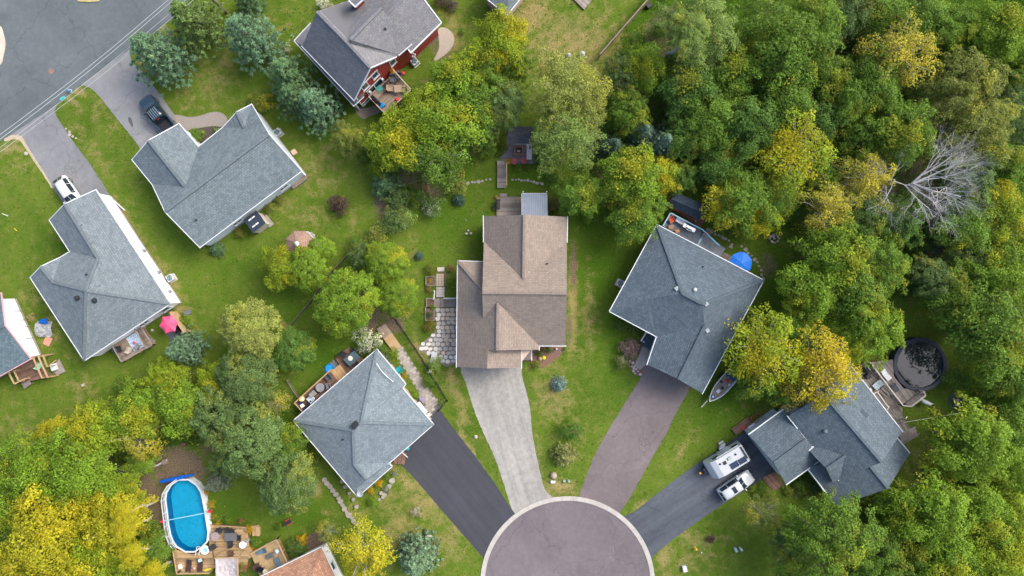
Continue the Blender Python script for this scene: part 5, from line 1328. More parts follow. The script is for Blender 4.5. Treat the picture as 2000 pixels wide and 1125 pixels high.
def lounger(label, px, py, z, rz, m, m2=None, L=1.9, w=.62):
    t = thing('sun_lounger', label, 'lounger', P(px, py, z + .3).xy.to_3d() + Vector((0, 0, z)), rz=rz)
    for k in range(8):
        x = -L / 2 + .08 + k * (L * .62) / 8
        MB().box((x + .03, 0, .32), (L * .62 / 8 * .9, w, .04)).build('slat', m, t)
    MB().mesh([(L * .12, -w / 2, .31), (L * .12, w / 2, .31), (L / 2, w / 2, .62), (L / 2, -w / 2, .62), (L * .12, -w / 2, .36), (L * .12, w / 2, .36), (L / 2, w / 2, .67), (L / 2, -w / 2, .67)],
              [[3, 2, 1, 0], [4, 5, 6, 7], [0, 1, 5, 4], [1, 2, 6, 5], [2, 3, 7, 6], [3, 0, 4, 7]]).build('backrest', m, t)
    for sx in (-.85, .7):
        for sy in (-1, 1): MB().box((sx * L / 2, sy * w * .45, .15), (.05, .05, .3)).build('leg', m2 or m, t)
    return t

def umbrella(label, px, py, z, r, n, m, h=2.4, rot=0.0, scallop=.12):
    p = P(px, py, z + h); t = thing('parasol', label, 'parasol', (p.x, p.y, z), rz=rot)
    vs = [(0, 0, h + .35)]; fs = []
    N = n * 4
    for j, (fr, fz_) in enumerate(((.5, .22), (1.0, 0.0))):
        for k in range(N):
            a = 2 * math.pi * k / N; u = (k % 4) / 4.0; sag = math.sin(math.pi * u)
            rr = r * fr * (1 - scallop * sag * (1 if j else .3)); vs.append((rr * math.cos(a), rr * math.sin(a), h + fz_ - (.04 * sag)))
    for k in range(N):
        fs.append([0, 1 + k, 1 + (k + 1) % N]); fs.append([1 + k, 1 + N + k, 1 + N + (k + 1) % N, 1 + (k + 1) % N])
    MB().mesh(vs, fs).build('canopy', m, t)
    MB().lathe((0, 0, 0), [(.03, 0), (.03, h + .34), (.05, h + .36), (.02, h + .44)], 8).build('pole', STEEL, t)
    for k in range(n):
        a = 2 * math.pi * k / n; MB().bar((0, 0, h + .30), (r * .97 * math.cos(a), r * .97 * math.sin(a), h - .03), .025, .02).build('rib', STEEL, t)
    MB().lathe((0, 0, 0), [(.28, 0), (.28, .06), (.06, .1)], 12).build('base', DARK, t)
    return t

def ac_unit(label, px, py, rz, m=None):
    t = thing('air_conditioner', label, 'air conditioner', P(px, py, .4).xy.to_3d(), rz=rz)
    MB().box((0, 0, .42), (.8, .8, .7)).build('casing', m or mat('ac_grey', '#a9adb0', var=.06), t, bevel=.03)
    MB().box((0, 0, .035), (.95, .95, .07)).build('pad', CONC, t)
    MB().lathe((0, 0, .77), [(.34, 0), (.34, .01)], 18).build('fan_opening', DARK, t)
    for r_ in (.32, .22, .12):
        MB().tube([(r_ * math.cos(a), r_ * math.sin(a), .80) for a in np.linspace(0, 2 * math.pi, 17)], .012, 4).build('grille_ring', STEEL, t)
    for k in range(4):
        a = k * math.pi / 2 + .4; MB().bar((.05 * math.cos(a), .05 * math.sin(a), .79), (.3 * math.cos(a), .3 * math.sin(a), .785), .11, .01).build('fan_blade', mat('fan_blade', '#5f8893'), t)
    return t

def grill(label, px, py, z, rz, m=BLACKM, lid=None, shelf=None):
    t = thing('barbecue_grill', label, 'grill', P(px, py, z + .8).xy.to_3d() + Vector((0, 0, z)), rz=rz)
    MB().box((0, 0, .45), (.75, .5, .8)).build('cabinet', m, t, bevel=.02)
    prof = [(-.27, .86), (-.25, 1.0), (-.12, 1.12), (.08, 1.14), (.22, 1.05), (.27, .86)]
    vs = [(x, y, z_) for x in (-.38, .38) for y, z_ in prof]; n = len(prof)
    fs = [[i, i + 1, n + i + 1, n + i] for i in range(n - 1)] + [list(range(n))[::-1], list(range(n, 2 * n)), [0, n, 2 * n - 1, n - 1]]
    MB().mesh(vs, fs).build('lid', lid or m, t)
    for sx in (-1, 1): MB().box((sx * .58, 0, .86), (.36, .46, .04)).build('side_shelf', shelf or m, t)
    MB().bar((-.3, .31, .96), (.3, .31, .96), .03, .03).build('handle', STEEL, t)
    return t

# --- stones, paths ---------------------------------------------------------------
def stone_path(label, pts, rpx, m, name='stepping_stone_path', hgt=.05, n=8):
    p0 = P(*pts[len(pts) // 2], 0); t = thing(name, label, 'path', p0)
    for (x, y) in pts:
        q = P(x + random.uniform(-1, 1), y + random.uniform(-1, 1), 0); r = rpx / 16.06 * random.uniform(.65, 1.3); a0 = random.uniform(0, 6.28)
        pol = [(q.x + r * random.uniform(.8, 1.08) * math.cos(a0 + k * 6.283 / n), q.y + r * random.uniform(.75, 1.0) * math.sin(a0 + k * 6.283 / n)) for k in range(n)]
        MB().prism(pol, 0, hgt * random.uniform(.8, 1.2)).build('stone', m, t)
    return t
STONES = [mat('stone_tan', '#bda98d', var=.2, scale=3), mat('stone_warm', '#b0a495', var=.2, scale=3), mat('stone_pale', '#bebbb4', var=.15, scale=3), mat('stone_greyish', '#a5a19b', var=.2, scale=3)]
patio_poly = [(850, 601), (896, 601), (896, 706), (884, 712), (872, 716), (858, 709), (842, 698), (828, 690), (813, 679), (830, 665), (846, 651), (852, 642)]
sheet('flagstone_patio', patio_poly, 0.03, mat('patio_gravel', '#625d58', c2='#77716a', scale=8, bump=.4), z0=0.0)
patio = bpy.data.objects['flagstone_patio']
for row in range(14):
    for c_ in range(10):
        y = 606 + row * 8.3 + random.uniform(-1, 1); x = 808 + c_ * 9.6 + (4.8 if row % 2 else 0) + random.uniform(-1.2, 1.2)
        if row < 6: x = 855.5 + (c_ - 4) * 9.2 + (row % 2) * 2 + random.uniform(-.6, .6)
        if not inpoly(x, y, patio_poly) or not inpoly(x - 3, y, patio_poly) or not inpoly(x, y + 3, patio_poly): continue
        q = P(x, y, 0); n = 9; a0 = random.uniform(0, 6.28); rx = .285 * random.uniform(.85, 1.1); ry = .24 * random.uniform(.85, 1.1); rot = random.uniform(-.4, .4)
        pol = []
        for k in range(n):
            a = a0 + k * 6.283 / n; sx, sy = rx * random.uniform(.88, 1.06) * math.copysign(abs(math.cos(a)) ** .75, math.cos(a)), ry * random.uniform(.88, 1.06) * math.copysign(abs(math.sin(a)) ** .75, math.sin(a))
            pol.append((q.x + sx * math.cos(rot) - sy * math.sin(rot), q.y + sx * math.sin(rot) + sy * math.cos(rot)))
        warm = x > 860 and y < 690
        m = random.choice([STONES[0], STONES[1], STONES[1], STONES[3]] if warm else [STONES[2], STONES[2], STONES[3]])
        MB().prism(pol, 0.03, .06 + random.uniform(0, .012)).build('flagstone', m, patio)
# paver walk
PAV = [mat('paver_a', '#8c8882', var=.10, scale=3), mat('paver_b', '#827e79', var=.12, scale=3), mat('paver_c', '#96918a', var=.12, scale=3)]
sheet('paver_walk', [(770, 687), (784, 673), (830, 747), (862, 794), (838, 815), (812, 757)], 0.02, mat('walk_sand', '#66615a'), z0=0)
walk = bpy.data.objects['paver_walk']
d = (P(861, 796, 0) - P(785, 675, 0)).normalized(); nrm = Vector((d.y, -d.x, 0)); wpoly = ccw([tuple(P(x, y, 0)[:2]) for x, y in ((772, 687), (784, 675), (830, 748), (860, 793), (838, 812), (812, 755))])
base = P(771, 686, 0); up2 = -nrm if (P(784, 674, 0) - base).dot(nrm) < 0 else nrm
for i in range(26):
    for j in range(-1, 7):
        q = base + d * (i * .36 + .18) + up2 * (j * .46 + (.2 if i % 2 else 0))
        if not inpoly(q.x, q.y, wpoly): continue
        MB().box((q.x, q.y, .035), (.335, .435, .07), math.atan2(d.y, d.x)).build('paver', random.choice(PAV), walk)
# wooden step boxes above the walk
t = thing('wooden_steps', 'brown wooden stepped boardwalk above the grey paver walk', 'steps', P(762, 660, 0))
a, b = (745, 637), (776, 683)
for k in range(5):
    f0, f1 = k / 5, (k + 1) / 5
    A = P(a[0] + (b[0] - a[0]) * f0, a[1] + (b[1] - a[1]) * f0, .3); B = P(a[0] + (b[0] - a[0]) * f1, a[1] + (b[1] - a[1]) * f1, .3)
    d = (B - A); L = d.length; r = math.atan2(d.y, d.x); z = .62 - k * .11; c = (A + B) / 2; d.normalize(); n = Vector((-d.y, d.x, 0))
    MB().box((c.x, c.y, z / 2), (L * .97, 1.15, z - .05), r).build('step_frame', WOODB, t)
    for j in range(5):
        q = A + d * (L * (j + .5) / 5); MB().box((q.x, q.y, z), (L / 5 * .88, 1.22, .04), r).build('tread', WOOD if k < 2 else WOODN, t)
# raised deck right of it: lower patio deck of pale house (upper deck at ground, lower raised)
deck('low brown deck with blue table behind the pale grey house', [(655, 700), (680, 678), (735, 722), (705, 752), (672, 726)], .35, ((660, 700), (715, 745)), WOODB)
dk = deck('raised balcony deck along the back of the pale grey house', [(576, 788), (645, 726), (666, 752), (597, 812)], 1.6, ((580, 790), (645, 730)), WOODB, rails=([(592, 806), (575, 787), (645, 723)],), rail_m=WOODN)
steps(dk, (650, 738), (672, 722), 4, 1.3, .4, 1.6, WOODN)
table('oval dark blue patio table on the low brown deck', 687, 700, .35, ang((675, 710), (698, 690)), (1.7, 1.1), mat('slate_blue', '#3e5560'), round_=False)
o = MB(); q = P(684, 700, 1.15); o.lathe((q.x, q.y, 1.08), [(.25, 0), (.3, .06), (.1, .12)], 10); tag(o.build('fruit_bowl', mat('cream', '#c9c5ae')), 'cream bowl on the oval blue table', 'bowl')
chair('dark chair above the oval blue table', 671, 692, .35, ang((671, 692), (687, 700)), DARK); chair('dark chair below the oval blue table', 697, 712, .35, ang((697, 712), (687, 700)), DARK); chair('dark folded chair right of the oval blue table', 692, 686, .35, ang((692, 686), (687, 700)), DARK)
sheet('rubber_mat', [(630, 722), (652, 702), (664, 715), (642, 737)], .03, mat('grey_mat', '#5d5f63'), z0=0)
q = P(645, 719, 0); pl = thing('paddling_pool', 'small round blue paddling pool on the grey mat', 'pool', q)
MB().lathe((q.x, q.y, 0.03), [(.5, 0), (.56, .25), (.52, .27), (.46, .08), (.05, .07)], 20).build('basin', mat('bright_blue', '#1477b8', rough=.4), pl)
MB().lathe((q.x, q.y, .12), [(.47, 0), (.47, .02)], 20).build('water', mat('pool_water_small', '#1c86c8', rough=.08), pl)
table('round glass table on the raised balcony deck', 625, 757, 1.6, 0, (1.05, 1.05), mat('smoke_glass', '#77787e', rough=.2), round_=True, m2=DARK)
chair('grey chair left of the balcony glass table', 613, 768, 1.6, ang((613, 768), (625, 757)), mat('grey_sling', '#77787b')); chair('grey chair right of the balcony glass table', 641, 754, 1.6, ang((641, 754), (625, 757)), mat('grey_sling', '#77787b'))
chair('dark grey armchair at the balcony stairs', 641, 738, 1.6, ang((641, 738), (630, 748)), mat('charcoal', '#4a4f54'), s=1.2); lounger('navy cushioned lounger at the balcony end', 593, 796, 1.6, ang((600, 806), (588, 786)), mat('navy', '#252b52'), L=1.5); chair('blue and white cushioned seat on the balcony', 607, 778, 1.6, 2.4, mat('blue_white', '#7f9ab5', c2='#d7dde2', scale=6), s=1.2)
o = MB(); q = P(588, 780, 2.2); o.lathe((q.x, q.y, 1.62), [(.15, 0), (.35, .3), (.3, .5), (.1, .58)], 9); tag(o.build('beanbag', mat('cream2', '#cfc49c')), 'cream pouf at the balcony rail', 'pouf')
o = MB(); q = P(590, 792, 2.1); o.box((q.x, q.y, 2.05), (.45, .45, .12), .6); tag(o.build('cushion', mat('cushion_white', '#d8d2bf')), 'pale cushion on the navy lounger', 'cushion')
q = P(605, 789, 2.0); tag(MB().box((q.x, q.y, 1.85), (.75, .6, .5), .7).build('storage_box', DARK, bevel=.03), 'dark storage box against the house on the balcony', 'box')
# teal chairs, purple pot, bench by pale house
chair('teal garden chair beside the paver walk', 779, 721, 0, 2.2, mat('teal', '#178a96'), s=1.1)
q = P(822, 780, .3); tag(MB().lathe((q.x, q.y, 0), [(.15, 0), (.22, .3), (.2, .34), (.05, .4)], 10).build('plant_pot', mat('violet', '#7d6bb5')), 'violet pot beside the paver walk', 'pot')
tb = thing('bench', 'long white bench against the pale grey house wall', 'bench', P(824, 794, 0)); A, B = P(817, 786, .45), P(833, 806, .45)
MB().bar(A, B, .4, .06).build('seat', WHITE, tb)
for f in (.1, .9): qq = A.lerp(B, f); MB().box((qq.x, qq.y, .21), (.08, .36, .42), .9).build('leg', WHITE, tb)
q = P(837, 810, .3); tag(MB().lathe((q.x, q.y, 0), [(.15, 0), (.2, .35), (.1, .45)], 10).build('planter_urn', mat('urn', '#c9c4bb')), 'white urn at the end of the paver walk', 'urn')
q = P(862, 795, .2)
tag(MB().box((q.x - .3, q.y + .1, .12), (.8, .45, .24), .6).build('step_stone', mat('slab_dark', '#5d6064')), 'dark stone slab at the driveway end of the paver walk', 'slab')
# front step bench by black driveway
t = thing('front_steps', 'brown wooden front steps beside the black driveway', 'steps', P(783, 895, 0)); steps(t, (770, 894), (792, 896), 3, .7, .2, 1.4, WOODB)
MB().bar(P(786, 884, 1.2), P(796, 893, .9), .08, .06).build('handrail', WHITE, t); MB().bar(P(796, 893, 0), P(796, 893, .95), .07, .07).build('post', WHITE, t)
q = P(796, 876, .4); tag(MB().lathe((q.x, q.y, 0), [(.18, 0), (.24, .45), (.12, .5)], 10).build('teal_pot', mat('teal', '#178a96')), 'teal pot at the black driveway corner', 'pot')
# stone edge line below pale house + rocks in bed
stone_path('line of grey edging stones across the lower lawn', [(634, 936), (640, 943), (645, 950), (651, 957), (657, 965), (661, 972), (666, 979), (670, 986), (673, 993), (677, 1000), (682, 1006), (687, 1010), (691, 1016), (693, 1020), (700, 1022)], 5, STONE, name='stone_edging', hgt=.22)
stone_path('scattered grey rocks under the pale grey eave', [(668, 940), (676, 950), (682, 962), (691, 975), (697, 988), (748, 970), (742, 975), (767, 938), (752, 966), (760, 950), (746, 962)], 5, STONE, name='rock_row', hgt=.25)
stone_path('pale pebbles around the porch shrub bed', [(1231, 705), (1236, 709), (1240, 714), (1238, 719), (1243, 721), (1234, 715), (1246, 726), (1240, 729), (1250, 730), (1236, 724)], 3, mat('pebble', '#9c948c'), name='rock_bed', hgt=.18)
sheet('rock_bed_mulch', smooth([(1228, 702), (1240, 703), (1252, 715), (1256, 730), (1242, 734), (1232, 722)], 4, closed=True), .012, MULCH)
sheet('house_bed_mulch', smooth([(1022, 705), (1040, 706), (1048, 718), (1060, 718), (1080, 705), (1098, 690), (1103, 678), (1050, 676), (1030, 690)], 5, closed=True), .02, MULCH)
sheet('front_walk', [(1253, 664), (1270, 684), (1262, 712), (1250, 722), (1238, 714), (1250, 690)], .014, mat('walk_concrete', '#85807b', c2='#97928c', scale=2))
stone_path('curved row of stepping stones left of the little bridge', [(914, 357), (921, 356.5), (928, 355.5), (935, 354.5), (942, 353.5), (950, 352), (957, 351)], 3.4, STONE)
stone_path('curved row of stepping stones right of the little bridge', [(1001, 350), (1007, 351), (1013, 351.5), (1019, 352), (1025, 352.5), (1031, 353), (1037, 354), (1043, 355.5), (1049, 357), (1055, 358), (1060, 360)], 3.0, STONE)
stone_path('curved stepping stones past the blue parasol', [(1449, 482), (1456, 488), (1462, 494), (1468, 500), (1474, 506), (1479, 513), (1483, 520), (1486, 528), (1488, 537), (1490, 546)], 3.6, STONE)
stone_path('short row of stepping stones from the brown terrace', [(1382, 449), (1389, 453), (1396, 457), (1404, 460), (1411, 463), (1418, 466), (1423, 469), (1428, 477), (1427, 482)], 4.0, STONE)
stone_path('three pale stones in the lawn left of the taupe house', [(914, 451), (911, 457), (919, 455)], 3, mat('pebble', '#9c948c'), name='stone_group', hgt=.25)
stone_path('round stone fire ring in the grass behind the slate house', [(1511 + 8 * math.cos(k), 466 + 8 * math.sin(k)) for k in np.linspace(0, 6.28, 12, endpoint=False)] + [(1511, 466), (1508, 463)], 2.6, STONE, name='fire_ring', hgt=.3)
# deck and bits behind the taupe house
deck('weathered plank deck behind the taupe house', [(970, 384), (1018, 384), (1018, 424), (970, 424)], .3, ((970, 390), (1018, 390)), WOODG)
q = P(983, 381, 0); tag(MB().box((q.x, q.y, .09), (.85, .35, .18)).build('deck_step', WOODG), 'small plank step above the weathered deck', 'step')
tb = thing('bench', 'black bench on the weathered deck', 'bench', P(973.5, 399, .3)); q = P(974, 399, .7)
for dx in (-.12, 0, .12): MB().box((q.x + dx, q.y, .75), (.1, 1.25, .05)).build('slat', DARK, tb)
MB().box((q.x - .22, q.y, 1.0), (.05, 1.25, .45)).build('backrest', DARK, tb)
for dy in (-.5, .5): MB().box((q.x, q.y + dy, .51), (.4, .06, .42)).build('leg', DARK, tb)
pg = thing('metal_roof_shelter', 'shelter with ribbed silver metal roof behind the taupe house', 'shelter', P(1043, 400, 0))
r = [P(1019, 378, 2.4), P(1068, 378, 2.4), P(1069, 424, 2.7), P(1019, 424, 2.7)]
mb = MB(); mb.poly(r[::-1]); mb.poly([p - Vector((0, 0, .05)) for p in r]); mb.build('roof_sheet', mat('metal_roof', '#737d89', rough=.4, metal=.5, var=.06), pg)
for k in range(15):
    f = k / 14; MB().bar(r[0].lerp(r[1], f) + Vector((0, 0, .02)), r[3].lerp(r[2], f) + Vector((0, 0, .02)), .05, .06).build('roof_rib', mat('metal_rib', '#858f9a', rough=.4, metal=.5), pg)
for x, y in ((1021, 380), (1066, 380)): q = P(x, y, 0); MB().box((q.x, q.y, 1.18), (.12, .12, 2.36)).build('post', WHITE, pg)
for a, b in ((0, 1), (0, 3), (1, 2)): MB().bar(r[a] - Vector((0, 0, .06)), r[b] - Vector((0, 0, .06)), .08, .12).build('edge_beam', WHITE, pg)
# bridge
br = deck('little grey plank bridge leading to the fire pit terrace', [(971, 314), (988, 314), (988, 367), (971, 367)], .35, ((971, 320), (988, 320)), WOODG, name='plank_bridge')
MB().bar(P(989.5, 318, 1.2), P(989.5, 362, 1.2), .12, .06).build('rail', WOODN, br)
for y in (319, 340, 361): q = P(989.5, y, 0); MB().box((q.x, q.y, .6), (.1, .1, 1.2)).build('post', WOODN, br)
sheet('fire_pit_terrace', [(984, 290), (992, 278), (1040, 278), (1043, 320), (990, 320), (975, 312)], .05, mat('terrace_grey', '#55535a', c2='#67656b', scale=3), z0=0)
fp = thing('fire_pit', 'square brick fire pit with ash on the grey terrace', 'fire pit', P(1013, 294, 0)); q = P(1013, 294, .2)
for dx, dy, sx, sy in ((-.48, 0, .14, 1.1), (.48, 0, .14, 1.1), (0, -.48, .82, .14), (0, .48, .82, .14)): MB().box((q.x + dx, q.y + dy, .22), (sx, sy, .4)).build('rim', mat('pit_brick', '#7a5b50', var=.25, scale=5), fp)
MB().box((q.x, q.y, .1), (.84, .84, .14)).build('ash_bed', mat('ash', '#2a2524', c2='#55504d', scale=8), fp)
for k in range(6): MB().bar((q.x + random.uniform(-.25, .2), q.y + random.uniform(-.2, .2), .2), (q.x + random.uniform(-.2, .25), q.y + random.uniform(-.2, .2), .24), .07, .06).build('log', mat('ash_white', '#a9a6a2'), fp)
chair('red cushioned chair, left of two at the fire pit', 1005, 315, .05, ang((1005, 315), (1012, 300)), mat('faded_red', '#8f4850'), s=1.05); chair('red cushioned chair, right of two at the fire pit', 1022, 313, .05, ang((1022, 313), (1015, 300)), mat('faded_red', '#8f4850'), s=1.05)
lounger('pale grey curved lounger at the fire pit terrace', 1033.5, 297, .05, math.pi / 2, mat('pale_sling', '#a9aab2'))
gz = thing('pavilion', 'dark roofed pavilion above the fire pit terrace', 'pavilion', P(1012, 264, 0))
r = solve({'a': (990, 281), 'b': (1036, 281), 'c': (1040, 247), 'd': (990, 247), 's': (990, 263, 3.1), 't': (1038, 263, 3.1)}, 2.5, .4)
mb = MB(); [roof_face(mb, [r[k] for k in f.split()]) for f in ('a b t s', 's t c d')]; mb.build('roof', shingle('shingles_charcoal', '#3f4148', '#4d4f56', '#34363c'), gz)
for k in 'abcd': MB().box((r[k].x * .99, r[k].y * .99, 1.2), (.14, .14, 2.4)).build('post', WOODB, gz)
MB().bar(P(1003, 281, 2.3), P(1031, 281, 2.3), .1, .12).build('gutter', mat('gutter_grey', '#9ea0a3'), gz)
# --- slate house rear deck
dk = deck('grey rear deck with pale blue railing behind the slate house', [(1296, 442), (1310, 417), (1372, 450), (1362, 478)], 1.1, ((1300, 440), (1365, 475)), mat('deck_paint', '#626a72', c2='#767e86', scale=2), rails=([(1295, 441), (1310, 416), (1373, 449), (1404, 479)],), rail_m=mat('pale_blue_paint', '#7fa5b5'), rw=.14)
MB().bar(P(1362, 479, 2.0), P(1370, 466, 2.0), .14, .06).build('rail', MATS['pale_blue_paint'], dk)
steps(dk, (1366, 466), (1410, 497), 9, 1.0, .15, 1.7, mat('tread_grey', '#747b82'))
chair('orange cushioned wicker armchair on the grey rear deck', 1312, 430, 1.1, -1.0, mat('orange_cushion', '#b5482c'), WOOD, s=1.15)
q = P(1311, 443, 1.5); ft = thing('footstool', 'brown wicker footstool on the grey rear deck', 'footstool', (q.x, q.y, 1.1), rz=.3)
MB().box((0, 0, .32), (.65, .5, .12)).build('cushion', mat('tan_cushion', '#8f6f5a'), ft, bevel=.03)
for sx in (-.27, .27):
    for sy in (-.2, .2): MB().box((sx, sy, .13), (.06, .06, .26)).build('leg', WOOD, ft)
q = P(1322.5, 451.5, 1.5); tag(MB().box((q.x, q.y, 1.4), (.5, .42, .5), .4).build('side_table', mat('orange_wood', '#a8764a'), bevel=.02), 'small tan side table on the grey rear deck', 'table')
q = P(1330, 432, 1.5); sb = thing('storage_bench', 'long silver storage bench on the grey rear deck', 'bench', (q.x, q.y, 1.1), rz=ang((1320, 427), (1340, 438)))
MB().box((0, 0, .28), (1.25, .62, .5)).build('box', mat('silver_box', '#9fa5ae'), sb, bevel=.03); MB().box((0, 0, .56), (1.3, .66, .06)).build('lid', mat('silver_lid', '#b9bfc8'), sb)
grill('silver barbecue grill on the grey rear deck', 1346, 445, 1.1, ang((1336, 440), (1356, 450)) + math.pi, mat('grill_grey', '#4c5157'), STEEL, STEEL)
q = P(1382, 457.5, .8); tag(MB().lathe((q.x, q.y, 0), [(.2, 0), (.3, .5), (.33, .52), (.25, .53)], 14).build('clay_pot', mat('clay', '#b0573b')), 'orange clay pot beside the blue railing', 'pot')
umbrella('bright blue parasol behind the slate house', 1447, 514, 0, 1.35, 6, mat('parasol_blue', '#0b5fb8', rough=.6, var=.06), rot=.3, scallop=.03)
gz = thing('gazebo', 'black roofed gazebo under the trees behind the slate house', 'gazebo', P(1340, 405, 0))
r = solve({'a': (1306, 400), 'b': (1365, 430.5), 'c': (1381, 402), 'd': (1319, 374), 's': (1312, 389, 3.2), 't': (1373, 417, 3.2)}, 2.6, .4)
mb = MB(); [roof_face(mb, [r[k] for k in f.split()]) for f in ('a b t s', 's t c d')]; mb.build('roof', shingle('shingles_black', '#25313c', '#2e3b47', '#1c262f'), gz)
for k in 'abcd': MB().box((r[k].x * .985, r[k].y * .99, 1.25), (.15, .15, 2.5)).build('post', WOODB, gz)
deck('brown terrace under the black gazebo', [(1302, 402), (1320, 372), (1382, 410), (1370, 446)], .2, ((1302, 402), (1370, 446)), mat('red_wood', '#6a4136', c2='#845446', scale=2))
t = thing('wood_stack', 'pile of split timber by the blue parasol', 'wood pile', P(1419, 503, 0))
for k in range(7): q = P(1412 + k * 2.2, 499 + k * 1.2, .1); MB().bar((q.x - .25, q.y - .35, .1 + .05 * (k % 3)), (q.x + .2, q.y + .35, .1 + .05 * (k % 3)), .12, .1).build('plank', WOOD if k % 2 else WOODG, t)
ac_unit('air conditioner left of the slate house', 1211, 553, ang((0, 0), (10, 5)))
ac_unit('air conditioner beside the L-shaped house', 543, 259, .6); ac_unit('air conditioner by the red house wall', 810, 121, .7); ac_unit('air conditioner at the white wall', 334, 543, .5)
# --- fire: octagonal gazebo
p = P(584, 477, 2.6); gz = thing('gazebo', 'octagonal tan roofed gazebo on the lawn', 'gazebo', (p.x, p.y, 0), rz=.39)
R8 = 1.72; mb = MB(); rim = [Vector((R8 * math.cos(k * math.pi / 4), R8 * math.sin(k * math.pi / 4), 2.4)) for k in range(8)]; inn = [Vector((.22 * math.cos(k * math.pi / 4), .22 * math.sin(k * math.pi / 4), 3.35)) for k in range(8)]
for k in range(8): roof_face(mb, [rim[k], rim[(k + 1) % 8], inn[(k + 1) % 8], inn[k]])
OFF_ = OFF[gz.name]; mb.build('roof', shingle('shingles_tan', '#7c675b', '#8b7568', '#69564b'), gz)
MB().lathe((0, 0, 3.35), [(.2, 0), (.2, .15), (.3, .17), (.06, .45), (.02, .5)], 8).build('cupola', WHITE, gz)
for k in range(8):
    MB().box((rim[k].x * .92, rim[k].y * .92, 1.2), (.12, .12, 2.4)).build('post', WHITE, gz); MB().bar(rim[k] * .93 - Vector((0, 0, .9)) * 1.55, rim[(k + 1) % 8] * .93 - Vector((0, 0, .9)) * 1.55, .07, .07).build('rail', WHITE, gz)
    MB().bar(rim[k] + Vector((0, 0, .02)), inn[k] + Vector((0, 0, .02)), .1, .04).build('hip_cap', mat('tan_cap', '#8b7062'), gz)
MB().lathe((0, 0, 0), [(R8, 0), (R8, .18), (R8 * .95, .2)], 8).build('floor', WOODG, gz)
stone_path('pale gravel patch beside the octagonal gazebo', [(597, 457), (601, 454), (606, 456), (610, 460), (613, 465), (603, 459), (609, 464), (606, 461)], 4, mat('pebble_grey', '#9ea2a4'), name='gravel_patch', hgt=.05)
# --- small shed at the L-shaped house
sh = thing('garden_shed', 'small white shed with dark roof and four skylights', 'shed', P(504, 437, 0))
r = solve({'a': (475, 430), 'b': (500, 411), 'c': (519, 436), 'd': (494, 456), 's': (484, 441, 2.75), 't': (509, 421, 2.75)}, 2.2, .4)
mb = MB(); [roof_face(mb, [r[k] for k in f.split()]) for f in ('a b t s', 's t c d')]; mb.build('roof', shingle('shingles_navy', '#2c3441', '#363f4d', '#232a36'), sh)
wp = inset([r[k] for k in 'abcd'], .12); wp2 = [(p.x + .5, p.y - .35) for p in wp]
MB().prism([(p.x, p.y) for p in wp], 0, 2.15).build('wall', siding('siding_cream', '#a5a49c'), sh)
for f1, f2 in ((.3, .3), (.55, .3), (.35, .62), (.6, .62)):
    q = r['s'].lerp(r['t'], f1).lerp(r['d'].lerp(r['c'], f1) if f2 < .5 else r['a'].lerp(r['b'], f1), .45); MB().box((q.x, q.y, q.z + .04), (.16, .4, .05), ang((475, 430), (500, 411)) + 1.57).build('skylight', WHITE, sh)
q = P(524, 432, 0); tag(MB().box((q.x, q.y, .1), (.7, 1.5, .2), .65).build('shed_ramp', WOODG), 'pale ramp at the small shed door', 'ramp')
# porch lattice/steps at right end of L-shaped house
pr = thing('porch_steps', 'white railed stair at the right corner of the L-shaped house', 'steps', P(580, 350, 0))
MB().bar(P(570, 318, 2.0), P(597, 342, 1.6), .12, .1).build('handrail', WHITE, pr); MB().bar(P(572, 362, .6), P(598, 344, .6), .12, .08).build('side_board', WOODN, pr)
for k in range(5): f = k / 4; q = P(570 + 22 * f, 360 - 16 * f, .3); MB().box((q.x, q.y, .2), (.4, 1.1, .4), ang((570, 360), (592, 344))).build('tread', WOODG, pr)
for x, y in ((597, 342), (586, 335)): MB().bar(P(x, y, 0), P(x, y, 1.7), .1, .1).build('post', WHITE, pr)
q = P(574, 297, .3); tag(MB().box((q.x, q.y, .2), (.6, .6, .4), .6).build('wood_crate', mat('pale_brick', '#b59a88')), 'pale box by the right wall of the L-shaped house', 'box')
# --- white-walled house rear: deck with blue rug, pink parasol, screen
dk = deck('timber deck with blue patterned rug on the white-walled house', [(220, 676), (275, 640), (296, 674), (238, 706)], 1.0, ((220, 676), (275, 640)), WOOD, rails=([(219, 676), (237, 707), (297, 673), (276, 640)], [(262, 642), (283, 678)]), rail_m=WOODG)
tag(sheet('patterned_rug', [(246, 661), (268, 647), (282, 676), (262, 687)], 1.02, mat('rug_blue', '#3e6ea5', c2='#cdd8df', scale=9, detail=2), kind=None), 'blue and white patterned rug on the timber deck', 'rug')
_o = bpy.data.objects['patterned_rug']; _o.location.z = 0; 
for v in _o.data.vertices: v.co.z = 1.012; v.co.x *= 1 - 1.0 / ALT; v.co.y *= 1 - 1.0 / ALT
_o.location.x *= 1 - 1.0 / ALT; _o.location.y *= 1 - 1.0 / ALT
chair('black cushioned armchair on the timber deck', 232, 682, 1.0, .3, DARK, s=1.2); chair('beige chair on the timber deck', 253, 683, 1.0, 1.2, mat('beige_sling', '#9b938a')); chair('grey chair on the blue rug', 268, 676, 1.0, 2.6, mat('grey_sling', '#77787b'))
q = P(261, 669, 1.3); tag(MB().lathe((q.x, q.y, 1.02), [(.1, 0), (.16, .2), (.16, .22), (.05, .3)], 10).build('pink_bucket', mat('pink', '#c04a68')), 'small pink bucket on the blue rug', 'bucket')
q = P(248, 690, 1.3); tag(MB().lathe((q.x, q.y, 1.02), [(.12, 0), (.16, .25), (.05, .35)], 10).build('white_pot', WHITE), 'white pot at the front of the timber deck', 'pot')
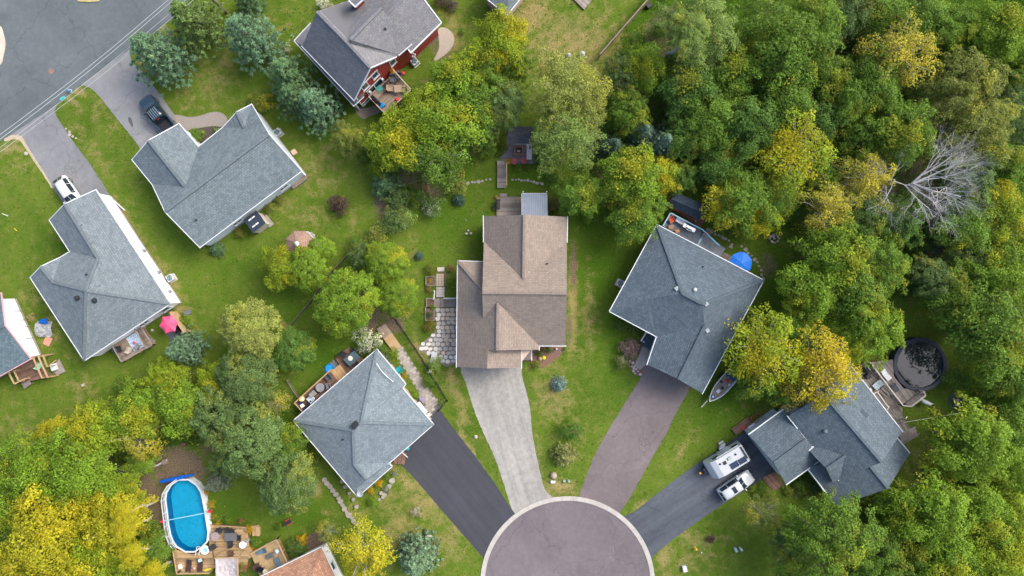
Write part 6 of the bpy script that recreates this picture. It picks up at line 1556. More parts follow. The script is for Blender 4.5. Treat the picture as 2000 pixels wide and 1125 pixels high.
t = thing('deck_stairs', 'grey timber stair on the right of the rug deck', 'steps', P(290, 668, 0)); steps(t, (285, 666), (300, 672), 3, .8, .2, 1.0, WOODG); MB().bar(P(294, 673, .9), P(305, 671, .5), .1, .06).build('handrail', WOODN, t)
sheet('slate_patio', [(311, 637), (330, 612), (350, 612), (362, 648), (338, 672), (322, 650)], .02, mat('slate', '#4a4a52', c2='#5e5e66', scale=2), z0=0)
umbrella('pink six-pointed parasol beside the white-walled house', 329.5, 633, 0, 1.15, 6, mat('parasol_pink', '#c94a70', rough=.6, var=.06), rot=.2, scallop=.22)
sc = thing('wooden_screen', 'tan wooden privacy screen right of the pink parasol', 'screen', P(348, 632, 0)); A, B = P(333, 609, 1.7), P(361, 649, 1.7)
for k in range(14): a_ = A.lerp(B, k / 14); b_ = A.lerp(B, (k + .9) / 14); MB().bar((a_.x, a_.y, .9), (b_.x, b_.y, .9), .05, 1.7).build('board', WOODN, sc)
MB().bar(A + Vector((0, 0, .08)), B + Vector((0, 0, .08)), .3, .05).build('cap', WOODN, sc)
q = P(359, 650, .3); tag(MB().box((q.x, q.y, .25), (.8, .6, .5), .5).build('planter_box', WOODB), 'brown planter box at the end of the wooden screen', 'planter')
q = P(347, 644, .3); tag(MB().box((q.x, q.y, .3), (.5, .7, .6), .5).build('storage_bin', DARK, bevel=.03), 'dark bin behind the pink parasol', 'bin')
q = P(366, 611, .3); tag(MB().box((q.x, q.y, .25), (.7, .6, .5), .5).build('metal_bin', mat('bin_grey', '#5c6063')), 'grey bin above the leafy bush at the screen', 'bin')
q = P(297, 645, .1); tag(MB().lathe((q.x, q.y, 0), [(.2, 0), (.16, .2), (.05, .24)], 7).build('garden_rock', mat('pebble', '#9c948c')), 'pale rock at the slate patio edge', 'rock')
# --- left edge house: deck, tarps, slab
dk = deck('brown deck under open timber frame at the left edge house', [(22, 722), (60, 700), (98, 736), (40, 748)], .8, ((26, 724), (70, 706)), WOODB)
for a, b in (((64, 697), (82, 738)), ((75, 697), (93, 737)), ((84, 694), (92, 716)), ((17, 728), (28, 750)), ((27, 724), (37, 745)), ((28, 750), (48, 740))):
    MB().bar(P(*a, 2.0 if a[0] > 50 else 1.7), P(*b, 2.0 if a[0] > 50 else 1.7), .16, .1).build('beam', WOODN, dk)
    for e in (a, b): q = P(*e, 2.0 if a[0] > 50 else 1.7); MB().box((q.x, q.y, q.z / 2), (.12, .12, q.z)).build('post', WOODN, dk)
chair('green plastic chair under the timber frame', 77, 714, .8, 1.2, mat('mint', '#8fc0a5')); 
q = P(52, 748, .4); t = thing('tilted_table', 'tilted grey wooden table below the left edge deck', 'table', (q.x, q.y, 0), rz=ang((42, 752), (62, 740)))
MB().mesh([(-.6, -.45, .35), (.6, -.45, .6), (.6, .45, .6), (-.6, .45, .35), (-.6, -.45, .4), (.6, -.45, .65), (.6, .45, .65), (-.6, .45, .4)], [[3, 2, 1, 0], [4, 5, 6, 7], [0, 1, 5, 4], [1, 2, 6, 5], [2, 3, 7, 6], [3, 0, 4, 7]]).build('tabletop', WOODG, t)
for sx in (-.5, .5):
    for sy in (-.35, .35): MB().box((sx, sy, .2 if sx < 0 else .28), (.06, .06, .38 if sx < 0 else .56)).build('leg', WOODG, t)
q = P(110, 718, .1); t = thing('sledge_platform', 'grey platform with white tub beside the left edge deck', 'platform', P(112, 718, 0))
A = [P(x, y, .15) for x, y in ((98, 722), (115, 701), (127, 726), (111, 733))]; MB().prism([(p.x, p.y) for p in A], 0, .15).build('platform', WOODG, t); MB().bar(P(94, 716, .3), P(110, 703, .3), .12, .08).build('handle_bar', WOODN, t)
q = P(106, 717, .4); tag(MB().box((q.x, q.y, .42), (.7, .85, .5), .3).build('white_tub', WHITE, bevel=.1), 'white plastic tub on the grey platform', 'tub')
q = P(83, 643, .3); vs = MB()
gx = np.linspace(-1.0, 1.0, 13); hts = rng.random((13, 13)); 
for i in range(12):
    for j in range(12):
        def hh(i, j):
            x, y = gx[i], gx[j]; return max(0.01, .75 * (1 - (x * x + y * y) * .62) + .28 * (hts[i, j] - .5))
        if gx[i] ** 2 + gx[j] ** 2 > 1.5: continue
        vs.poly([(q.x + gx[a], q.y + gx[b] * .95, hh(a, b)) for a, b in ((i, j), (i + 1, j), (i + 1, j + 1), (i, j + 1))])
tag(vs.build('tarp_pile', mat('tarp_grey', '#7d8288', c2='#a3a7ab', scale=2, rough=.35)), 'crumpled grey tarp over a heap beside the left edge house', 'tarp')
q = P(84, 628, .6); vs = MB()
for i in range(12):
    for j in range(12):
        def h2(i, j): return .55 + .28 * (hts[j, i] - .5) + .3 * (1 - (gx[i] ** 2 + gx[j] ** 2) * .8)
        if gx[i] ** 2 + gx[j] ** 2 > 1.2: continue
        vs.poly([(q.x + gx[a] * .5, q.y + gx[b] * .35, h2(a, b)) for a, b in ((i, j), (i + 1, j), (i + 1, j + 1), (i, j + 1))])
tag(vs.build('blue_tarp', mat('tarp_blue', '#1a63b5', rough=.35, var=.2)), 'bunched blue tarp on the grey tarp heap', 'tarp')
q = P(94, 666, 0); tag(MB().box((q.x, q.y, .06), (.85, 1.05, .12), -.45).build('pink_slab', mat('pink_slab', '#b57f70')), 'pink square slab on the grass', 'slab')
q = P(163, 752, 0); tag(MB().box((q.x, q.y, .08), (.35, .3, .16), .4).build('pale_block', mat('pebble', '#9c948c')), 'small pale block on the lower left lawn', 'block')

# --- red house deck
dk = deck('weathered timber deck at the red house', [(720, 186), (770, 142), (802, 176), (752, 220)], 1.9, ((722, 188), (768, 146)), WOOD, rails=([(720, 188), (752, 222), (803, 175), (767, 135)],), rail_m=mat('pale_rail', '#a39582'))
table('square beige table on the red house deck', 777, 173, 1.9, .1, (.85, .85), mat('beige_wicker', '#8d7b6d')); chair('rounded beige armchair left of the beige table', 764, 173, 1.9, 0, mat('beige_wicker', '#8d7b6d'), s=1.2); chair('beige armchair right of the beige table', 790, 175, 1.9, math.pi, mat('beige_wicker', '#8d7b6d'), s=1.1)
grill('dark covered grill on the red house deck', 734, 197, 1.9, -.8); q = P(746, 205, 2.4); tag(MB().box((q.x, q.y, 2.2), (.6, .5, .5), .7).build('blue_cooler', mat('bright_blue', '#1477b8'), bevel=.04), 'bright blue cooler on the red house deck', 'cooler')
chair('dark grey lounge chair under the red wall', 768, 155, 1.9, -1.5, mat('charcoal', '#4a4f54'), s=1.2); chair('grey chair beside the red house corner', 780, 150, 1.9, -1.8, mat('charcoal', '#4a4f54'))
q = P(741, 173, 1.95); tag(MB().box((q.x, q.y, 1.93), (.75, .7, .04), .65).build('door_mat', mat('mat_teal', '#3d7f7c')), 'teal door mat on the red house deck', 'mat')
q = P(776, 195, 2.2); tag(MB().lathe((q.x, q.y, 1.92), [(.2, 0), (.3, .3), (.15, .5)], 9).build('red_toy', mat('toy_red', '#b8383f')), 'red toy at the red house deck rail', 'toy')
q = P(755, 165, 2.1); tag(MB().lathe((q.x, q.y, 1.92), [(.2, 0), (.28, .35), (.2, .38)], 12).build('dark_pot', DARK), 'dark round pot on the red house deck', 'pot')
q = P(767, 140, 2.1); tag(MB().lathe((q.x, q.y, 1.92), [(.15, 0), (.25, .3), (.3, .5), (.1, .6)], 9).build('flower_pot', mat('marigold', '#a8791c')), 'pot of orange flowers at the red deck corner', 'pot')
q = P(787, 143, .4); tag(MB().lathe((q.x, q.y, 0), [(.2, 0), (.25, .5), (.1, .6)], 9).build('red_can', mat('toy_red', '#b8383f')), 'red can beside the red house deck', 'can')
sheet('gravel_apron', smooth([(694, 205), (712, 212), (735, 205), (742, 218), (720, 228), (708, 232), (695, 218)], 4, closed=True), .012, mat('apron_gravel', '#6b6159', c2='#857a70', scale=5, bump=.5))
sheet('gravel_strip', smooth([(856, 58), (872, 55), (886, 70), (884, 90), (868, 108), (848, 118), (858, 92)], 4, closed=True), .010, mat('strip_gravel', '#8d8378', c2='#a39a8e', scale=5, bump=.5))

# --- planters left of the taupe house
pt = thing('raised_planters', 'low timber planters left of the flagstone patio', 'planter', P(838, 590, 0))
for (x0, y0, x1, y1) in ((832, 540, 850, 558), (833, 583, 849, 601), (831, 601, 848, 626)):
    for a, b in (((x0, y0), (x1, y0)), ((x1, y0), (x1, y1)), ((x1, y1), (x0, y1)), ((x0, y1), (x0, y0))): MB().bar(P(*a, .15), P(*b, .15), .09, .3).build('board', WOODG, pt)
    A, B = P(x0 + 1, y0 + 1, 0), P(x1 - 1, y1 - 1, 0); MB().box(((A.x + B.x) / 2, (A.y + B.y) / 2, .11), (abs(B.x - A.x), abs(A.y - B.y), .22)).build('soil', SOIL, pt)
deck('grey plank landing above the flagstones', [(849, 583), (895, 583), (895, 600), (849, 600)], .15, ((852, 583), (852, 600)), WOODG)
q = P(860, 572, .1); pv = thing('garden_steps', 'pale paving slabs between the planters and taupe house', 'steps', P(859, 550, 0))
for r_ in range(5):
    for c_ in range(3): q = P(854.5 + c_ * 5, 537 + r_ * 4.9, .05); MB().box((q.x, q.y, .05), (.28, .27, .1)).build('slab', mat('slab_pale', '#a89c88', var=.15), pv)
for r_ in range(4): q = P(860, 563 + r_ * 5, .12); MB().box((q.x, q.y, .08), (.98, .28, .16)).build('tread', mat('pale_tread', '#a9a29a'), pv)
q = P(861, 526, .1); MB().box((q.x, q.y, .06), (.85, .5, .12)).build('top_slab', mat('pale_tread', '#a9a29a'), pv)
gt = thing('garden_gate_rail', 'white rail beside the plank landing', 'rail', P(880, 582, 0)); MB().bar(P(868, 582.5, 1.0), P(894, 582.5, 1.0), .1, .06).build('rail', WHITE, gt); MB().bar(P(849, 568, 1.0), P(847.5, 584, 1.0), .1, .06).build('rail', WHITE, gt)
for x, y in ((868, 582.5), (893, 582.5), (849, 568), (848, 584)): q = P(x, y, 0); MB().box((q.x, q.y, .5), (.09, .09, 1.0)).build('post', WHITE, gt)
lounger('white sling lounger on the flagstone patio', 846, 702, .04, ang((844, 710), (848, 693)), mat('white_sling', '#c5c8ca'))
q = P(839, 725, .4); tag(MB().box((q.x, q.y, .3), (.4, .4, .6), .2).build('white_box', WHITE, bevel=.04), 'small white box by the pale green shrub', 'box')
# --- fences
def fence(label, pts, h, m, style='wire', name='fence', zt=.07):
    P0 = P(*pts[0], 0); t = thing(name, label, 'fence', P0)
    for (a, b) in zip(pts, pts[1:]):
        A, B = P(*a, 0), P(*b, 0); L = (B - A).length; k = max(1, int(L / 2.2))
        for i in range(k + 1): q = A.lerp(B, i / k); MB().box((q.x, q.y, h / 2), (.09, .09, h)).build('post', m, t)
        MB().bar(A + Vector((0, 0, h)), B + Vector((0, 0, h)), zt, .05).build('rail', m, t); MB().bar(A + Vector((0, 0, .2)), B + Vector((0, 0, .2)), .05, .05).build('rail', m, t)
        if style == 'board':
            kb = int(L / .2)
            for i in range(kb): q0, q1 = A.lerp(B, i / kb), A.lerp(B, (i + .93) / kb); MB().bar(q0 + Vector((0, 0, h * .52)), q1 + Vector((0, 0, h * .52)), .03, h * .95).build('board', m, t)
        else:
            w = MB()
            for i in range(int(L / .12)): q = A.lerp(B, i * .12 / L); w.box((q.x, q.y, h * .55), (.012, .012, h * .8))
            for j in range(6): zz = .2 + j * (h - .25) / 5; w.bar(A + Vector((0, 0, zz)), B + Vector((0, 0, zz)), .012, .012)
            w.build('wire_mesh', BLACKM, t, kind='stuff')
    return t
fence('brown board fence at the top behind the lawn', [(1274, -6), (1168, 116)], 1.8, mat('fence_brown', '#6e6355', c2='#867a6a', scale=2), 'board', zt=.14)
fence('dark wire fence between the paver walk and flagstones', [(770, 618), (812, 680), (838, 722), (874, 782), (858, 800)], 1.0, BLACKM)
fence('dark wire fence along the middle lawn', [(690, 490), (652, 530), (608, 592), (562, 645), (535, 668)], 1.1, mat('fence_weathered', '#5d554a'))
fence('low timber garden border left of the lower balcony', [(563, 742), (585, 776)], .6, WOODG)
# --- top edge wooden platform
deck('pale timber platform cut off by the top edge', [(1114, -8), (1141, 19), (1162, -8), (1138, -30)], .25, ((1114, -8), (1141, 19)), WOODG, name='timber_platform')
# ------------------------------------------------------------------ vehicles
def loft(st):
    """st: list of (x, half width, sill z, belt z, half width at top, top z, crown)"""
    vs = []; fs = []; n = 11
    for (x, w, z0, zb, wt, zt, cr) in st:
        row = [(x, -w * .92, z0), (x, -w, z0 + .18), (x, -w, (z0 + zb) / 2 + .1), (x, -w * .97, zb), (x, -wt, zt), (x, 0, zt + cr), (x, wt, zt), (x, w * .97, zb), (x, w, (z0 + zb) / 2 + .1), (x, w, z0 + .18), (x, w * .92, z0)]
        vs += row
    for i in range(len(st) - 1):
        for k in range(n - 1): fs.append([i * n + k, (i + 1) * n + k, (i + 1) * n + k + 1, i * n + k + 1])
        fs.append([i * n + n - 1, (i + 1) * n + n - 1, (i + 1) * n, i * n])
    fs.append(list(range(n))); fs.append([(len(st) - 1) * n + k for k in range(n)][::-1])
    return vs, fs
def patch(st, i0, i1, cols, lift=.012, shrink=.06):
    """outer quads of the loft between stations i0,i1 and profile columns, lifted slightly"""
    n = 11; vs, _ = loft(st); mb = MB()
    for i in range(i0, i1):
        for c in cols:
            q = [Vector(vs[i * n + c]), Vector(vs[(i + 1) * n + c]), Vector(vs[(i + 1) * n + c + 1]), Vector(vs[i * n + c + 1])]
            nn = (q[1] - q[0]).cross(q[3] - q[0]).normalized()
            cc = sum(q, Vector()) / 4
            mid = Vector((cc.x, 0, .8))
            if (cc - mid).dot(nn) < 0: nn = -nn
            mb.poly([p + nn * lift + (cc - p) * shrink for p in q])
    return mb
def wheels(t, xs, w, r, m=DARK):
    for x in xs:
        for s in (-1, 1):
            a = MB(); y0, y1 = s * (w - .2), s * w
            prof = [(r * .6, 0), (r * .95, 0), (r, .04), (r, .18), (r * .95, .22), (r * .6, .22)]
            def ringm(prof, cx, ys):
                vs = []; fs = []; N = 18
                for rr, d in prof:
                    for k in range(N):
                        an = 2 * math.pi * k / N; vs.append((cx + rr * math.cos(an), ys + s * (d - .22), r + rr * math.sin(an)))
                for i in range(len(prof) - 1):
                    for k in range(N): fs.append([i * N + k, i * N + (k + 1) % N, (i + 1) * N + (k + 1) % N, (i + 1) * N + k])
                return vs, fs
            a.mesh(*ringm(prof, x, s * w)); wh = a.build('wheel', DARK, t)
            b = MB(); b.mesh(*ringm([(r * .6, .02), (r * .6, .2), (r * .3, .17), (.01, .17)], x, s * w)); b.build('rim', STEEL, wh)
def car(name, label, cat, px, py, head, st, cab, roofm, L, w, wxs, wr=.35, z=.7, extras=(), front_glass=True, sunroof=False):
    """head: world angle of the front; st stations rear->front"""
    p = P(px, py, z); t = thing(name, label, cat, (p.x, p.y, 0.02), rz=head)
    vs, fs = loft(st); b = MB().mesh(vs, fs).build('body', roofm, t, smooth=True)
    sub = b.modifiers.new('sub', 'SUBSURF'); sub.levels = sub.render_levels = 2
    bv = 0
    (r0, r1, f0, f1) = cab      # rear glass from r0..r1, windscreen from f0..f1
    patch(st, f0, f1, (4, 5), .02, .10).build('windscreen', GLASS, t); patch(st, r0, r1, (4, 5), .02, .10).build('rear_window', GLASS, t)
    patch(st, r1, f0, (3,), .02, .08).build('side_window', GLASS, t); patch(st, r1, f0, (6,), .02, .08).build('side_window', GLASS, t)
    wheels(t, wxs, w, wr)
    for s in (-1, 1):
        MB().box((st[f0][0] + .25, s * (w + .08), st[f0][3] + .03), (.14, .22, .14)).build('mirror', roofm, t, bevel=.03)
        MB().box((L / 2 - .22, s * w * .68, .72), (.3, .3, .1), -s * .5).build('headlight', mat('lamp_glass', '#c9d0d4', rough=.1), t, bevel=.03)
        MB().box((-L / 2 + .12, s * w * .75, .85), (.12, .26, .16)).build('tail_light', mat('tail_red', '#7a1416', rough=.2), t, bevel=.02)
    if sunroof: MB().box(((st[r1][0] + st[f0][0]) / 2 + .25, 0, st[f0][5] + .075), (.5, .78, .04)).build('sunroof', GLASS, t)
    return t
PAINT_W = mat('paint_white', '#b4babf', rough=.25, var=.02, coat=.5)
SUV = [(-2.30, .78, .35, .85, .60, .92, .02), (-2.22, .86, .28, .95, .66, 1.05, .03), (-1.95, .90, .25, 1.0, .62, 1.52, .05), (-1.0, .92, .25, 1.0, .64, 1.62, .05), (.25, .92, .25, 1.0, .63, 1.60, .05), (.45, .92, .25, 1.0, .62, 1.56, .05), (1.15, .91, .25, .96, .70, 1.03, .04), (1.8, .89, .26, .88, .66, .97, .04), (2.2, .80, .3, .74, .56, .80, .03), (2.32, .66, .35, .6, .48, .66, .02)]
car('parked_car', 'white sport utility car with black sunroof beside the caravan', 'car', 1437.5, 948.5, ang((1408, 969), (1467, 929)), SUV, (1, 2, 5, 6), PAINT_W, 4.64, .92, (-1.4, 1.42), .36, .8, sunroof=True)
SED = [(-2.2, .76, .35, .8, .58, .88, .02), (-2.1, .84, .28, .92, .64, 1.0, .03), (-1.6, .88, .25, .98, .60, 1.40, .05), (-.8, .89, .25, .98, .62, 1.52, .05), (.3, .89, .25, .98, .61, 1.50, .05), (.5, .89, .25, .96, .6, 1.46, .05), (1.2, .88, .25, .92, .68, .98, .04), (1.75, .86, .26, .84, .64, .92, .04), (2.1, .78, .3, .7, .54, .76, .03), (2.2, .66, .35, .58, .46, .62, .02)]
car('parked_car', 'white compact car nosed under the white-walled house roof', 'car', 134, 377, ang((112, 345), (158, 412)), SED, (1, 2, 5, 6), PAINT_W, 4.4, .89, (-1.35, 1.35), .34, .8)
# pickup
PAINT_D = mat('paint_dark_blue', '#1f3442', rough=.22, var=.03, coat=.6)
TRK = [(-.75, .9, .45, 1.15, .8, 1.2, .02), (-.68, .95, .42, 1.2, .72, 1.82, .05), (.1, .97, .42, 1.2, .74, 1.9, .05), (.75, .97, .42, 1.2, .72, 1.86, .05), (1.35, .96, .42, 1.14, .8, 1.22, .05), (2.1, .95, .42, 1.08, .76, 1.16, .05), (2.6, .92, .44, .98, .7, 1.06, .04), (2.82, .8, .5, .8, .62, .88, .02)]
tk = car('pickup_truck', 'dark blue pickup truck parked on the pale driveway', 'truck', 309, 226, ang((333, 258), (286, 200)), TRK, (0, 1, 3, 4), PAINT_D, 5.7, .97, (-1.75, 1.85), .42, .9)
for y in (-.88, .88): MB().box((-1.75, y, .85), (2.1, .16, .75)).build('bed_side', PAINT_D, tk, bevel=.03)
MB().box((-1.75, 0, .62), (2.0, 1.6, .06)).build('bed_floor', DARK, tk); MB().box((-2.82, 0, .85), (.1, 1.85, .72)).build('tailgate', PAINT_D, tk, bevel=.02); MB().box((-1.75, 0, .5), (2.1, 1.5, .2)).build('bed_frame', DARK, tk)
for k in range(5): MB().box((.0, -.5 + k * .25, 1.97), (1.25, .035, .03)).build('roof_stripe', mat('roof_rib', '#7f8a92', rough=.3), tk)
MB().box((-.82, 0, 1.83), (.1, .35, .06)).build('brake_light', mat('tail_red', '#7a1416'), tk)
# caravan
cv = thing('caravan', 'white caravan with solar panels on the right driveway', 'caravan', P(1420, 902, 0.02).xy.to_3d(), rz=ang((1462, 872), (1382, 920)))
p = P(1419, 900, 1.6); cv.location = (p.x, p.y, .02)
CL, CW = 2.5, 1.1
prof = [(-CL, .55), (-CL - .02, 1.3), (-CL + .1, 2.35), (-CL + .35, 2.62), (CL - 1.2, 2.62), (CL - .55, 2.35), (CL - .12, 1.6), (CL, 1.0), (CL - .2, .55)]
vs = [(x, y, z) for y in (-CW, CW) for x, z in prof]; n = len(prof)
PAINT_C = mat('caravan_white', '#a3a9ae', rough=.3, var=.04)
MB().mesh(vs, [[i, (i + 1) % n, n + (i + 1) % n, n + i] for i in range(n)] + [list(range(n))[::-1], list(range(n, 2 * n))]).build('body', PAINT_C, cv, bevel=.09)
NAVY = mat('solar_blue', '#26324a', rough=.15, var=.08)
for x0, x1, y0, y1 in ((-1.95, -1.0, .2, .85), (-.9, .1, .15, .85)): MB().box(((x0 + x1) / 2, (y0 + y1) / 2, 2.67), (x1 - x0, y1 - y0, .05)).build('solar_panel', NAVY, cv)
MB().box((-2.1, -.2, 2.68), (.18, 1.6, .08)).build('roof_rack', DARK, cv)
MB().box((-.3, -.45, 2.70), (.5, .38, .12)).build('roof_hatch', mat('hatch_white', '#8f969b'), cv, bevel=.04); MB().box((.45, -.3, 2.66), (.4, .4, .06)).build('skylight', DARK, cv)
for x, y in ((-1.15, -.5), (1.0, -.45)): MB().lathe((x, y, 2.62), [(.12, 0), (.12, .1), (.05, .12)], 12).build('roof_vent', DARK, cv)
for x, w_ in ((-1.7, .8), (1.0, .8)): MB().box((x, -CW - .01, 1.75), (w_, .04, .55)).build('side_window', GLASS, cv)
MB().box((-.75, -CW - .01, 1.4), (.7, .04, 1.6)).build('door', mat('door_white', '#b9bec1'), cv)
MB().tube([(-CL + .5, -CW - .12, 2.5), (CL - 1.5, -CW - .12, 2.5)], .09, 8).build('awning_roll', mat('awning_grey', '#8d949a'), cv)
MB().mesh([(.2, -CW - .012, 1.0), (1.5, -CW - .012, 1.25), (1.9, -CW - .012, 1.15), (.4, -CW - .012, .85)], [[0, 1, 2, 3]]).build('side_stripe', mat('stripe_blue', '#4a6580'), cv)
for k in range(2): MB().box((-.75, -CW - .35 - k * .3, .5 - k * .22), (.65, .26, .05)).build('entry_step', STEEL, cv)
wheels(cv, (-.5, .25), CW, .33)
for s in (-1, 1): MB().bar((CL - .2, s * .6, .5), (CL + .85, 0, .5), .1, .1).build('drawbar', BLACKM, cv)
for s in (-1, 1): MB().lathe((CL + .22, s * .16, .5), [(.15, 0), (.17, .2), (.15, .45), (.05, .52)], 12).build('gas_bottle', mat('bottle_grey', '#4c5055'), cv)
MB().lathe((CL + .85, 0, .55), [(.12, 0), (.15, .15), (.04, .22)], 10).build('hitch_cover', mat('yellow', '#c99a20'), cv)
MB().lathe((-CL - .28, -.1, 1.0), [(.34, -.1), (.36, 0), (.34, .12), (.1, .13)], 16).build('spare_wheel', DARK, cv)
q = P(1412, 877, .4); tag(MB().lathe((q.x, q.y, 0), [(.42, .0), (.45, .05), (.4, .4), (.44, .44), (.1, .46)], 18).build('round_stool', mat('pale_mauve', '#a5a8b8')), 'pale round table standing beside the caravan door', 'table')
# boat on its trailer
bt = thing('fishing_boat', 'aluminium fishing boat on trailer beside the slate house', 'boat', P(1405, 752, 0).xy.to_3d(), rz=ang((1430, 726), (1384, 778)))
def hull(s, z, n=9):
    pts = []
    for k in range(n):
        f = k / (n - 1); x = -2.15 + 4.5 * f; w = (.8 if f < .45 else .8 * math.cos((f - .45) / .55 * math.pi / 2) ** .75) * s; pts.append((x, w + .015, z))
    return pts
mb = MB(); ra, rb = hull(1.0, 1.25), hull(.55, .55); top = [(x, -y, z) for x, y, z in ra] + ra[::-1]; bot = [(x, -y, z) for x, y, z in rb] + rb[::-1]; n = len(top)
mb.mesh(top + bot, [[i, (i + 1) % n, n + (i + 1) % n, n + i] for i in range(n)] + [list(range(n, 2 * n))[::-1]]); mb.build('hull', mat('aluminium', '#b0b6b8', rough=.4, metal=.2, var=.1), bt)
inn = hull(.86, 1.0); mb = MB(); mb.poly([(x, -y, z) for x, y, z in inn] + inn[::-1]); mb.build('floor', mat('boat_carpet', '#7d766f', var=.25, scale=5), bt)
MB().tube([(x, -y, 1.27) for x, y, z in ra] + [(x, y, 1.27) for x, y, z in ra[::-1]] + [(ra[0][0], -ra[0][1], 1.27)], .055, 6).build('gunwale', mat('gunwale', '#c5cacb', rough=.35, metal=.1), bt)
for x, y, m_, sz in ((-.9, .0, mat('red_seat', '#a8262c'), .42), (.15, .1, DARK, .38), (-1.5, -.45, mat('navy2', '#1f3a60'), .45)):
    MB().lathe((x, y, 1.02), [(.06, 0), (.06, .2), (sz / 2, .22), (sz / 2, .32), (.05, .34)], 12).build('seat', m_, bt)
MB().box((.75, 0, 1.12), (.45, .4, .25)).build('cooler', WHITE, bt, bevel=.04); MB().box((-1.55, .3, 1.1), (.5, .6, .25)).build('battery_box', mat('navy2', '#1f3a60'), bt)
MB().box((-.35, -.45, 1.15), (.25, .3, .4)).build('console', DARK, bt); MB().box((-.7, .5, 1.06), (.25, .15, .15)).build('tackle_box', WHITE, bt)
MB().lathe((1.65, 0, 1.03), [(.25, 0), (.25, .06), (.05, .07)], 16).build('bow_pad', mat('navy2', '#1f3a60'), bt); MB().lathe((1.65, 0, 1.10), [(.15, 0), (.15, .02)], 16).build('bow_hatch', mat('pale_blue', '#a9b9cd'), bt)
MB().box((-2.4, .1, 1.35), (.42, .32, .42)).box((-2.42, .1, .8), (.16, .14, .8)).build('outboard_motor', mat('motor_grey', '#7b8a92', rough=.3), bt, bevel=.05)
MB().bar((1.4, 0, .5), (3.5, 0, .45), .1, .1).build('trailer_tongue', mat('galvanised', '#a5a59d', rough=.5, metal=.4), bt)
for s in (-1, 1): MB().bar((-2.0, s * .55, .45), (2.0, s * .12, .47), .08, .1).build('trailer_beam', MATS['galvanised'], bt)
wheels(bt, (-.9,), .98, .28)
MB().bar((2.35, 0, .5), (2.35, 0, 1.2), .08, .08).build('winch_post', MATS['galvanised'], bt)

# ------------------------------------------------------------------ pools
# blue oval above-ground pool
oval = [(348, 937), (368, 936.5), (384, 947), (393, 962), (396, 975), (401, 1000), (405.5, 1030), (407, 1040), (405, 1058), (395, 1068), (380, 1078), (362, 1078), (345, 1068), (338, 1058), (333, 1045), (329, 1025), (326, 1000), (323, 975), (325, 962), (334, 947)]
PZ = 1.25
pw = [P(x, y, PZ) for x, y in oval]
pc = sum(pw, Vector()) / len(pw)
pool = thing('swimming_pool', 'bright blue oval above-ground pool with white rim', 'pool', (pc.x, pc.y, 0))
def ringmesh(outer, inner, z0, z1):
    n = len(outer); vs = [(p.x, p.y, z0) for p in outer] + [(p.x, p.y, z1) for p in outer] + [(p.x, p.y, z1) for p in inner] + [(p.x, p.y, z0) for p in inner]
    fs = []
    for i in range(n):
        j = (i + 1) % n; fs += [[i, j, n + j, n + i], [n + i, n + j, 2 * n + j, 2 * n + i], [2 * n + i, 2 * n + j, 3 * n + j, 3 * n + i], [3 * n + i, 3 * n + j, j, i]]
    return vs, fs
ins = [Vector((v.x, v.y, 0)) for v in inset(pw, .08)]
MB().mesh(*ringmesh(pw, ins, 0, PZ)).build('wall', mat('pool_wall', '#c9d2d8'), pool)
MB().mesh(*ringmesh([Vector((v.x, v.y, 0)) for v in inset(pw, -.07)], [Vector((v.x, v.y, 0)) for v in inset(pw, .10)], PZ, PZ + .04)).build('rim', WHITE, pool)
LIN = mat('pool_liner', '#14719e', rough=.4, var=.06, scale=1.5)
MB().mesh(*ringmesh(ins, [Vector((v.x, v.y, 0)) for v in inset(pw, .1)], .05, PZ - .02)).build('liner', LIN, pool)
mb = MB(); mb.poly([(v.x, v.y, .06) for v in (ccw(inset(pw, .1)))]); mb.build('floor', mat('pool_floor', '#45afcd', rough=.4, var=.10, scale=1.2), pool)
def water_mat(name, c):
    m = bpy.data.materials.new(name); m.use_nodes = True; nt = m.node_tree; nt.nodes.clear(); L = nt.links
    out = nt.nodes.new('ShaderNodeOutputMaterial'); tr = nt.nodes.new('ShaderNodeBsdfTransparent'); tr.inputs[0].default_value = c
    gl = nt.nodes.new('ShaderNodeBsdfGlossy'); gl.inputs['Roughness'].default_value = .05
    fr = nt.nodes.new('ShaderNodeFresnel'); fr.inputs['IOR'].default_value = 1.33
    tc = nt.nodes.new('ShaderNodeTexCoord'); nz = nt.nodes.new('ShaderNodeTexNoise'); nz.inputs['Scale'].default_value = 2.2; nz.inputs['Detail'].default_value = 4
    bp = nt.nodes.new('ShaderNodeBump'); bp.inputs['Strength'].default_value = .5; bp.inputs['Distance'].default_value = .05
    L.new(tc.outputs['Object'], nz.inputs[0]); L.new(nz.outputs['Fac'], bp.inputs['Height']); L.new(bp.outputs[0], gl.inputs['Normal']); L.new(bp.outputs[0], fr.inputs['Normal'])
    mx = nt.nodes.new('ShaderNodeMixShader'); L.new(fr.outputs[0], mx.inputs[0]); L.new(tr.outputs[0], mx.inputs[1]); L.new(gl.outputs[0], mx.inputs[2]); L.new(mx.outputs[0], out.inputs[0])
    return m
mb = MB(); mb.poly([(v.x, v.y, PZ - .15) for v in ccw(inset(pw, .09))]); wt = mb.build('water', water_mat('pool_water', (.42, .86, .95, 1)), pool)
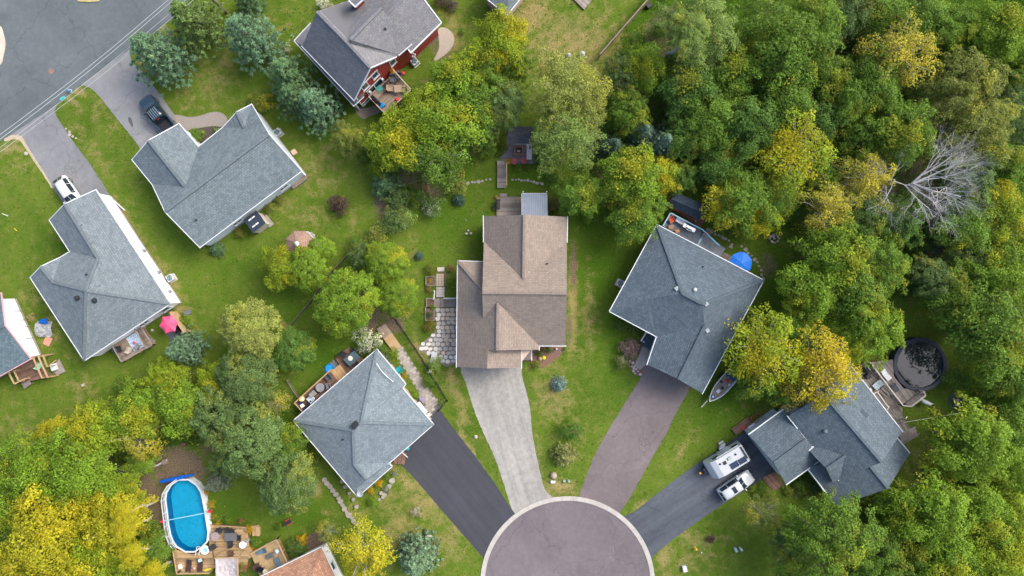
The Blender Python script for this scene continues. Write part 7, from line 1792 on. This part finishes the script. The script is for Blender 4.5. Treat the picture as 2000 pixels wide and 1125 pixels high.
# white safety fence panels on the left rim
fl = [(348, 937), (334, 947), (325, 962), (323, 975), (326, 1000), (329, 1025), (333, 1045), (338, 1058), (345, 1068)]
for (a, b) in zip(fl, fl[1:]):
    A, B = P(a[0], a[1], PZ), P(b[0], b[1], PZ); nn = Vector((-(B - A).y, (B - A).x, 0)).normalized()
    if nn.dot(pc - A) > 0: nn = -nn
    A += nn * .12; B += nn * .12
    fpn = MB(); fpn.bar(A + Vector((0, 0, .75)), B + Vector((0, 0, .75)), .07, .05); fpn.bar(A + Vector((0, 0, .15)), B + Vector((0, 0, .15)), .05, .05); fpn.box((A.x, A.y, PZ + .4), (.07, .07, .8))
    k = int((B - A).length / .14)
    for i in range(1, k): q = A.lerp(B, i / k); fpn.box((q.x, q.y, PZ + .45), (.03, .03, .6))
    fpn.build('safety_fence', WHITE, pool)
MB().bar(P(318, 1018, PZ + .6), P(410, 1000, PZ + .6), .09, .04).build('net', mat('net_pale', '#7fb0c4'), pool)
for x, y in ((318, 1018), (409, 999)): q = P(x, y, PZ + .5); MB().box((q.x, q.y, PZ + .4), (.35, .22, .6)).build('net_clip', mat('clip_red', '#c02a42'), pool)
cv2 = thing('cover_roll', 'rolled blue pool cover above the oval pool', 'pool cover', P(345, 934, 0)); A, B = P(311, 941, 1.3), P(379, 927, 1.3)
MB().tube([A.lerp(B, f) + Vector((0, random.uniform(-.03, .03), 0)) for f in np.linspace(.02, .98, 9)], [.16, .22, .24, .23, .24, .23, .2, .17, .12], 10).build('roll', mat('cover_blue', '#0f4fa8', rough=.4, var=.15), cv2); MB().tube([A, B], .05, 6).build('axle', STEEL, cv2)
for e in (A, B): MB().bar((e.x, e.y, 0), (e.x, e.y, 1.35), .08, .08).build('stand', STEEL, cv2)
# pool decks bottom left
d1_ = deck('new timber pool deck with sun loungers at the bottom', [(338, 1072), (375, 1083), (412, 1070), (420, 1108), (405, 1121), (344, 1121)], 1.1, ((340, 1090), (415, 1090)), WOODN, rails=([(337, 1076), (345, 1121), (408, 1120)],), rail_m=WOODN)
d2_ = deck('wide timber deck with dining table beside the oval pool', [(410, 1025), (482, 1030), (488, 1075), (480, 1118), (420, 1110), (408, 1068)], .6, ((410, 1040), (485, 1040)), WOODN)
d3_ = deck('railed timber deck against the terracotta roofed house', [(490, 1082), (540, 1056), (562, 1103), (510, 1132)], .9, ((495, 1084), (518, 1128)), mat('gold_wood', '#8d7858', c2='#a8926e', scale=2), rails=([(489, 1082), (540, 1054), (563, 1102)],), rail_m=WOODN)
steps(d2_, (492, 1038), (506, 1035), 3, .5, .15, 1.2, WOODN); steps(d3_, (482, 1082), (492, 1078), 3, .5, .8, 1.2, WOODN)
MB().bar(P(430, 1027, 1.0), P(478, 1030, 1.0), .1, .08).build('edge_board', WOODN, d2_)
lounger('dark brown lounger, left of two on the pool deck', 369, 1105, 1.1, ang((366, 1118), (371, 1092)), mat('dark_wicker', '#3d2d2c'), L=1.75); lounger('dark brown lounger, right of two on the pool deck', 391, 1104, 1.1, ang((389, 1117), (391, 1091)), mat('dark_wicker', '#3d2d2c'), L=1.75)
q = P(391, 1094, 1.7); tag(MB().box((q.x, q.y, 1.78), (.42, .34, .08), .4).build('towel', mat('towel_blue', '#9cc4dd')), 'pale blue towel on the right lounger', 'towel')
q = P(351, 1107, 1.3); tag(MB().box((q.x, q.y, 1.22), (.5, .55, .2), .1).build('deck_box', mat('box_pale', '#c9c9c6'), bevel=.03), 'pale box in the pool deck corner', 'box')
q = P(404, 1113, 1.2); tag(MB().tube([q + Vector((-.55, -.12, -.02)), q + Vector((-.2, -.05, .02)), q + Vector((.2, .05, .02)), q + Vector((.55, .15, -.02))], [.04, .17, .17, .04], 8).build('yellow_float', mat('float_yellow', '#c9b83a', rough=.4)), 'yellow float lying on the pool deck', 'float')
q = P(379, 1110, 1.4); tag(MB().lathe((q.x, q.y, 1.12), [(.12, 0), (.2, .3), (.22, .34), (.08, .45)], 10).build('flower_pot', mat('mixed_pot', '#8a9a86', c2='#c06a6a', scale=8)), 'small flower pot between the two loungers', 'pot')
rb_ = thing('life_ring', 'white ring float at the lower rim of the pool', 'float', P(400, 1074, 1.1)); q = P(400, 1074, 1.35)
MB().tube([(q.x + .42 * math.cos(a), q.y + .42 * math.sin(a), 1.38) for a in np.linspace(0, 2 * math.pi, 21)], .14, 8).build('ring', mat('ring_white', '#cfd8de', rough=.3), rb_); MB().lathe((q.x, q.y, 1.28), [(.3, 0), (.3, .03)], 16).build('seat_net', mat('ring_net', '#7fb2c9'), rb_)
ld = thing('pool_ladder', 'white double hoop pool ladder at the lower pool rim', 'ladder', P(386, 1080, 1.1))
for x in (382, 388.5): MB().tube([P(x, 1083, 1.12), P(x - .5, 1084, 1.9), P(x + 1, 1077, 2.0), P(x + 2, 1070, 1.9), P(x + 2.5, 1068, 1.2)], .045, 7).build('hoop', WHITE, ld)
MB().bar(P(384, 1068, 1.15), P(391, 1068, 1.15), .08, .04).build('rung', WHITE, ld)
# dining set on wide deck
table('rectangular dark mesh dining table on the wide deck', 450, 1049, .6, .03, (1.5, .95), mat('mesh_grey', '#55555a', var=.25, scale=12), m2=BLACKM)
for i, (x, y, lab) in enumerate(((430, 1036, 'black mesh chair at upper left of the dining table'), (443.5, 1035, 'black mesh chair above the dining table'), (453.5, 1037.5, 'black mesh chair at upper right of the dining table'), (466, 1050, 'black mesh chair right of the dining table'), (451, 1061, 'black chair below the dining table'), (418, 1067, 'black chair between the pool and the wide deck'), (452, 1080, 'brown folding chair alone on the wide deck'))):
    chair(lab, x, y, .6, ang((x, y), (450, 1049)), mat('black_mesh', '#2e2f33') if i < 6 else mat('fold_brown', '#5a4638'))
table('round mauve table at the pool edge of the wide deck', 420, 1048, .6, 0, (1.05, 1.05), mat('mauve_top', '#87797b'), round_=True)
q = P(474, 1064, 1.0); tag(MB().lathe((q.x, q.y, .62), [(.38, 0), (.42, .3), (.42, .5), (.38, .54), (.05, .56)], 20).build('pool_filter', mat('filter_white', '#d5dbde', rough=.3)), 'round white pool filter on the wide deck', 'filter')
q = P(480, 1058, 1.0); tag(MB().box((q.x + .15, q.y + .1, .9), (.4, .3, .5), .6).build('pump', mat('pump_grey', '#7f868a'), bevel=.04), 'grey pump beside the white pool filter', 'pump')
# pergola/tarp canopy
cn = thing('canopy', 'wrinkled grey canopy over the bottom of the wide deck', 'canopy', P(443, 1108, 0)); mb = MB(); NX, NY = 14, 12; hh_ = rng.random((NX + 1, NY + 1))
def cp(i, j): q = P(421 + 42 * i / NX, 1091 + 46 * j / NY, 2.9); return Vector((q.x, q.y, 2.9 + .12 * (hh_[i, j] - .5) - .25 * math.sin(math.pi * i / NX)))
for i in range(NX):
    for j in range(NY): mb.poly([cp(i, j), cp(i, j + 1), cp(i + 1, j + 1), cp(i + 1, j)])
mb.build('fabric', mat('canopy_grey', '#8f8a8c', c2='#aaa5a6', scale=2), cn, smooth=True); MB().bar(P(419, 1090, 2.95), P(465, 1089, 2.95), .12, .1).build('beam', WOODN, cn); MB().bar(P(464, 1089, 2.95), P(465, 1138, 2.95), .12, .1).build('beam', WOODN, cn)
for x, y in ((420, 1091), (464, 1090)): q = P(x, y, 2.9); MB().box((q.x, q.y, 1.45), (.12, .12, 2.9)).build('post', WOODN, cn)
# railed deck furniture
lounger('blue lounge seat at the left rail of the railed deck', 511, 1077, .9, ang((500, 1080), (521, 1073)), mat('steel_blue', '#4d6677'), L=1.4, w=.55); table('dark square table in the railed deck', 527, 1086, .9, .4, (.85, .6), mat('charcoal', '#4a4f54'), h=.5); lounger('blue lounge seat at the right rail of the railed deck', 543, 1098, .9, ang((540, 1090), (547, 1106)), mat('steel_blue', '#4d6677'), L=1.3, w=.55)
q = P(541, 1077, 1.5); tag(MB().lathe((q.x, q.y, 1.0), [(.1, 0), (.12, .6), (.3, .62), (.05, .8)], 5).build('folded_parasol', mat('blue_white2', '#3f6fb5', c2='#d5dde6', scale=7)), 'folded blue and white parasol in the railed deck', 'parasol')
table('small round table with pale cloth on the railed deck', 518, 1117, .9, 0, (.6, .6), mat('cloth_pale', '#c4bba0'), round_=True); chair('dark wire chair by the small round table', 510, 1112, .9, -.3, BLACKM); chair('brown wicker chair near the house on the railed deck', 503, 1105, .9, .5, mat('dark_wicker', '#3d2d2c'))
# little grey shed by the woods
sh = thing('tool_hut', 'small grey hut with glazed roof under the golden tree', 'hut', P(262, 905, 0)); A = [P(x, y, 1.9) for x, y in ((249, 895), (264, 889), (272, 903), (257, 910))]
MB().prism([(p.x, p.y) for p in A], 0, 1.85).build('wall', mat('hut_grey', '#8b9599'), sh); MB().prism([(p.x, p.y) for p in inset(A, -.1)], 1.85, 1.93).build('roof', mat('hut_roof', '#a5b0b5'), sh)
for f in (.28, .7): q = A[0].lerp(A[1], f).lerp(A[3].lerp(A[2], f), .4); MB().box((q.x, q.y, 1.95), (.32, .5, .03), ang((249, 895), (264, 889))).build('roof_pane', PANE, sh)
q = P(323, 901, .2); tag(MB().box((q.x, q.y, .3), (.4, .6, .6), .2).build('stump_seat', mat('stump', '#7d7268')), 'pale stump at the end of the fallen branch', 'stump')
q = P(359, 868, .2); tag(MB().box((q.x, q.y, .15), (.5, .4, .3), .7).build('red_crate', mat('crate_red', '#6d4640')), 'reddish crate in the shade of the woods above the pool', 'crate')
chair('small red and dark garden chair on the lower lawn', 564, 1019, 0, .5, DARK, mat('toy_red', '#b8383f'))
q = P(504, 1037, .2); tag(MB().box((q.x, q.y, .2), (.45, 1.1, .4), .0).build('garden_bench', WOODN), 'small timber bench above the railed deck', 'bench')
sheet('gravel_corner', smooth([(600, 1050), (625, 1035), (640, 1045), (640, 1062), (618, 1072), (600, 1078)], 4, closed=True), .01, SOIL)
# --- dark round pool on the right
dp = thing('round_pool', 'dark covered round pool behind the right-hand house', 'pool', P(1798, 710, 0)); c_ = P(1797, 712, 1.1); Rr = 3.28
N = 18
out_ = [Vector((c_.x + Rr * math.cos(2 * math.pi * k / N), c_.y + Rr * math.sin(2 * math.pi * k / N), 0)) for k in range(N)]; in_ = [Vector((c_.x + (Rr - .5) * math.cos(2 * math.pi * k / N), c_.y + (Rr - .5) * math.sin(2 * math.pi * k / N), 0)) for k in range(N)]
MB().mesh(*ringmesh(out_, in_, 0, 1.2)).build('rim', mat('pool_rim_dark', '#222c39', rough=.4, var=.2, scale=2), dp, bevel=.06)
mb = MB(); mb.poly([(p.x, p.y, 1.02) for p in in_]); mb.build('cover_water', mat('dark_water', '#20262c', rough=.04, var=.2, scale=.6, spec=.7), dp)
for k in range(26):
    a = random.uniform(0, 6.28); r_ = Rr * .8 * math.sqrt(random.random()); MB().box((c_.x + r_ * math.cos(a), c_.y + r_ * math.sin(a), 1.026), (.12, .07, .006), random.uniform(0, 3)).build('floating_leaf', mat('dry_leaf', '#6d5a40', var=.4), dp)
da = deck('grey deck wedge between the dark pool and the house', [(1700, 708), (1744, 702), (1746, 735), (1764, 758), (1803, 765), (1762, 790), (1735, 760)], 1.15, ((1700, 708), (1764, 792)), WOODG, rails=([(1700, 708), (1764, 792), (1780, 794), (1808, 772), (1804, 764)],), rail_m=mat('pale_grey_wood', '#a9a39b'), rw=.13)
db = deck('lower grey deck along the right-hand house', [(1672, 722), (1690, 706), (1762, 796), (1764, 815), (1742, 830)], .7, ((1680, 715), (1752, 812)), WOODG)
steps(db, (1722, 770), (1738, 758), 3, .7, 1.1, 1.3, WOODG)
for a, b in (((1705, 770), (1716, 764)), ((1714, 766), (1735, 795)), ((1733, 800), (1737, 793))): MB().bar(P(*a, 1.6), P(*b, 1.6), .12, .08).build('rail', MATS['pale_grey_wood'], db)
for x, y in ((1705, 770), (1716, 765), (1735, 796)): q = P(x, y, 1.6); MB().box((q.x, q.y, 1.15), (.1, .1, .9)).build('post', MATS['pale_grey_wood'], db)
de = deck('grey end platform with bench on the pool deck', [(1768, 788), (1800, 764), (1810, 774), (1780, 796)], 1.3, ((1768, 788), (1800, 764)), WOODG, name='bench_platform')
df = deck('small grey landing at the right corner of the house', [(1746, 828), (1764, 816), (1778, 836), (1760, 850)], .6, ((1746, 828), (1760, 850)), WOODG, name='landing')
st_ = thing('side_stairs', 'grey wooden stair at the right corner of the slate gable', 'steps', P(1775, 852, 0)); steps(st_, (1758, 856), (1790, 842), 5, .8, .2, 1.2, WOODG); MB().bar(P(1764, 868, 1.2), P(1796, 846, .9), .1, .06).build('handrail', WOODG, st_)
lounger('striped blue lounger on the lower grey deck', 1714, 752, .7, ang((1708, 758), (1722, 744)), mat('stripe_blue2', '#8fa5ae', c2='#c5cfd2', scale=7), L=1.2, w=.8); lounger('white sun lounger beside the dark pool', 1730, 732, 1.15, ang((1738, 742), (1722, 724)), mat('white_sling', '#c5c8ca'), L=1.6); lounger('dark folded lounger beside the dark pool', 1748, 757, 1.15, ang((1752, 763), (1742, 750)), mat('slate_sling', '#3c4450'), L=1.2)
grill('black covered grill on the lower grey deck', 1692, 722, .7, -.9); q = P(1696, 735, 1.2); tag(MB().box((q.x, q.y, 1.0), (.6, .6, .6), .5).build('covered_chair', DARK, bevel=.08), 'black covered seat beside the black grill', 'chair')
q = P(1700, 762, 1.0); tag(MB().box((q.x, q.y, .82), (.4, .4, .24), .6).build('white_pail', WHITE, bevel=.03), 'small white box against the house on the lower deck', 'box')
q = P(1810, 783, .8); t = thing('folded_umbrella', 'folded grey parasol lying out from the bench platform', 'parasol', (q.x, q.y, 0)); MB().tube([P(1796, 778, 1.3), P(1806, 785, 1.2), P(1817, 789, 1.15), P(1822, 788, 1.15)], [.12, .26, .2, .05], 8).build('canopy', mat('umbrella_grey', '#9ea6ad'), t); MB().tube([P(1790, 776, 1.32), P(1824, 789, 1.15)], .025, 6).build('pole', STEEL, t); MB().box((q.x, q.y, .5), (.1, .1, 1.0)).build('stand', STEEL, t)
hr = thing('stair_handrail', 'grey bent handrail beside the lower grey deck', 'handrail', P(1763, 814, 0)); MB().tube([P(1752, 813, 1.5), P(1762, 816, 1.4), P(1769, 818, 1.0), P(1771, 814, .9)], .05, 6).build('tube_rail', STEEL, hr); MB().tube([P(1769, 818, 0), P(1769, 818, 1.0)], .05, 6).build('post', STEEL, hr)
sheet('dark_turf_ring', [(1868 + 18 * math.cos(a), 783 + 19 * math.sin(a)) for a in np.linspace(0, 6.28, 24, endpoint=False)], .008, mat('dark_turf', (0.018, 0.045, 0.022, 1), c2=(0.03, 0.065, 0.03, 1), scale=4))
stone_path('pale rubble in the dark turf circle', [(1864, 782), (1868, 786), (1871, 790), (1866, 790), (1870, 782), (1862, 779)], 3, STONE, name='rubble_heap', hgt=.2)
wr = thing('clothes_line', 'thin pale line crossing the grass below the dark pool', 'clothes line', P(1765, 824, 0)); MB().tube([P(1765, 825, 2.0), P(1850, 811, 1.9), P(1960, 792, 2.0)], .03, 5).build('line', mat('line_white', '#b9bdb5'), wr)
for x, y in ((1765, 825), (1960, 792)): MB().tube([P(x, y, 0), P(x, y, 2.05)], .05, 6).build('post', STEEL, wr)
# entrance side of right house
deck('brown timber pad below the garage of the right-hand house', [(1488, 934), (1512, 920), (1531, 947), (1511, 960)], .12, ((1488, 934), (1511, 960)), WOODB, name='timber_pad')
dd_ = deck('brown side deck with red toy bench by the right driveway', [(1429, 838), (1461, 815), (1470, 828), (1438, 850)], .3, ((1429, 838), (1461, 815)), WOODB)
q = P(1453.5, 836, .6); tag(MB().lathe((q.x, q.y, .32), [(.22, 0), (.25, .06), (.15, .08)], 14).build('red_ring', mat('toy_red', '#b8383f')), 'red ring lying on the brown side deck', 'ring')
rr_ = thing('drying_rack', 'red tubular rack beside the garage', 'rack', P(1478, 815, 0))
for a, b in (((1465, 816), (1482, 806)), ((1482, 806), (1491, 817)), ((1491, 817), (1474, 827)), ((1474, 827), (1465, 816)), ((1473, 811), (1482, 822))): MB().bar(P(*a, .7), P(*b, .7), .06, .06).build('tube', mat('frame_red', '#8f3f3a'), rr_)
for x, y in ((1465, 816), (1482, 806), (1491, 817), (1474, 827)): q = P(x, y, 0); MB().box((q.x, q.y, .35), (.06, .06, .7)).build('leg', MATS['frame_red'], rr_)
wb = thing('workbench', 'white workbench along the garage side wall', 'bench', P(1495, 818, 0)); MB().bar(P(1463, 838, .9), P(1476, 830, .9), .6, .06).build('top', WHITE, wb); MB().bar(P(1490, 815, .9), P(1512, 800, .9), .25, .06).build('shelf', mat('shelf_blue', '#8fa3ad'), wb)
for x, y in ((1465, 837), (1474, 831), (1492, 813), (1510, 801)): q = P(x, y, 0); MB().box((q.x, q.y, .44), (.08, .08, .88)).build('leg', WHITE, wb)
q = P(1504.5, 973, .2); tag(MB().lathe((q.x, q.y, 0), [(.2, 0), (.28, .4), (.3, .42), (.22, .4), (.18, .3)], 14).build('clay_pot', mat('clay_dark', '#5a443c')), 'round clay pot below the brown timber pad', 'pot')

# ------------------------------------------------------------------ street and lawn furniture
up_ = thing('utility_pole', 'tall wooden utility pole at the top left by the road', 'utility pole', P(443, 25, 0)); q = P(443, 25, 0)
MB().tube([(q.x, q.y, 0), (q.x, q.y, 9.5)], [.16, .11], 10).build('pole', mat('pole_wood', '#6e675f'), up_); MB().bar((q.x - .9, q.y + .9, 9.0), (q.x + .9, q.y - .9, 9.0), .12, .12).build('crossarm', mat('pole_wood', '#6e675f'), up_); MB().lathe((q.x - .35, q.y, 7.2), [(.25, 0), (.27, .1), (.27, .8), (.1, .9)], 12).build('transformer', mat('transformer_grey', '#8d9499'), up_)
for i, (a, b, lab) in enumerate((((-12, 272), (342, -12), 'uppermost of four overhead wires across the street'), ((-12, 281), (352, -12), 'second of four overhead wires from the street side'), ((-12, 297), (376, -12), 'third overhead wire over the driveways'), ((-12, 306), (392, -12), 'lowest overhead wire over the driveways'))):
    A, B = P(*a, 7.6), P(*b, 7.6); tag(MB().tube([A.lerp(B, f) - Vector((0, 0, .5 * math.sin(math.pi * f))) for f in np.linspace(0, 1, 9)], .022 if i > 1 else .03, 5).build('overhead_wire', mat('wire_grey', '#9aa0a3', rough=.4)), lab, 'wire')
sg = thing('street_sign', 'teal street sign on a thin post at the street corner', 'sign', P(148, 203, 0)); q = P(148, 203, 0); MB().tube([(q.x, q.y, 0), (q.x, q.y, 2.3)], .04, 6).build('post', STEEL, sg); MB().box((q.x, q.y, 2.42), (.62, .3, .18), .5).build('plate', mat('sign_teal', '#3f9a9a'), sg, bevel=.02)
hy = thing('marker_post', 'small blue marker at the street edge', 'marker', P(138, 178, 0)); q = P(138, 178, 0); MB().lathe((q.x, q.y, 0), [(.14, 0), (.14, .4), (.18, .42), (.1, .55), (.03, .58)], 10).build('bollard', mat('marker_blue', '#4f86b5'), hy); MB().lathe((q.x, q.y, 0), [(.22, 0), (.2, .04)], 10).build('base', CONC, hy)
q = P(134, 262, 0); stone_path('pale gravel spill along the left driveway edge', [(130, 252), (135, 257), (138, 262), (142, 266), (148, 270), (136, 264)], 3, mat('pebble', '#9c948c'), name='gravel_spill', hgt=.05)
q = P(51, 300, 0); tag(MB().lathe((q.x, q.y, 0), [(.25, 0), (.22, .12), (.08, .16)], 7).build('garden_rock', mat('pebble', '#9c948c')), 'pale rock beside the white car driveway', 'rock')
ds = thing('downspout', 'white downpipe leg angled onto the grass by the white wall', 'downpipe', P(230, 398, 0)); MB().bar(P(222, 391, .3), P(244, 411, .1), .12, .1).build('outlet', WHITE, ds); MB().bar(P(222, 391, .3), P(222, 391, 3.1), .1, .1).build('pipe', WHITE, ds)
# rock + mailboxes by the gravel drive
q = P(1081, 928, 0); tag(MB().lathe((q.x, q.y, 0), [(.42, 0), (.45, .2), (.3, .5), (.08, .6)], 8).build('boulder', mat('boulder', '#8a7a72', c2='#a3948c', scale=3, bump=.5, bscale=8), smooth=True), 'brown boulder at the gravel driveway end', 'boulder')
def plate(lab, px, py, w, d, h, rz, m, name='utility_box', cat='utility box'):
    q = P(px, py, h); t = thing(name, lab, cat, (q.x, q.y, 0), rz=rz); MB().box((0, 0, h / 2), (w, d, h)).build('casing', m, t, bevel=.03); MB().box((0, 0, h + .012), (w * .8, d * .75, .02)).build('cover', m, t); return t
UG = mat('box_green', '#7d968d'); plate('white utility box beside the boulder', 1080, 942, .55, .28, .4, 0, WHITE); plate('green utility box, left of two by the boulder', 1102, 940, .3, .28, .25, 0, UG); plate('green utility box, right of two by the boulder', 1111, 940, .28, .28, .25, 0, UG)
plate('white utility pedestal beside the weeping spruce', 837, 1049, .75, .3, .5, -.4, mat('box_pale', '#c9c9c6')); plate('green utility pedestal, left of two on the right lawn', 1438, 1075, .32, .55, .45, .5, mat('box_teal', '#8fa9a5')); plate('grey utility pedestal, right of two on the right lawn', 1448, 1073.5, .25, .5, .45, .7, mat('box_gry', '#a5b0ae')); plate('white utility box on brown ground near the bottom', 1338, 1112, .5, .75, .5, .25, WHITE)
hy = thing('fire_hydrant', 'yellow fire hydrant with white marker on the right lawn', 'hydrant', P(1357, 1070, 0)); q = P(1357, 1070, 0)
MB().lathe((q.x, q.y, 0), [(.16, 0), (.16, .06), (.11, .08), (.11, .5), (.15, .52), (.13, .62), (.06, .72), (.03, .78)], 12).build('barrel', mat('hydrant_yellow', '#c9a83a'), hy)
for s in (-1, 1): MB().lathe((q.x + s * .16, q.y, .36), [(.06, 0), (.06, .1)], 8).build('outlet_cap', mat('hydrant_yellow', '#c9a83a'), hy)
mk = thing('marker_rod', 'thin white marker rod beside the yellow hydrant', 'marker', P(1370, 1079, 0)); MB().tube([P(1370, 1079, 0), P(1370, 1079, 1.9)], .035, 6).build('rod', WHITE, mk); MB().lathe(tuple(P(1370, 1079, 1.9)), [(.07, 0), (.07, .1), (.02, .12)], 8).build('cap', WHITE, mk)
yb = thing('yellow_ball', 'yellow ball beside the boulder in the taupe house bed', 'ball', P(1062, 698.5, 0)); q = P(1062, 698.5, 0); MB().lathe((q.x, q.y, .0), [(.02, 0), (.14, .04), (.22, .15), (.24, .25), (.22, .35), (.14, .45), (.02, .5)], 14).build('ball', mat('ball_yellow', '#d8c51a'), yb, smooth=True)
q = P(1055, 700, 0); tag(MB().lathe((q.x, q.y, 0), [(.3, 0), (.3, .2), (.1, .4)], 7).build('garden_rock', mat('rock_tan', '#a08a70')), 'tan rock beside the yellow ball', 'rock')
q = P(1086, 681, 0); tag(MB().lathe((q.x, q.y, 0), [(.12, 0), (.1, .4), (.14, .5), (.05, .8)], 8).build('statuette', WHITE), 'small white statuette in the taupe house bed', 'statuette')
q = P(929, 853, 0); tag(MB().lathe((q.x, q.y, 0), [(.22, 0), (.25, .1), (.1, .25)], 7).build('garden_rock', mat('pebble', '#9c948c')), 'pale rock between the black and gravel driveways', 'rock')
tg = thing('tree_guard', 'white marker stick on the lawn left of the taupe house', 'marker', P(910, 432, 0)); MB().tube([P(910, 434, .05), P(910, 428, .6)], .03, 5).build('stick', WHITE, tg)
for lab, a, b, m_ in (('white stick lying on the far left lawn', (4, 417), (16, 422), WHITE), ('yellow stick lying on the far left lawn', (28, 446), (33, 451), mat('float_yellow', '#c9b83a'))): tag(MB().bar(P(*a, .05), P(*b, .05), .07, .05).build('stick', m_), lab, 'stick')
tp = thing('garden_ornament', 'pale garden ornament at the top lawn edge above the larch', 'ornament', P(1136, 108, 0)); q = P(1136, 108, 0); MB().lathe((q.x, q.y, 0), [(.3, 0), (.25, .4), (.4, .45), (.3, .6), (.1, .9)], 9).build('bowl', mat('pebble_grey', '#9ea2a4'), tp); MB().lathe((q.x - 1.6, q.y - .1, 0), [(.3, 0), (.3, .3), (.1, .5)], 8).build('foot', mat('pebble_grey', '#9ea2a4'), tp)
q = P(1267, 12, .3); tag(MB().box((q.x, q.y, .3), (.6, .5, .6), .6).build('dark_bin', DARK), 'dark bin behind the brown back fence', 'bin')

# lawn tufts, weeds and fallen leaves, kept off the paving
NT = 60000
tx = rng.uniform(-20, 2020, NT); ty = rng.uniform(-20, 1145, NT); ok = np.ones(NT, bool)
for pol in PAVED + [disc]: ok &= ~pin(pol, tx, ty)
ok &= np.hypot(tx - CX, ty - CY) > CR + 1
tx, ty = tx[ok], ty[ok]; nt_ = len(tx)
pp = np.stack([(tx - 1000) * ALT / FPX, -(ty - 562.5) * ALT / FPX, rng.uniform(.02, .07, nt_)], 1)
nn_ = rng.normal(0, .8, (nt_, 3)); nn_[:, 2] = np.abs(nn_[:, 2]) + .5
me = leaf_mesh('lawn_tufts', pp, nn_, rng.uniform(.08, .22, nt_), np.stack([rng.random(nt_), rng.random(nt_), rng.random(nt_)], 1), foliage('turf_blades', (.30, .24, .08, 1)))
o = bpy.data.objects.new('lawn_tufts', me); COL.objects.link(o); o.color = (.085, .15, .014, .12)
tag(o, 'grass tufts, weeds and fallen leaves on the lawns', 'grass', kind='stuff')
GROUPS = {'house': 'houses of the neighbourhood', 'understorey_bush': 'bushes under the trees of the woods', 'shrub': 'garden shrubs', 'flowering_shrub': 'flowering garden shrubs', 'patio_chair': 'garden chairs', 'sun_lounger': 'sun loungers', 'air_conditioner': 'air conditioners beside the houses', 'patio_table': 'garden tables',
          'deck': 'timber decks behind the houses', 'leaning_tree': 'bare trunked leaning trees', 'overhead_wire': 'overhead wires along the street', 'utility_box': 'utility boxes on the lawns', 'parasol': 'open parasols', 'barbecue_grill': 'barbecue grills', 'garden_rock': 'single rocks in the gardens', 'stepping_stone_path': 'stepping stone paths', 'fence': 'garden fences', 'parked_car': 'parked white cars', 'pine_tree': 'pines by the upper left street', 'spruce_tree': 'spruces'}
for o in bpy.data.objects:
    if o.parent is None and 'category' in o and 'group' not in o:
        nm = o.name.split('.')[0]
        if nm in GROUPS: o['group'] = GROUPS[nm]
        elif nm == 'broadleaf_tree':
            x = o.location.x; y = o.location.y
            o['group'] = ('trees of the right-hand woods' if x > 8 else 'trees of the lower left wood' if y < -8 else 'trees between the middle gardens')
for lab, grp in LABELS.items():
    if len(grp) > 1: print('DUPLICATE LABEL', lab, grp)
print('things', sum(len(v) for v in LABELS.values()), 'objects', len(bpy.data.objects))
